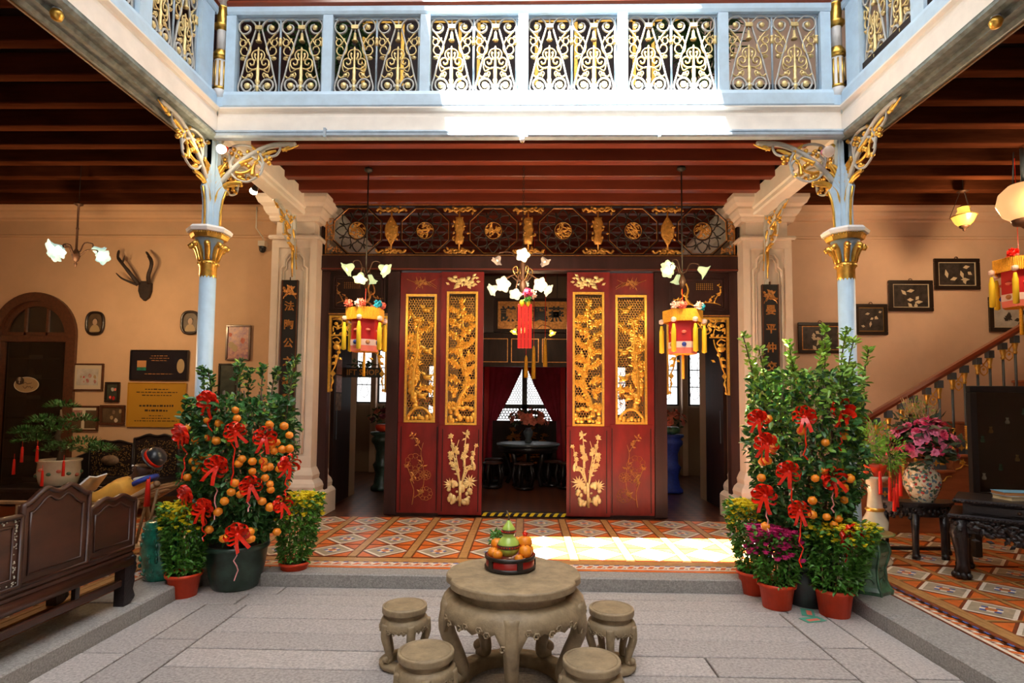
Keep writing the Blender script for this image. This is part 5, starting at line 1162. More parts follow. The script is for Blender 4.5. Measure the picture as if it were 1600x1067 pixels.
MB().tube([(-.01, -2.6, .325), (-.01, .0, .325)], .042, 10).build('round_rail', 'rosewood', bn); MB().bev(-.035, .0, -2.5, -.06, .15, .205, .008).build('stretcher', 'rosewood', bn); MB().bev(-.60, -.56, -2.5, -.06, .15, .205, .008).build('stretcher', 'rosewood', bn)
for y in (-.52, -1.2, -1.9): MB().box(-.035, -.005, y-.02, y+.02, .0 if y < -1 and 0 else .15, .32).build('spindle', 'blackwood', bn)
for x in (-.02, -.55):
    for y in (-.03, -2.4):
        g = MB(); P = [(0, 0), (.05, .02), (.07, .07), (.05, .11), (.07, .17), (.06, .22), (.09, .26), (.07, .31), (.08, .36), (-.06, .36), (-.06, 0)]
        g.prism([(p*.9, q) for p, q in P], .08, (x-.04, y, 0), (0, 1, 0), Vz, (1, 0, 0))
        for p, q, rr in ((.05, .05, .04), (.05, .20, .032), (.07, .29, .034), (.045, .12, .03), (.065, .345, .03)): g.ball((x, y+p, q), rr, 8, 6, 0, (1.3, 1, 1))
        g.build('leg', 'blackwood', bn)
for x in (-.3,): 
    for y in (.02, ): MB().prism([(-.28, .40), (.24, .40), (.24, .58), (.10, .66), (-.2, .70), (-.28, .62)], .03, (x, y-.03, 0), (1, 0, 0), Vz, (0, 1, 0)).build('arm_panel', 'rosewood', bn)
# ---- lounge chair with seated figure
LY = 5.78
lc = thing('lounge_chair', 'reclining teak lounge chair behind the bench end', 'chair', (-4.3, LY, FZ))
def L(p): return (p[0]+4.3, p[1]-LY, p[2]-FZ)
for y in (LY-.30, LY+.30):
    MB().tube([L((-4.95, y, .50)), L((-4.45, y, .46)), L((-4.02, y, .64)), L((-3.56, y, .90))], .028, 8).ball(L((-3.55, y, .905)), .034, 8, 6).build('side_rail', 'teak', lc)
    MB().tube([L((-4.9, y, FZ)), L((-4.9, y, .70))], .025, 6).build('leg', 'teak', lc); MB().tube([L((-3.95, y, FZ)), L((-4.05, y, .62))], .025, 6).build('leg', 'teak', lc)
    MB().bev(*[q for p in zip(L((-5.2, y-.035, .70)), L((-4.15, y+.035, .73))) for q in p], .008).build('armrest', 'teak', lc)
for k in range(9):
    t_ = k/8; a = V(L((-4.42+.82*t_, 0, .45+.42*t_))); MB().box(a.x-.03, a.x+.03, -.27+LY*0, .27, a.z-.008, a.z+.008).build('slat', 'teak', lc).location = (0, LY, 0) if 0 else (0, LY, 0)
for o in [c for c in lc.children if c.name.startswith('slat')]: o.location = (0, 0, 0)
for k in range(5): x = -.62+.11*k; MB().box(x-.045, x+.045, -.27, .27, .335, .35).build('seat_slat', 'teak', lc)
for k in range(5):
    a = V(L((-4.0+.09*k, LY-.30, .42+.02*k))); MB().tube([(a.x, a.y, .22), (a.x+.10, a.y, .52+.055*k)], .014, 5).build('side_slat', 'teak', lc)
import bmesh
red_t = MB(); red_t.tube([L((-3.60, LY-.33, .98)), L((-3.60, LY-.335, .90))], .006, 4); red_t.lathe([(.012, 0), (.018, -.03), (.03, -.26), (0, -.26)], 8, c=L((-3.61, LY-.34, .96))); red_t.build('hanging_tassel', 'tassel_red', lc)
def skin_obj(name, verts, edges, radii, m, parent, root=0, sub=2):
    me = bpy.data.meshes.new(name); me.from_pydata(verts, edges, []); bm = bmesh.new(); bm.from_mesh(me); ly = bm.verts.layers.skin.verify(); bm.verts.ensure_lookup_table()
    for i, q in enumerate(radii): bm.verts[i][ly].radius = q if isinstance(q, tuple) else (q, q)
    bm.verts[root][ly].use_root = True; bm.to_mesh(me); bm.free(); me.materials.append(M[m])
    o = ob(name, me, parent); o.modifiers.new('skin', 'SKIN'); s = o.modifiers.new('sub', 'SUBSURF'); s.levels = s.render_levels = sub
    dg = bpy.context.evaluated_depsgraph_get(); me2 = bpy.data.meshes.new_from_object(o.evaluated_get(dg)); o.modifiers.clear(); o.data = me2
    for p in me2.polygons: p.use_smooth = True
    if not me2.materials: me2.materials.append(M[m])
    return o
SX, SZ = -4.3, .12
st = thing('statue', 'dark-faced figure in bowler hat and yellow shirt reclining with a magazine', 'statue', (SX, LY, FZ))
def Q(x, y, z): return (x-SX+.09, y, z-FZ+.045)
vb = [Q(-4.36, 0, .54), Q(-4.22, 0, .65), Q(-4.10, 0, .78), Q(-4.02, 0, .90), Q(-3.985, 0, .955), Q(-3.97, 0, 1.02),
      Q(-4.10, -.17, .80), Q(-4.26, -.24, .68), Q(-4.46, -.17, .72), Q(-4.10, .17, .80), Q(-4.26, .24, .68), Q(-4.46, .17, .72),
      Q(-4.55, -.10, .58), Q(-4.92, -.12, .66), Q(-5.05, -.12, .28), Q(-5.18, -.12, .20), Q(-4.55, .10, .58), Q(-4.92, .12, .66), Q(-5.05, .12, .28), Q(-5.18, .12, .20)]
eb = [(0, 1), (1, 2), (2, 3), (3, 4), (4, 5), (2, 6), (6, 7), (7, 8), (2, 9), (9, 10), (10, 11), (0, 12), (12, 13), (13, 14), (14, 15), (0, 16), (16, 17), (17, 18), (18, 19)]
rb = [.10, .10, .11, .05, .098, .098, .06, .042, .03, .06, .042, .03, .08, .06, .04, .035, .08, .06, .04, .035]
skin_obj('body', vb, eb, rb, 'skin_dark', st)
tr_ = MX.Translation
g = MB(); # face features, head turned to the reading material
hc_ = V(Q(-3.985, 0, .985)); 
g.tube([hc_+V((-.085, 0, -.005)), hc_+V((-.118, 0, -.03)), hc_+V((-.09, 0, -.04))], [.012, .018, .014], 6)
g.tube([hc_+V((-.085, -.03, -.06)), hc_+V((-.10, 0, -.064)), hc_+V((-.085, .03, -.06))], [.008, .014, .008], 6)
for s in (-1, 1): g.ball(hc_+V((0, s*.088, -.01)), .028, 6, 5, 0, (.8, .4, 1.2))
g.build('face', 'skin_dark', st)
g = MB()
for s in (-1, 1): g.ball(hc_+V((-.085, s*.035, .02)), .012, 6, 5)
g.build('eyes', 'white', st)
for s in (-1, 1):      # hands gripping the magazine
    w_ = V(Q(-4.46, s*.17, .72)); g = MB(); g.ball(w_+V((-.04, -s*.01, .01)), .034, 8, 6, 0, (1.2, .6, 1))
    for k in range(4): b = w_+V((-.075, -s*.012, .03-.018*k)); g.tube([b, b+V((-.03, -s*.012, .006)), b+V((-.038+.006*(k == 3), -s*.035, .006)), b+V((-.02, -s*.048, .004))], [.010, .009, .008, .007], 6)
    g.tube([w_+V((-.04, -s*.02, .03)), w_+V((-.06, -s*.045, .045)), w_+V((-.08, -s*.055, .04))], [.012, .010, .008], 6); g.build('hand', 'skin_dark', st)
vs_ = [Q(-4.36, 0, .55), Q(-4.22, 0, .65), Q(-4.09, 0, .775), Q(-4.04, 0, .86), Q(-4.10, -.18, .80), Q(-4.24, -.245, .69), Q(-4.36, -.21, .705), Q(-4.10, .18, .80), Q(-4.24, .245, .69), Q(-4.36, .21, .705)]
skin_obj('shirt', vs_, [(0, 1), (1, 2), (2, 3), (2, 4), (4, 5), (5, 6), (2, 7), (7, 8), (8, 9)], [.14, .15, .165, .08, .11, .085, .07, .11, .085, .07], 'shirt_yellow', st)
skin_obj('trousers', [Q(-4.50, 0, .58), Q(-4.57, -.10, .58), Q(-4.92, -.12, .665), Q(-5.04, -.12, .32), Q(-4.57, .10, .58), Q(-4.92, .12, .665), Q(-5.04, .12, .32)], [(0, 1), (1, 2), (2, 3), (0, 4), (4, 5), (5, 6)], [.125, .095, .072, .055, .095, .072, .055], 'trouser', st)
MB().tube([hc_+V((.02, 0, -.135))+V((.105*cos(a), .115*sin(a), .05*cos(a))) for a in [2*pi*k/16 for k in range(16)]], .026, 7, closed=True).tube([hc_+V((-.06, -.08, -.15)), hc_+V((-.14, -.15, -.19)), hc_+V((-.27, -.17, -.26))], [.030, .028, .016], 6).build('scarf', 'scarf_blue', st)
MB().tube([hc_+V((.01, 0, -.105))+V((.085*cos(a), .075*sin(a), .02*cos(a))) for a in [2*pi*k/14 for k in range(14)]], .018, 6, closed=True).build('collar', 'white', st)
hat = MB(); hat.M = tr_(hc_+V((.075, 0, .07))) @ MX.Rotation(.95, 4, 'Y')
hat.lathe([(.125, .012), (.135, .02), (.125, .03), (.10, .022), (.104, .06), (.10, .10), (.07, .135), (.0, .145)], 24, cap=False); hat.build('hat', 'hat_black', st)
hb = MB(); hb.M = tr_(hc_+V((.075, 0, .07))) @ MX.Rotation(.95, 4, 'Y'); hb.lathe([(.106, .026), (.108, .03), (.108, .055), (.106, .058)], 24, cap=False); hb.build('hat_band', 'ribbon', st)
m_ = thing('magazine', 'open magazine with colourful pages held by the reclining figure', 'magazine', (-4.36, LY-.20, .80))
for s, mt_ in ((-1, 'white'), (1, 'white')):
    g = MB(); g.M = MX.Rotation(.75, 4, 'Y') @ MX.Rotation(s*.25, 4, 'X'); g.box(-.012, .004, *sorted((0, s*.17)), -.04, .2); g.build('page', mt_, m_)
g = MB(); g.M = MX.Rotation(.75, 4, 'Y') @ MX.Rotation(-.25, 4, 'X'); g.box(-.015, -.012, -.16, -.08, .0, .08).build('picture', 'bookorange', m_)
for k, (a, b, z0, z1, mm) in enumerate(((-.16, -.02, .10, .18, 'scarf_blue'), (-.07, -.01, .0, .09, 'green_bright'))):
    g = MB(); g.M = MX.Rotation(.75, 4, 'Y') @ MX.Rotation(-.25, 4, 'X'); g.box(-.0145, -.012, a, b, z0, z1).build('picture', mm, m_)
# ---- mother of pearl settee against the wall
se = thing('inlaid_settee', 'dark settee with mother of pearl inlay against the plaster wall', 'settee', (-5.40, 8.0, FZ))
MB().bev(-1.0, 1.0, -.30, .28, .42, .47, .01).build('seat', 'blackwood', se); MB().box(-.95, .95, -.28, .25, .30, .42).build('apron', 'blackwood', se)
for x in (-.92, .92):
    for y in (-.26, .22): MB().bev(x-.05, x+.05, y-.05, y+.05, 0, .42, .01).build('leg', 'blackwood', se)
def inlay_back(x0, x1, zt, dz, y=.26):
    pts = hump(x0, x1, .47, zt, dz); b = MB().prism(pts, .04, (0, y-.0, 0), (1, 0, 0), Vz, (0, 1, 0)).build('back_panel', 'blackwood', se)
    MB().tube([(p, y, q) for p, q in pts], .02, 5, closed=True).build('frame_moulding', 'blackwood', b); g = MB(); rg = random.Random(int(x0*10))
    for _ in range(420): g.ball((rg.uniform(x0+.04, x1-.04), y-.003, rg.uniform(.5, zt-.02)), rg.uniform(.004, .008), 4, 3, 0, (1.5, .3, 1))
    o = g.build('pearl_inlay', 'brass', b); o['kind'] = 'stuff'
    return b
b = inlay_back(-.98, -.32, .96, .05); MB().lathe([(0, -.006), (.13, -.006), (.13, .006), (0, .006)], 24, cap=False, sy=.6).build('marble_inset', 'paper_dark', b, (-.65, .245, .72)).rotation_euler = (pi/2, 0, 0)
inlay_back(-.31, .36, 1.04, .07); inlay_back(.37, .98, .96, .05)
for x in (-1.0, .97): MB().prism([(-.28, .47), (.26, .47), (.26, .85), (.0, .78), (-.26, .70)], .03, (x, 0, 0), (0, 1, 0), Vz, (1, 0, 0)).build('arm_panel', 'blackwood', se)
# ---- bonsai on a low table beside the arched doorway
tb = thing('low_table', 'dark low table under the bonsai pot', 'table', (-6.15, 7.3, FZ))
MB().bev(-.55, .55, -.28, .28, .44, .49, .01).build('table_top', 'blackwood', tb); MB().box(-.5, .5, -.24, .24, .34, .44).build('apron', 'blackwood', tb)
for x in (-.48, .48):
    for y in (-.22, .22): MB().tube([(x, y, 0), (x*.97, y, .2), (x, y, .44)], [.045, .03, .045], 6).build('leg', 'blackwood', tb)
bo = thing('bonsai', 'spreading green bonsai in a cream porcelain pot hung with red tassels', 'potted plant', (-6.02, 7.3, .61))
MB().lathe([(.15, 0), (.20, .02), (.235, .15), (.225, .30), (.245, .32), (.245, .34), (.21, .34), (.20, .28)], 24, cap=False).build('pot', 'porcelain', bo)
g = MB(); rg = random.Random(3)
for k in range(14):
    a = 2*pi*k/14; g.ball((.232*cos(a), .232*sin(a), .17+rg.uniform(-.05, .05)), .03, 6, 4, k % 2, (1, 1, .8))
o = g.build('painted_relief', ['salmon', 'greenglaze'], bo); o['kind'] = 'stuff'
MB().tube([(0, 0, .28), (.03, 0, .45), (-.05, 0, .62), (.0, 0, .80), (-.02, 0, .98)], [.05, .04, .035, .025, .01], 7).build('trunk', 'bark', bo)
g = MB()
for cx, cy, cz, R in ((-.30, -.05, .55, .20), (.32, -.05, .50, .24), (.0, -.1, .68, .24), (-.22, 0, .80, .18), (.22, 0, .82, .18), (0, 0, 1.0, .16), (.55, -.05, .44, .18), (.1, -.15, .45, .2), (-.45, 0, .66, .16)):
    for _ in range(170):
        d = rvec(rg); c = V((cx, cy, cz))+V((d.x*R, d.y*R, abs(d.z)*R*.45)); leaf3(g, c, (d+V((0, 0, .3))).normalized(), V((0, 0, 1)) if abs(d.z) < .8 else V((1, 0, 0)), .06, .022)
o = g.build('foliage', 'leaf', bo); o['kind'] = 'stuff'
def red_tassel(parent, p, L_=.18, mt_='tassel_red'):
    g = MB(); p = V(p); g.tube([p+V((0, 0, .08)), p], .003, 4); g.ball(p, .014, 6, 5); g.lathe([(.008, 0), (.014, -.02), (.018, -L_)], 8, c=p); return g.build('tassel', mt_, parent)
for x, y, z in ((-.28, -.25, .50), (.0, -.35, .52), (.30, -.3, .34), (-.42, -.2, .34), (.08, -.35, .22)): red_tassel(bo, (x, y, z))
# ---- arched shop doorway
ad = struct(thing('door_1', 'dark arched glazed shop door with fanlight', 'door', (ax, 8.5, FZ))); del ad['category']
arcf = lambda rr, n=24: [(rr*cos(pi*i/n), az-FZ+rr*sin(pi*i/n)) for i in range(n+1)]
g = MB(); o1, i1 = arcf(.66), arcf(.53); z_ = az-FZ
ring_ = [(.66, 0)]+o1+[(-.66, 0), (-.53, 0)]+i1[::-1]+[(.53, 0)]
for k in range(len(o1)-1): g.prism([o1[k], o1[k+1], i1[k+1], i1[k]], .16, (0, -.05, 0))
g.box(.53, .66, -.05, .11, 0, z_).box(-.66, -.53, -.05, .11, 0, z_).build('arch_frame', 'frame_brown', ad)
MB().bev(-.53, .53, -.02, .09, z_-.10, z_+.0, .008).build('transom_bar', 'frame_brown', ad)
g = MB(); o2, i2 = arcf(.545), arcf(.45)
for k in range(len(o2)-1): g.prism([o2[k], o2[k+1], i2[k+1], i2[k]], .07, (0, 0, 0))
g.box(-.45, .45, 0, .07, z_, z_+.05).build('fanlight_frame', 'frame_brown', ad)
for x in (-.17, .17): MB().box(x-.018, x+.018, 0, .06, z_, z_+math.sqrt(.46**2-x*x)).build('fanlight_bar', 'frame_brown', ad)
for a, b in ((-.44, -.188), (-.152, .152), (.188, .44)):
    P = [(a, z_+.05)]+[(b, z_+.05)]+[(x, z_+math.sqrt(max(0, .45**2-x*x))) for x in [b+(a-b)*k/8 for k in range(9)]]
    MB().prism(P, .008, (0, .03, 0)).build('pane', 'pane_bubbly', ad)
MB().box(-.53, .53, .03, .04, 0, z_-.1).build('glass', 'pane_dark', ad); MB().box(-.53, -.47, .0, .06, 0, z_-.1).box(.47, .53, 0, .06, 0, z_-.1).build('door_stile', 'frame_brown', ad)
p = PY(39, 601, 8.49)
r = thing('oval_sign', 'cream oval sign with a round emblem on the shop door glass', 'sign', (p.x, 8.515, p.z))
g = MB(); E_ = [(.19*cos(2*pi*k/32), .115*sin(2*pi*k/32)) for k in range(32)]; g.prism(E_, .01, (0, 0, 0)); g.build('plate', 'cloth_print', r)
MB().tube([(p_*1.0, 0, q_) for p_, q_ in E_], .006, 4, closed=True).build('rim', 'mat_cream', r)
MB().prism([(-.10+.06*cos(2*pi*k/20), .06+.06*sin(2*pi*k/20)) for k in range(20)], .012, (0, -.012, 0)).build('emblem', 'frame_black', r)
g = MB(); g.box(-.104, -.096, -.016, -.012, .02, .11).box(-.125, -.075, -.016, -.012, .066, .074); g.tube([(-.10+.02*cos(k*.6), -.014, .09+.02*sin(k*.6)) for k in range(7)], .004, 4); g.build('emblem_mark', 'mat_cream', r)
g = MB(); rg = random.Random(1)
for z, n in ((.02, 7), (-.035, 8)): g.tube([(u.x, -.004, u.y) for u in crv([(-.05+k*.022, z+rg.uniform(-.018, .022)) for k in range(n)], 3)], .004, 4)
g.build('script_mark', 'frame_brown', r)
# shop interior
struct(MB().box(-8.7, -6.3, 10.2, 10.3, 0, 3.6).box(-8.8, -8.7, 8.72, 10.3, 0, 3.6).box(-6.3, -6.2, 8.72, 10.3, 0, 3.6).box(-8.8, -6.2, 8.72, 10.3, 3.5, 3.6).build('wall_shop', 'darkwood'), 'dark walls of the little shop'); struct(MB().box(-8.8, -6.2, 8.5, 10.3, -.1, FZ-.005).build('floor_shop', 'hallfloor'))
sh = thing('shop_shelf', 'dark shelf unit with white price cards inside the shop', 'shelf', (-8.0, 9.3, FZ))
MB().box(-.5, -.45, -.2, .2, 0, 2.6).box(.40, .45, -.2, .2, 0, 2.6).box(-.5, .45, .18, .2, 0, 2.6).build('side', 'blackwood', sh)
for k in range(7):
    b = MB().box(-.45, .40, -.2, .18, .3+.33*k, .33+.33*k).build('shelf_board', 'blackwood', sh); MB().box(-.1, .12, -.21, -.20, .29+.33*k, .35+.33*k).build('price_card', 'paper', b)
for k, (x, lv, mm, lb) in enumerate(((-8.22, 2, 'porcelain', 'pale jar on the third shelf of the shop unit'), (-7.9, 4, 'maroon', 'maroon pouch jar level with the oval sign in the shop'), (-8.15, 5, 'paper_dark', 'brown trinket jar on the top stocked shelf of the shop'), (-7.85, 1, 'paper_dark', 'brown trinket jar low on the shop shelves'))):
    tag(MB().lathe([(.035, 0), (.05, .02), (.055, .07), (.035, .12), (.04, .14)], 10).build('trinket', mm, None, (x, 9.22, FZ+.331+.33*lv)), lb, 'trinket', 'trinkets on the shop shelves')
dr = thing('hanging_dress', 'pale teal dress hanging inside the shop', 'dress', (-7.30, 9.5, 1.0))
MB().lathe([(.20, 0), (.17, .3), (.10, .75), (.12, .95), (.10, 1.05), (.03, 1.10)], 16, sy=.4, mod=lambda rr, z, a: rr*(1+.1*sin(a*7)*(1-z))).build('cloth', 'steelblue', dr); MB().tube([(-.16, 0, 1.06), (0, 0, 1.12), (.16, 0, 1.06)], .01, 5).tube([(0, 0, 1.1), (0, 0, 1.3), (0, .6, 1.32)], .006, 4).build('hanger', 'brass', dr)
# ---- stag antlers
p = PY(227, 455, 8.47); r = thing('stag_antlers', 'dark stag antlers on a shield mount high on the plaster wall', 'antlers', (p.x, 8.49, p.z))
k_ = .0094
def A(x, y, d=0): return ((x-490)*85/824*k_, -d, (760-y)*110/1067*k_)
MB().prism([A(x, y)[::2] for x, y in ((400, 640), (440, 605), (540, 605), (590, 640), (590, 760), (560, 860), (490, 915), (430, 860), (395, 760))], .05, (0, -.05, 0)).build('shield', 'antler', r)
for P, R0 in (([A(400, 660, .05), A(340, 540, .12), A(260, 420, .16), A(190, 330, .17), A(125, 250, .15), A(115, 130, .12)], [.030, .028, .024, .024, .018, .006]), ([A(560, 640, .05), A(600, 530, .12), A(650, 430, .15), A(660, 330, .15), A(600, 230, .13), A(530, 150, .10)], [.030, .028, .026, .026, .018, .006])):
    MB().tube(crv(P, 3), [R0[min(5, i//3)] for i in range(len(crv(P, 3)))], 7).build('antler', 'antler', r)
MB().tube(crv([A(390, 670, .06), A(300, 630, .14), A(220, 590, .18), A(145, 515, .2)], 3), [.022, .02, .019, .018, .016, .015, .014, .012, .010, .006], 6).build('tine', 'antler', r)
MB().tube([A(215, 340, .17), A(240, 290, .18), A(265, 240, .2)], [.018, .012, .004], 6).build('tine', 'antler', r); MB().tube([A(620, 260, .13), A(590, 245, .16)], [.016, .004], 6).build('tine', 'antler', r)
# ---- pictures
def picture(px0, py0, px1, py1, lb, fm='frame_brown', fw=.03, im='photo_red', matte=None, hook=False, Y=8.49, extra=None, name='picture_frame', cat='picture', gl=True):
    a, b = PY(px0, py1, Y-.02), PY(px1, py0, Y-.02); w_, h_ = b.x-a.x, b.z-a.z; r = thing(name, lb, cat, ((a.x+b.x)/2, Y, a.z)); W = w_/2
    MB().bev(-W, W, -.03, 0, 0, fw, .005).bev(-W, W, -.03, 0, h_-fw, h_, .005).bev(-W, -W+fw, -.03, 0, fw, h_-fw, .005).bev(W-fw, W, -.03, 0, fw, h_-fw, .005).build('frame', fm, r)
    e = fw*.8
    if matte: MB().box(-W+e, W-e, -.012, -.002, e, h_-e).build('mount', 'mat_cream' if matte is True else matte, r); e = fw+w_*.12
    MB().box(-W+e, W-e, -.016, -.004, e, h_-e).build('image', im, r)
    if extra: extra(r, W-e, e, h_-e)
    if hook: MB().tube([(.025*cos(pi*k/8), -.012, h_+.028*sin(pi*k/8)) for k in range(9)], .005, 5).build('hook', 'bronze', r)
    return r
def oval_portrait(cx, cy, lb, seed):
    p = PY(cx, cy, 8.47); r = thing('oval_portrait', lb, 'portrait', (p.x, 8.49, p.z)); ow, oh = .145, .185
    S = lambda a, k: (math.copysign(abs(cos(a))**.7, cos(a))*ow*k, math.copysign(abs(sin(a))**.7, sin(a))*oh*k)
    MB().tube([(S(2*pi*k/32, .9)[0], -.015, S(2*pi*k/32, .9)[1]) for k in range(32)], .022, 6, closed=True).build('frame', 'frame_black', r)
    MB().prism([S(2*pi*k/32, .9) for k in range(32)], .01, (0, -.012, 0)).build('image', 'photo_sepia', r)
    MB().prism([(.08*cos(pi*k/12), -.13+.11*sin(pi*k/12)) for k in range(13)], .003, (0, -.016, 0)).build('printed_robe', 'cloth_print', r)
    MB().prism([(.035*cos(2*pi*k/16), .02+.05*sin(2*pi*k/16)) for k in range(16)], .003, (0, -.018, 0)).build('printed_face', 'skin_print', r); MB().prism([(.042*cos(pi*k/10), .035+.045*sin(pi*k/10)) for k in range(11)], .002, (0, -.017, 0)).build('printed_hair', 'black', r)
oval_portrait(148, 505, 'oval framed portrait to the arched doorway side of the antlers', 1); oval_portrait(297, 504, 'oval framed portrait half hidden behind the blue column', 2)
def blobs(n, mats, sz, seed):
    def f(r, W, z0, z1):
        rg = random.Random(seed)
        for k in range(n):
            x, z, s_ = rg.uniform(-W*.8, W*.8), rg.uniform(z0+.1*(z1-z0), z1-.25*(z1-z0)), rg.uniform(.5, 1)*sz*W
            MB().prism([(x+s_*cos(2*pi*j/10)*rg.uniform(.7, 1.1), z+s_*1.3*sin(2*pi*j/10)*rg.uniform(.7, 1.1)) for j in range(10)], .002, (0, -.0165-.0004*k, 0)).build('print_patch', mats[k % len(mats)], r)
    return f
picture(352, 508, 392, 563, 'violet toned group photo in a brown frame above the tangerine tree', 'frame_brown', .025, 'photo_violet', extra=blobs(6, ['photo_violet', 'cloth_print', 'salmon'], .3, 2))
picture(340, 568, 371, 620, 'dark narrow picture partly hidden by the tangerine tree top', 'frame_black', .025, 'photo_green')
picture(110, 568, 162, 610, 'group photo with wide cream mount next to the arched doorway', 'frame_brown', .022, 'photo_grey', True, extra=blobs(9, ['photo_red', 'cloth_print', 'silk_red', 'photo_violet'], .16, 5))
picture(163, 597, 187, 628, 'small dark framed picture of red figures under the black plaque side', 'frame_black', .03, 'photo_green', extra=blobs(5, ['silk_red', 'coral', 'photo_grey'], .35, 7))
picture(106, 634, 154, 673, 'brown framed collage of four photos beside the bonsai', 'frame_brown', .025, 'paper', extra=None)
picture(155, 633, 195, 664, 'brown framed photo of a dining table beside the collage', 'frame_brown', .04, 'photo_sepia', extra=blobs(4, ['cloth_print', 'mat_cream', 'paper_dark'], .3, 9))
cf = [o for o in bpy.data.objects if o.get('label') == 'brown framed collage of four photos beside the bonsai'][0]
for x0, x1, z0, z1 in ((-.19, -.02, .20, .31), (.03, .19, .19, .31), (-.19, -.03, .04, .18), (.02, .19, .04, .16)): MB().box(x0, x1, -.018, -.014, z0, z1).build('photo', 'photo_red' if x0 < 0 and z0 > .1 else 'photo_sepia', cf)
def plaque_text(lines, m):
    def f(r, W, z0, z1):
        rg = random.Random(4); h_ = z1-z0
        for fz_, fw_, th in lines:
            g = MB(); z = z0+h_*fz_; x = -W*fw_
            while x < W*fw_:
                w_ = rg.uniform(.02, .06); g.box(x, min(x+w_, W*fw_), -.0175, -.016, z-th, z+th*rg.uniform(.5, 1)); x += w_+.014
            o = g.build('text_line', m, r); o['kind'] = 'stuff'
    return f
picture(202, 547, 295, 594, 'glossy black plaque with faint gilt text on the plaster wall', 'frame_black', .012, 'plaque_black', extra=plaque_text([(.82, .3, .006), (.74, .34, .005), (.66, .28, .005), (.2, .5, .006)], 'old_gold'), name='wall_plaque', cat='plaque')
bp2 = [o for o in bpy.data.objects if o.get('label', '').startswith('glossy black plaque')][0]
MB().box(-.34, -.20, -.018, -.016, .20, .30).build('crest', 'bookorange', bp2); MB().box(-.34, -.20, -.018, -.016, .15, .20).build('crest_base', 'jade', bp2); MB().prism([(.33+.06*cos(2*pi*k/16), .22+.11*sin(2*pi*k/16)) for k in range(16)], .002, (0, -.018, 0)).build('crest', 'cloth_print', bp2)
picture(197, 598, 291, 667, 'shiny yellow brass plaque with dark text on the plaster wall', 'plaque_gold', .012, 'plaque_gold', extra=plaque_text([(.86, .42, .009), (.79, .72, .008), (.72, .52, .008), (.48, .6, .016), (.37, .4, .015), (.25, .24, .006), (.19, .5, .007), (.13, .75, .007)], 'ink'), name='wall_plaque', cat='plaque')
# ---- conduit and dome camera
p = PY(411, 391, 8.45); r = thing('security_camera', 'small black dome camera under a cream conduit beside the pilaster', 'camera', (p.x, 8.49, p.z)); q = PY(412, 300, 8.45)
MB().lathe([(.05, .05), (.05, .02), (.045, -.01), (.03, -.035), (0, -.045)], 14, c=(0, -.06, 0), cap=False).build('dome', 'black', r); MB().box(-.05, .05, -.11, 0, .05, .13).build('box', 'conduit', r)
MB().tube([(0, -.04, .12), (0, -.04, 4.2-p.z), (q.x-p.x, -.24, 4.3-p.z), (q.x-p.x, -.24, 4.62-p.z)], .010, 6).build('conduit', 'conduit', r)
# ================================================================ STAIRCASE SIDE
SY0, SY1, RUN, RISE, X1 = 7.45, 8.46, .33, .20, 4.16
sr = thing('staircase', 'red-brown timber staircase rising along the rose plaster wall', 'staircase', (X1, SY0, FZ))
NS = 13
tm = MB().bev(-.03, RUN+.005, -.05, SY1-SY0, -.035, 0, .01).build('tread', 'stair', sr, (0, 0, RISE)); tmm = tm.data
rm = MB().box(0, .02, 0, SY1-SY0, -RISE, -.035).build('riser', 'stair', sr, (0, 0, RISE)); rmm = rm.data
hr = lambda x: 1.55+.597*(x-4.43)
def gold_wave(n):
    g = MB(); g.tube([(u.x, -.008, u.y) for u in crv([(.30, -.04), (.24, -.05), (.20, -.10), (.13, -.09), (.09, -.13), (.03, -.15)], 4)], .008, 5); g.ball((.11, -.012, -.06), .035, 7, 5, 0, (1, .4, .7)); 
    for a in (0, 1.2, 2.4, 3.6, 4.8): leafq(g, .11, -.06, a, .05, .03, -.014)
    return g.build('gilt_scroll', 'gold_paint', sr)
gw = gold_wave(0); gwm = gw.data; bpy.data.objects.remove(gw)
bs_ = MB(); bs_.box(-.035, .035, -.035, .035, 0, .05, 0); bs_.lathe([(.034, .05), (.030, .07), (.014, .10), (.018, .12)], 8, m=1)
for k in range(9): bs_.lathe([(.015, .12+k*.022), (.022, .131+k*.022), (.015, .142+k*.022)], 8, m=1)
bs_.lathe([(.015, .318), (.015, .80)], 8, m=0); bs_.lathe([(.015, .79), (.026, .81), (.018, .83), (.024, .86), (.034, .90), (.036, .915)], 8, m=1); bs_.box(-.036, .036, -.036, .036, .915, 1.0, 0)
o = bs_.build('baluster', ['steelblue', 'gold'], sr); bsm = o.data; bpy.data.objects.remove(o)
sg_ = MB()
for s in (1, -1): sg_.tube([(s*u.x, 0, u.y) for u in crv([(0, .02), (.045, .06), (.04, .12), (.0, .15), (.03, .2), (.06, .24)], 3)], .007, 5)
sg_.ball((0, 0, .10), .018, 6, 5); o = sg_.build('scroll', 'gold_paint', sr); sgm = o.data; bpy.data.objects.remove(o)
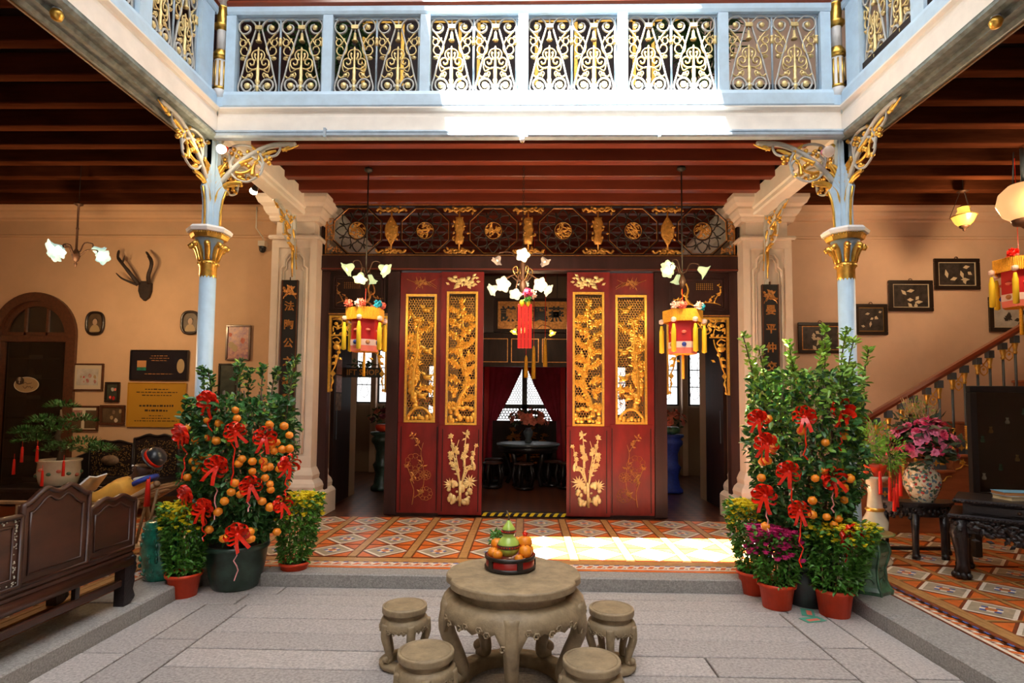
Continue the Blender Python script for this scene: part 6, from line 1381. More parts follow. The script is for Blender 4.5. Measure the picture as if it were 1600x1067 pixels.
for n in range(NS):
    if n: ob('tread', tmm, sr, (RUN*n, 0, RISE*(n+1))); ob('riser', rmm, sr, (RUN*n, 0, RISE*(n+1)))
    MB().box(RUN*n+.02, RUN*(n+1)+.02, .0, .04, 0, RISE*(n+1)-.035).build('stringer_panel', 'stair', sr)
    ob('gilt_scroll', gwm, sr, (RUN*n, 0, RISE*(n+1)-.04)); 
    if n:
        for k, dx in enumerate((.07, .23)):
            x = X1+RUN*n+dx; z0 = FZ+RISE*(n+1); h_ = hr(x)-.05-z0; o = ob('baluster', bsm, sr, (RUN*n+dx, .06, RISE*(n+1))); o.scale = (1, 1, h_)
            if k == 0: o = ob('scroll', sgm, sr, (RUN*n+dx+.08, .06, hr(x)-FZ-.30))
        MB().box(RUN*n+.10, RUN*n+.20, .05, .07, RISE*(n+1), RISE*(n+1)+.16).build('gilt_tile', 'steelblue', sr); 
        g = MB()
        for a in (0, 1.57, 3.14, 4.71): leafq(g, 0, 0, a, .045, .03, 0)
        g.build('gilt_flower', 'gold', sr, (RUN*n+.15, .045, RISE*(n+1)+.08))
xa, xb = 4.40, 8.4
MB().sweep([(-.045, -.03), (.045, -.03), (.055, .01), (.04, .05), (-.04, .05), (-.055, .01)], (xa-X1, .06, hr(xa)-FZ), (xb-X1, .06, hr(xb)-FZ), (0, 1, 0)).build('handrail', 'rail', sr)
MB().bev(.12, .26, -.01, .13, 0, 1.42, .012).build('newel', 'stair', sr); MB().ball((.19, .06, 1.47), .07, 10, 8).build('newel_cap', 'gold', sr)
# ---- photographs on the stair wall
def crane(seed):
    def f(r, W, z0, z1):
        rg = random.Random(seed); h_ = z1-z0; MB().box(-W*.9, W*.9, -.0165, -.016, z0+h_*.06, z0+h_*.94).build('ground', 'photo_dark' if seed != 4 else 'photo_grey', r)
        for k in range(7):
            g = MB(); leafq(g, rg.uniform(-W*.5, W*.6), z0+h_*rg.uniform(.2, .8), rg.uniform(0, 6.3), W*rg.uniform(.25, .5), W*.2, -.017, 0, .001); g.build('print_patch', 'mat_cream' if seed != 4 else 'photo_dark', r)
    return f
picture(1248, 504, 1316, 552, 'black framed lacquer picture with gilt birds behind the tall tangerine tree', 'frame_black', .05, 'old_gold', hook=True, extra=crane(1))
picture(1337, 475, 1386, 523, 'black framed picture half hidden by the blue column', 'frame_black', .05, 'brass', hook=True, extra=crane(2))
picture(1390, 438, 1457, 486, 'black framed dark picture third up the stair wall', 'frame_black', .055, 'mat_cream', hook=True, extra=crane(3))
picture(1461, 404, 1530, 452, 'black framed picture with white birds, highest on the stair wall', 'frame_black', .055, 'mat_cream', hook=True, extra=crane(5))
picture(1547, 464, 1620, 518, 'pale crane picture in a black frame just above the handrail', 'frame_black', .06, 'mat_cream', extra=crane(4))
# ---- half-moon carved table with flower vase
HM = V((4.28, 6.30, FZ)); r = thing('console_table', 'black carved half-round console table under the peony vase', 'table', HM)
P = [(.36*cos(pi+pi*k/16), .30*sin(pi+pi*k/16)) for k in range(17)]
def slab_(P, z0, z1, nm, s=1.0): return MB().prism([(x*s, y*s) for x, y in P], z1-z0, (0, .12, z0), (1, 0, 0), (0, 1, 0), (0, 0, 1)).build(nm, 'blackwood', r)
slab_(P, .56, .59, 'table_top', 1.05); slab_(P, .44, .56, 'apron', .95)
g = MB(); rg = random.Random(3)
for k in range(90): a = pi+pi*rg.random(); g.ball((.345*cos(a), .12+.29*sin(a), rg.uniform(.42, .54)), rg.uniform(.012, .022), 5, 4)
o = g.build('apron_carving', 'blackwood', r); o['kind'] = 'stuff'
for a in (pi*1.03, pi*1.35, pi*1.65, pi*1.97):
    u = V((.33*cos(a), .12+.27*sin(a), 0)); MB().tube([u+V((0, 0, .47)), u*1.0+V((0, 0, .25)), u+V((0, 0, .06)), u*1.04], [.045, .032, .032, .040], 8).ball(u+V((0, -.01, .03)), .04, 8, 6, 0, (1, 1, .8)).build('leg', 'blackwood', r)
MB().box(-.3, .3, .05, .11, .05, .08).build('stretcher', 'blackwood', r)
vz = thing('peony_vase', 'painted porcelain vase of pink and crimson peonies on the console table', 'vase', (4.27, 6.26, FZ+.59))
MB().lathe([(x_*.82, z_*.80) for x_, z_ in [(.12, 0), (.125, .015), (.16, .08), (.205, .20), (.215, .29), (.19, .39), (.14, .455), (.13, .48), (.155, .51), (.14, .51), (.11, .47)]], 28, cap=False).build('vase', 'painted', vz)
g = MB(); bouquet(g, random.Random(31), 20, .31, .58, 0, 4, .10, 4, up=.95); bouquet(g, random.Random(32), 110, .34, .58, 0, 4, .05, 4, up=1.05); o = g.build('peonies', ['pink', 'deeppink', 'pink', 'crimson', 'leaf_dull'], vz); o['kind'] = 'stuff'
g = MB(); rg = random.Random(12)
for k in range(46):
    a = rg.uniform(0, 6.3); b = V((.06*cos(a), .06*sin(a), .66)); t_ = b+V((rg.uniform(-.16, .16), rg.uniform(-.1, .1), rg.uniform(.25, .48))); g.tube([b, (b+t_)/2+V((rg.uniform(-.03, .03), 0, .02)), t_], .003, 4, 0)
    for j in range(4): leaf3(g, b.lerp(t_, .5+.13*j), rvec(rg), V((0, -.3, 1)).normalized(), .05, .018, 1 if rg.random() < .6 else 2)
o = g.build('sprigs', ['bamboo', 'bookorange', 'leaf_fern'], vz); o['kind'] = 'stuff'
# ---- carved desk
DX, DYf = 4.02, 5.52
d = thing('carved_desk', 'black carved desk with lion-paw legs at the picture edge', 'desk', (DX, DYf, FZ), RD(-40)); DW, DD = 1.7, .62
MB().bev(.02, DW, .0, DD, .70, .74, .012).build('desk_top', 'blackwood', d)
MB().box(.09, DW-.05, .05, DD-.05, .60, .70).build('drawer_case', 'blackwood', d)
for k in range(2): b = MB().bev(.14+k*.76, .84+k*.76, .035, .05, .615, .69, .005).build('drawer', 'blackwood', d); MB().ball((.49+k*.76, .03, .65), .016, 6, 5).build('knob', 'bronze', b)
MB().bev(-.02, DW, -.03, DD, .555, .60, .012).build('moulding', 'blackwood', d)
def beads(y, z, nm):
    g = MB()
    for k in range(int(DW/.028)): g.ball((.02+k*.028, y, z), .009, 5, 4)
    o = g.build(nm, 'blackwood', d); o['kind'] = 'stuff'
beads(.0, .72, 'bead_row'); beads(-.03, .578, 'bead_row')
g = MB(); rg = random.Random(17)
for k in range(240):
    x = rg.uniform(.14, DW); dpt = .10+.16*min(1, max(0, (x-.14))/.55)*(.6+.4*abs(sin(x*5))); g.ball((x, -.005, .555-rg.random()*dpt), rg.uniform(.014, .028), 6, 4, 0, (1.3, .7, .9))
for k in range(80): x = rg.uniform(.14, DW); leafq(g, x, .55-rg.random()*.2, rg.uniform(0, 6.3), .07, .035, -.02)
o = g.build('apron_carving', 'blackwood', d); o['kind'] = 'stuff'; MB().box(.12, DW, .01, .03, .43, .56).build('apron', 'blackwood', d)
for x in (.07, DW-.1):
    for y in (.06, DD-.08):
        g = MB(); g.tube([(x, y, .56), (x-.015, y-.015, .42), (x, y, .25), (x+.005, y, .13), (x, y-.01, .05)], [.075, .075, .055, .05, .07], 10)
        for k in range(4): a = pi+.35+k*.75; g.ball((x+.055*cos(a), y-.01+.055*sin(a), .035), .034, 7, 5)
        for k in range(14): a = rg.uniform(pi*.8, pi*2.2); g.ball((x+.07*cos(a), y+.07*sin(a), rg.uniform(.36, .54)), .02, 6, 4)
        g.ball((x, y-.01, .045), .06, 8, 6, 0, (1, 1, .75)); g.build('leg', 'blackwood', d)
# books
b0 = V((4.62, 5.50, FZ+.74))
for k, (z, w_, dp, h_, m1, lb) in enumerate(((0, .30, .2, .035, 'bookpaper', 'thick tan book at the bottom of the small pile on the desk'), (.036, .34, .2, .035, 'bookorange', 'blue covered orange-edged book on top of the pile on the desk'))):
    r = thing('book', lb, 'book', b0+V((.02*k, .01*k, z)), .1-.25*k, 'books on the carved desk'); MB().box(-w_/2+.006, w_/2-.006, -dp/2+.004, dp/2-.004, .003, h_-.003).build('pages', m1, r); MB().box(-w_/2, w_/2, -dp/2, dp/2, h_-.003, h_).box(-w_/2, w_/2, -dp/2, dp/2, 0, .003).build('cover', 'bookblue' if k else 'bookpaper', r)
# ---- black framed shell picture standing behind the desk
a_, b_ = PY(1528, 775, 6.15), PY(1528, 602, 6.15); r = thing('shadow_box', 'tall black framed glass case of little vases standing behind the carved desk', 'display case', (a_.x+.05, 6.3, FZ)); w_, h_ = .95, b_.z-FZ; zb_ = .62
MB().bev(0, w_, -.03, .03, h_-.07, h_, .006).bev(0, w_, -.03, .03, zb_, zb_+.07, .006).bev(0, .07, -.03, .03, 0, h_-.07, .006).bev(w_-.07, w_, -.03, .03, 0, h_-.07, .006).build('frame', 'black', r)
MB().box(.07, w_-.07, .02, .03, zb_+.07, h_-.07).build('backing', 'darkwood', r); MB().box(.07, w_-.07, -.012, -.008, zb_+.07, h_-.07).build('glass', 'pane', r)
rg = random.Random(6)
for k in range(9): x, z = .15+.09*(k % 8)*1.0, zb_+.2+.1*((k*5) % 9); MB().lathe([(.02, 0), (.028, .02), (.012, .05), (.02, .07)], 8, sy=.5).build('inlaid_vase', ['porcelain', 'brass', 'jade'][k % 3], r, (x, .012, z))
mat('olive', (.20, .20, .06), .3, noise=.5, scale=8, coat=.3)
# ---- openwork green stool
c = V((3.0, 5.10, FZ)); r = thing('openwork_stool', 'green glazed openwork ceramic stool on the kerb beside the chrysanthemum', 'stool', c)
prof = [(.165, 0), (.17, .03), (.145, .06), (.125, .12), (.120, .22), (.145, .30), (.160, .36), (.145, .42), (.10, .45), (.085, .47)]
MB().lathe(prof, 6, sm=False, ph=pi/6).build('body', 'greenglaze', r)
g = MB()
for k in range(6):
    a = 2*pi*k/6+pi/6; g.tube([(q*cos(a), q*sin(a), z) for q, z in prof[:-1]], .012, 6)
    for zc, rr, q in ((.10, .032, .125), (.17, .032, .115), (.24, .028, .118), (.35, .034, .143)):
        m_ = V((q*cos(a+pi/6)*.9, q*sin(a+pi/6)*.9, zc)); t1 = V((-sin(a+pi/6), cos(a+pi/6), 0)); g.tube([m_+t1*rr*cos(2*pi*j/8)+V((0, 0, rr*sin(2*pi*j/8))) for j in range(8)], .008, 5, closed=True)
o = g.build('openwork', 'greenglaze', r); o['kind'] = 'stuff'
MB().lathe([(.085, .465), (.17, .485), (.20, .495), (.205, .505), (.18, .51), (0, .505)], 28, cap=False).build('seat', 'olive', r)
# ---- plant stand with fern and tassels
c = V((3.62, 6.02, FZ)); r = thing('plant_stand', 'slim painted ceramic plant stand beside the iron column', 'plant stand', c)
MB().lathe([(.14, 0), (.15, .03), (.10, .10), (.07, .2), (.11, .32), (.12, .42), (.08, .5), (.06, .7), (.08, .82), (.13, .86), (.13, .88)], 20).build('body', 'porcelain', r); MB().lathe([(.075, .52), (.095, .54), (.075, .56)], 16, cap=False).lathe([(.105, .10), (.12, .12), (.10, .14)], 16, cap=False).build('gilt_ring', 'gold', r)
f = thing('fern_pot', 'bright green fern hung with red tassels beside the tall tangerine tree', 'potted plant', c+V((0, 0, .88)))
MB().lathe([(.08, 0), (.11, .08), (.12, .12), (.10, .12)], 18).build('pot', 'terracotta', f); g = MB(); rg = random.Random(2)
for cx, cy, cz, R in ((-.12, -.1, .32, .16), (.10, -.1, .26, .16), (0, 0, .42, .16), (.16, 0, .16, .12), (-.2, -.05, .22, .12)):
    for _ in range(220):
        dd = rvec(rg); leaf3(g, V((cx, cy, cz))+dd*R*rg.uniform(.6, 1), (dd+V((0, 0, .2))).normalized(), (rvec(rg)+V((0, 0, .5))).normalized(), .04, .014)
o = g.build('foliage', 'leaf_fern', f); o['kind'] = 'stuff'
for x, y, z, mm in ((-.06, -.2, .06, 'tassel_red'), (.02, -.22, .0, 'tassel_red'), (.10, -.2, -.06, 'tassel_red'), (.17, -.15, .04, 'tassel_red'), (.06, -.22, -.1, 'tassel_red')): red_tassel(f, (x, y, z), .22, mm)
# ================================================================ LAMPS AND LANTERNS
def shade(parent, c, d, s, m, name='shade'):
    # ruffled tulip glass, opening along d
    g = MB(); g.M = MX.Translation(c) @ V(d).to_track_quat('Z', 'Y').to_matrix().to_4x4() @ MX.Scale(s, 4)
    g.lathe([(.22, -.6), (.30, -.5), (.42, -.2), (.50, .1), (.62, .32), (.92, .52)], 20, cap=False, mod=lambda rr, z, a: rr*(1+(.16*cos(5*a) if z > .2 else .05*cos(5*a))))
    g.lathe([(.90, .52), (.58, .30), (.46, .1), (.38, -.2)], 20, cap=False, mod=lambda rr, z, a: rr*(1+(.16*cos(5*a) if z > .2 else .05*cos(5*a))))
    g.lathe([(0, -.62), (.22, -.6)], 12, cap=False); o = g.build(name, m, parent)
    b = MB(); b.M = MX.Translation(c); b.ball(V(d).normalized()*s*.15, s*.30, 8, 6); b.build('bulb', 'glow_bulb' if 'glow' in m else 'white', parent); return o
def arm(parent, a, c, m='bronze', r=.008):
    a, c = V(a), V(c); mid = (a+c)/2; mid.z = max(a.z, c.z)+.05
    return MB().tube(crv([a, a.lerp(mid, .5)+V((0, 0, -.03)), mid, c+V((0, 0, .05)), c], 3), r, 6).build('arm', m, parent)
# centre chandelier
CY = 6.96
p0 = PY(817, 440, CY); ch = thing('chandelier', 'central brass chandelier of many ruffled glass shades with red silk drop', 'chandelier', (p0.x, CY, p0.z))
def lc_(px, py, dy=0): q = PY(px, py, CY+dy); return V((q.x-p0.x, dy, q.z-p0.z))
MB().lathe([(.012, -.18), (.03, -.12), (.05, -.05), (.03, .02), (.02, .1), (.035, .2), (.02, .3), (.012, .42)], 12).build('stem', 'bronze', ch)
nl = 26; zt_ = 4.80-p0.z
for k in range(nl):
    z = .42+(zt_-.42)*k/nl; g = MB(); h_ = (zt_-.42)/nl*.62; a = pi/2*(k % 2)
    g.tube([(.012*cos(t_)*cos(a), .012*cos(t_)*sin(a), z+h_+h_*sin(t_)) for t_ in [2*pi*j/8 for j in range(8)]], .0035, 4, closed=True); g.build('chain_link', 'iron', ch)
for px, py, dy, d, s, m in ((817, 398, -.22, (0, -1, -.35), .085, 'glow_white'), (778, 405, 0, (-.5, -.3, -.9), .075, 'shade_frost'), (850, 407, 0, (.5, -.3, -.9), .075, 'shade_frost'), (772, 451, 0, (-.8, -.4, -.5), .085, 'glow_white'), (789, 443, -.2, (-.4, -.9, -.4), .10, 'glow_white'), (806, 457, -.26, (-.1, -.8, -.7), .08, 'glow_white'), (842, 444, -.2, (.3, -.9, -.3), .09, 'glow_white'), (853, 451, 0, (.8, -.4, -.6), .085, 'glow_white'), (818, 440, .25, (0, .6, -.8), .08, 'glow_white')):
    c = lc_(px, py, dy); shade(ch, c, d, s, m); arm(ch, (0, 0, .28 if py < 420 else .02), c-V(d).normalized()*s*.6)
for k in range(4):
    a = pi/2*k+.5; MB().tube([(cos(a)*u.x, sin(a)*u.x, u.y) for u in crv([(.02, .0), (.10, .06), (.14, .14), (.09, .18), (.07, .12), (.10, .10)], 3)], .006, 5).build('scroll', 'brass', ch)
lamp(ch, (0, -.45, .02), 17, (1, .74, .44), .12); lamp(ch, (0, .35, -.05), 6, (1, .78, .50), .1)
def flowerball(parent, c, r, m, seed=1, name='pompom'):
    g = MB(); rg = random.Random(seed); c = V(c); g.ball(c, r*.75, 8, 6)
    for _ in range(40): d = rvec(rg); leaf3(g, c+d*r*.5, (d+rvec(rg)*.4).normalized(), rvec(rg), r*.7, r*.6)
    return g.build(name, m, parent)
sd = thing('silk_drop', 'bright red silk tassel strips hanging under the central chandelier', 'tassel', (PY(820, 478, CY-.33).x, CY-.33, PY(820, 470, CY-.33).z))
for k, x in enumerate((-.062, -.02, .022, .064)): MB().bev(x-.019, x+.019, -.018, .018, -.56, -.04, .005).build('strip', 'tassel_red', sd)
for x in (-.035, .035): MB().ball((x, -.01, -.03), .036, 10, 8, 0, (.8, .8, 1.2)).build('knot', 'tassel_yellow', sd)
flowerball(sd, (.03, -.03, .09), .055, 'deeppink', 1, 'flower'); flowerball(sd, (.09, 0, .08), .055, 'pinkwhite', 2, 'flower'); flowerball(sd, (.03, -.02, .02), .045, 'green_bright', 3, 'leaves'); MB().tube([(0, .0, 0), (0, .05, .14), (0, .2, .17), (-.02, .33, .15)], .004, 4).build('cord', 'tassel_red', sd)
# pendant lights with lanterns under them
def pendant(px, shades, lb, m, e, col, topz=4.835):
    p = PY(px, 430, CY); r = thing('pendant_light', lb, 'pendant light', (p.x, CY, p.z))
    MB().tube([(0, 0, -.12), (0, 0, 1.30)], .009, 6).build('rod', 'iron', r); MB().lathe([(.05, 1.36), (.055, 1.33), (.012, 1.30)], 12).build('ceiling_rose', 'iron', r); MB().tube([(0, 0, 1.34), (0, 0, topz-p.z)], .004, 4).build('hanger', 'iron', r)
    MB().lathe([(.01, -.17), (.03, -.13), (.045, -.08), (.03, -.03), (.012, .02)], 12).build('boss', 'bronze', r)
    for sx, sz, dy, d, s in shades: c = V((sx, dy, sz)); shade(r, c, d, s, m); arm(r, (0, 0, .02), c-V(d).normalized()*s*.6)
    lamp(r, (0, -.48, -.10), e, col, .08); return r
k_ = CY/889
pendant(572, [(-27*k_, 12*k_, 0, (-.7, -.3, -.6), .105), (27*k_, 11*k_, 0, (.8, -.2, -.55), .10), (-1*k_, -8*k_, -.2, (0, -.5, -.9), .09), (0, .0, .2, (0, .5, -.8), .09)], 'three-armed pendant light over the lantern nearest the antlers', 'glow_green', 9, (1, .78, .42))
pendant(1066, [(-20*k_, 13*k_, -.05, (-.6, -.5, -.5), .10), (-26*k_, 3*k_, -.15, (-.6, -.6, -.5), .085), (32*k_, 8*k_, 0, (.8, -.2, -.5), .10), (0, .0, .2, (0, .5, -.8), .09)], 'three-armed pendant light over the lantern nearest the staircase', 'glow_green', 9, (1, .78, .42))
def lantern(loc, lb, poms, hz, s=1.0, rz=0):
    r = thing('silk_lantern', lb, 'lantern', loc, rz); r.scale = (s, s, s)
    hx = lambda q, z: [(q*cos(pi/3*k+pi/6), q*sin(pi/3*k+pi/6), z) for k in range(6)]
    def side(q0, z0, q1, z1, nm, m, th=.006):
        for k in range(6):
            a, b = hx(q0, z0)[k], hx(q0, z0)[(k+1) % 6]; c, d = hx(q1, z1)[(k+1) % 6], hx(q1, z1)[k]; o_ = V((a[0]+b[0], a[1]+b[1], 0)).normalized()*th
            vs = [V(x) for x in (a, b, c, d)]; vs += [x-o_ for x in vs]; MB().add(vs, [(0, 1, 2, 3), (7, 6, 5, 4), (0, 4, 5, 1), (2, 6, 7, 3)]).build(nm, m, r)
    side(.235, -.10, .225, .035, 'fringe', 'fringe'); side(.165, -.37, .165, -.10, 'panel', 'silk_red'); side(.172, -.43, .172, -.355, 'border', 'pinkwhite'); side(.165, -.50, .17, -.43, 'skirt', 'coral')
    MB().add(hx(.23, .035), [(0, 1, 2, 3, 4, 5)]).add(hx(.165, -.495), [(5, 4, 3, 2, 1, 0)]).build('cap', 'fringe', r)
    g = MB()
    for k in range(6):
        a, b = V(hx(.236, 0)[k]), V(hx(.236, 0)[(k+1) % 6])
        for j in range(13): q = a.lerp(b, (j+.5)/13); g.tube([q+V((0, 0, .03)), q+V((0, 0, -.115))], .007, 4)
    o = g.build('fringe_threads', 'fringe', r); o['kind'] = 'stuff'
    for k in range(6):
        m_ = (V(hx(.168, -.24)[k])+V(hx(.168, -.24)[(k+1) % 6]))/2; MB().ball(m_, .032, 8, 5, 0, (1, 1, .6)).build('medallion', 'coral', r)
        m2 = (V(hx(.176, -.39)[k])+V(hx(.176, -.39)[(k+1) % 6]))/2; MB().ball(m2, .028, 8, 5).build('rosette', 'scarf_blue' if k % 2 else 'bookorange', r)
    for k in range(6):
        t_ = V(hx(.25, -.10)[k]); MB().lathe([(.010, 0), (.03, -.01), (.032, -.03), (.03, -.05), (.012, -.06)], 10, c=t_+V((0, 0, .03)), sy=1).build('tassel_bead', 'pinkwhite', r)
        MB().lathe([(.015, -.05), (.022, -.10), (.028, -.12), (.029, -.38), (.004, -.39)], 10, c=t_).build('tassel', 'tassel_yellow', r)
    MB().lathe([(.008, -.5), (.016, -.53), (.018, -.80)], 8).build('centre_tassel', 'fringe', r)
    for k, (a, mm) in enumerate(poms): flowerball(r, V((.22*cos(a), .22*sin(a), .075)), .05, mm, k)
    MB().tube([(0, 0, .035), (0, 0, hz/s)], .004, 4).build('cord', 'ribbon', r); return r
D_ = [(-2.4, 'coral'), (-1.65, 'pinkwhite'), (-1.5, 'coral'), (-.55, 'cyan'), (-.2, 'coral'), (1.5, 'coral')]
q = PY(572, 487, CY); lantern((PY(572, 430, CY).x, CY, q.z), 'red and yellow silk lantern under the pendant nearest the antlers', D_, .34)
q = PY(1067, 490, CY); lantern((PY(1066, 430, CY).x, CY, q.z), 'red and yellow silk lantern under the pendant nearest the staircase', [(-2.6, 'pinkwhite'), (-2.2, 'coral'), (-1.2, 'pinkwhite'), (-.4, 'cyan'), (1.5, 'coral')], .36, 1.0, .35)
q = PY(1592, 410, 6.6); lantern((q.x, 6.6, q.z), 'silk lantern cut by the picture edge in front of the stair wall', [(-2.7, 'tassel_red'), (-1.8, 'cyan'), (-1.2, 'cyan'), (1, 'coral')], 4.62-q.z, 1.05, .2)
# chandelier over the bench side
LYc = 7.0; p0 = PY(119, 395, LYc); r = thing('chandelier', 'small bronze chandelier with frilled glass shades beside the stag antlers', 'chandelier', (p0.x, LYc, p0.z)); k_ = LYc/889
MB().lathe([(.004, -.19), (.018, -.14), (.008, -.12), (.03, -.10), (.05, -.03), (.03, .02), (.014, .05), (.012, .30), (.018, .31), (.012, .33), (.012, .60), (.05, .62), (.052, .635), (.012, .65)], 12).build('stem', 'bronze', r); MB().tube([(0, 0, .64), (.01, 0, 4.835-p0.z)], .004, 4).build('hanger', 'iron', r)
for sx, sz, dy, d, s in ((-22*k_, 3*k_, -.1, (-.5, -.8, -.3), .125), (-36*k_, 0, .05, (-.9, .1, -.4), .10), (7*k_, -7*k_, -.3, (.1, -.8, -.6), .085), (23*k_, 8*k_, .12, (.4, .6, -.3), .10), (40*k_, -5*k_, 0, (.9, -.2, -.4), .10)):
    c = V((sx, dy, sz)); shade(r, c, d, s, 'glow_teal'); arm(r, (0, 0, -.02), c-V(d).normalized()*s*.6)
lamp(r, (-.1, -.45, -.50), 17, (1, .64, .32), .06); lamp(r, (.30, -.3, -.55), 12, (1, .64, .32), .05)
# oil lamp and globe lamp over the staircase side
p = PY(1506, 340, 7.5); r = thing('hanging_lamp', 'yellow glass oil-style lamp hanging before the stair wall', 'hanging lamp', (p.x, 7.5, p.z)); k_ = 7.5/889
MB().lathe([(.06, -13*k_), (.10, -8*k_), (.135, 1*k_), (.14, 2*k_)], 20, cap=False).lathe([(.125, 3*k_), (.09, 6*k_), (.065, 11*k_), (.07, 16*k_)], 20, cap=False).build('glass', 'glow_warm', r); MB().lathe([(.14, 1*k_), (.155, 2*k_), (.14, 3*k_)], 20, cap=False).build('gallery_ring', 'brass', r)
MB().lathe([(.0, -22*k_), (.02, -20*k_), (.012, -18*k_), (.05, -16*k_), (.06, -13*k_)], 14).build('finial', 'bronze', r); MB().lathe([(.075, 16*k_), (.06, 17.5*k_), (.02, 20*k_)], 14).build('smoke_bell', 'bronze', r)
for k in range(3): a = 2*pi*k/3+.4; MB().tube([(.15*cos(a), .15*sin(a), 2*k_), (.03*cos(a), .03*sin(a), 42*k_)], .004, 4).build('chain', 'iron', r)
MB().lathe([(.02, 40*k_), (.07, 42*k_), (.02, 44*k_)], 12).build('crown', 'bronze', r); MB().tube([(0, 0, 43*k_), (0, 0, 4.835-p.z)], .005, 4).build('hanger', 'iron', r); lamp(r, (0, -.28, -.1), 16, (1, .66, .34), .08)
p = PY(1600, 317, 6.3); r = thing('globe_lamp', 'large frosted globe lamp hanging at the picture edge', 'hanging lamp', (p.x, 6.3, p.z))
MB().lathe([(.10, -.20), (.19, -.13), (.245, 0), (.22, .12), (.14, .20)], 28, cap=False).build('globe', 'globe', r); MB().lathe([(.0, -.30), (.04, -.26), (.10, -.24), (.125, -.19), (.10, -.19)], 20).build('base_cup', 'bronze', r); MB().lathe([(.15, .19), (.12, .215), (.05, .23)], 20).build('cap', 'bronze', r)
zt_ = 4.60-p.z
for k in range(3): a = 2*pi*k/3+.2; MB().tube([(.09*cos(a), .09*sin(a), .2), (.07*cos(a), .07*sin(a), zt_-.02)], .006, 5).build('chain', 'steelblue', r)
MB().tube([(0, 0, .2), (0, 0, zt_)], .02, 8).build('rod', 'steelblue', r); lamp(r, (-.05, -.4, -.1), 18, (1, .70, .42), .15)
# spot bulbs on the ironwork
def spot(px, py, Y, lb, m, cap, e, d=(.2, -1, -.5), s=.055, rod=None):
    p = PY(px, py, Y); r = thing('spot_bulb', lb, 'light bulb', p); dd = V(d).normalized()
    g = MB(); g.M = dd.to_track_quat('Z', 'Y').to_matrix().to_4x4(); g.lathe([(.02, -.09), (.03, -.07), (s*.8, -.02), (s, .03), (s*.8, .045), (0, .05)], 16, cap=False, m=0); g.build('reflector', m, r)
    g = MB(); g.M = dd.to_track_quat('Z', 'Y').to_matrix().to_4x4(); g.lathe([(.022, -.13), (.026, -.12), (.035, -.06), (s*.85, -.015)], 14, cap=False).build('socket', cap, r)
    if e: lamp(r, dd*.12, e, (1, .72, .42), .04)
    if rod is not None: MB().tube([-dd*.12, V(rod)], .008, 5).build('arm', 'iron', r)
spot(347, 233, 5.42, 'lit bulb with red socket clamped at the column beside the bench side', 'glow_bulb', 'ribbon', 1.0, (.15, -1, -.5), .045, (.02, .14, .08))
spot(397, 297, 7.2, 'small lit bulb under the ceiling by the pilaster nearest the antlers', 'glow_bulb', 'frame_black', 2.5, (-.6, .5, -.5), .05, (0, .1, .30))
spot(1293, 237, 5.42, 'unlit pinkish bulb clamped at the column beside the staircase', 'shade_frost', 'pink', 0, (-.15, -1, -.4), .055, (-.02, .14, .08))
for px, py, X, lb in ((88, 37, -3.17, 'gold knob light under the gutter on the bench side'), (1555, 14, 3.15, 'gold knob light under the gutter on the staircase side')):
    d = ray(px, py); t_ = X/d.x; p = V((0, 0, 1.7))+d*t_; r = thing('knob_light', lb, 'light', (X, p.y, 4.33)); MB().lathe([(.0, -.075), (.03, -.065), (.042, -.03), (.03, -.005), (.02, .01)], 12, cap=False).build('knob', 'gold', r); MB().lathe([(.03, 0), (.03, .012)], 10).build('plate', 'bluegrey', r)
p = PY(816, 218, 5.45); r = thing('knob_light', 'tiny white bulb under the gutter above the entrance', 'light', (p.x, 5.45, 4.335)); MB().lathe([(0, -.06), (.02, -.055), (.028, -.03), (.02, -.005), (.012, .01)], 12, cap=False).build('bulb', 'white', r); MB().lathe([(.0, -.07), (.01, -.06), (.012, -.05)], 8).build('tip', 'gold', r)

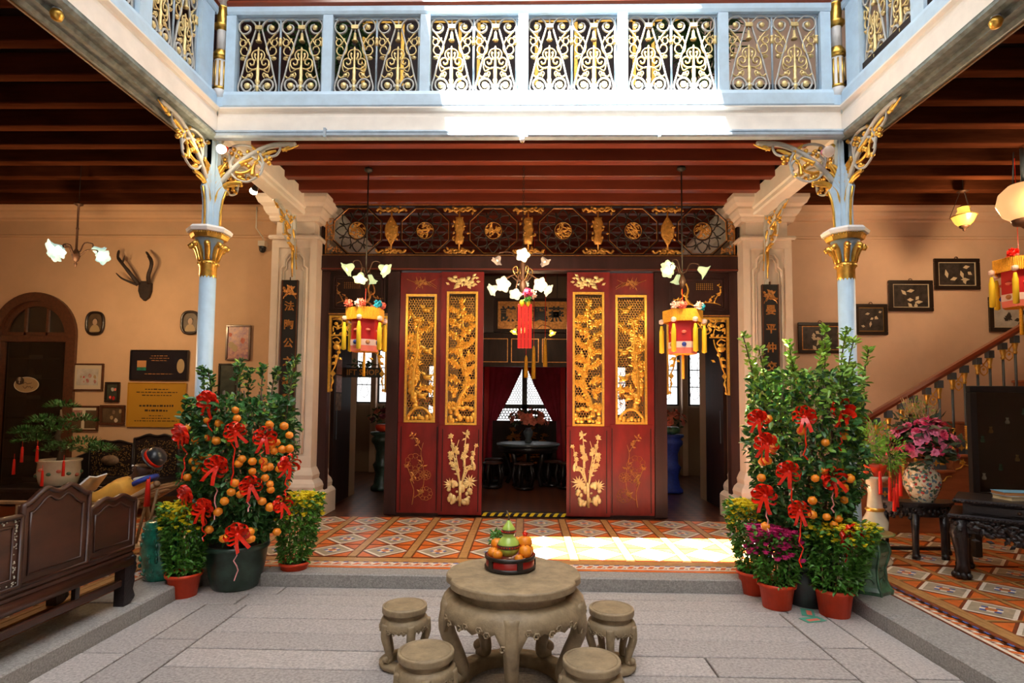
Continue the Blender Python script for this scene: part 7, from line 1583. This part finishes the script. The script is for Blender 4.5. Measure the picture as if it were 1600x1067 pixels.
# hall pendant and hanging amber tassels beyond the entrance
p = PY(834, 512, 10.0); r = thing('pendant_light', 'small pendant with glass bells inside the hall under the gilt signboard', 'pendant light', (p.x, 10.0, p.z)); k_ = 10/889
MB().tube([(0, 0, -.05), (0, 0, 4.68-p.z)], .008, 5).build('rod', 'iron', r)
for sx, sz, d in ((-30*k_, -5*k_, (-.4, -.3, -.8)), (-18*k_, -3*k_, (.2, -.6, -.6)), (28*k_, -7*k_, (.4, -.3, -.8))): c = V((sx, 0, sz)); shade(r, c, d, .075, 'glow_warm'); arm(r, (0, 0, 0), c-V(d).normalized()*.045)
lamp(r, (0, -.2, -.1), 3, (1, .7, .4), .05)
for k, (px, y0, y1) in enumerate(((822, 555, 590), (834, 540, 592), (852, 527, 573))):
    a, b = PY(px, y0, 9.6), PY(px, y1, 9.6); r = thing('amber_tassel', ['amber tassel hanging in the hall entrance, the one nearest the antlers', 'longest amber tassel hanging in the hall entrance', 'amber tassel hanging in the hall entrance, nearest the staircase'][k], 'tassel', (a.x, 9.6, a.z))
    MB().lathe([(.006, 0), (.022, -.04), (.026, -.1), (.038, b.z-a.z), (.0, b.z-a.z)], 10).build('skirt', 'fringe', r); MB().tube([(0, 0, 0), (0, 0, 4.68-a.z)], .004, 4).build('cord', 'ribbon', r)
# potted palms on the upper gallery
for k, (x, y, n) in enumerate(((2.35, 7.3, 26), (-2.75, 7.3, 18))):
    r = thing('potted_palm', ['leafy potted palm upstairs behind the railing nearest the staircase side', 'potted palm upstairs behind the railing on the antler side', 'small potted palm upstairs near the middle railing posts'][k], 'potted plant', (x, y, 4.935)); rg = random.Random(k)
    MB().lathe([(.18, 0), (.24, .35), (.26, .4), (.22, .4)], 18).build('pot', 'terracotta', r); g = MB()
    for _ in range(n):
        a, t_ = rg.uniform(0, 6.3), rg.uniform(.2, .8); P = crv([(0, 0, .4), (cos(a)*.15*t_, sin(a)*.15*t_, 1.1), (cos(a)*.55*t_, sin(a)*.55*t_, 1.6+rg.uniform(0, .5)), (cos(a)*.9*t_, sin(a)*.9*t_, 1.7)], 5); g.tube(P, .007, 4)
        for q in P[5:]:
            for s in (1, -1): leaf3(g, q, V((cos(a+s*.9), sin(a+s*.9), -.2)).normalized(), V((0, 0, 1)), .22, .04)
    o = g.build('fronds', 'leaf', r); o['kind'] = 'stuff'
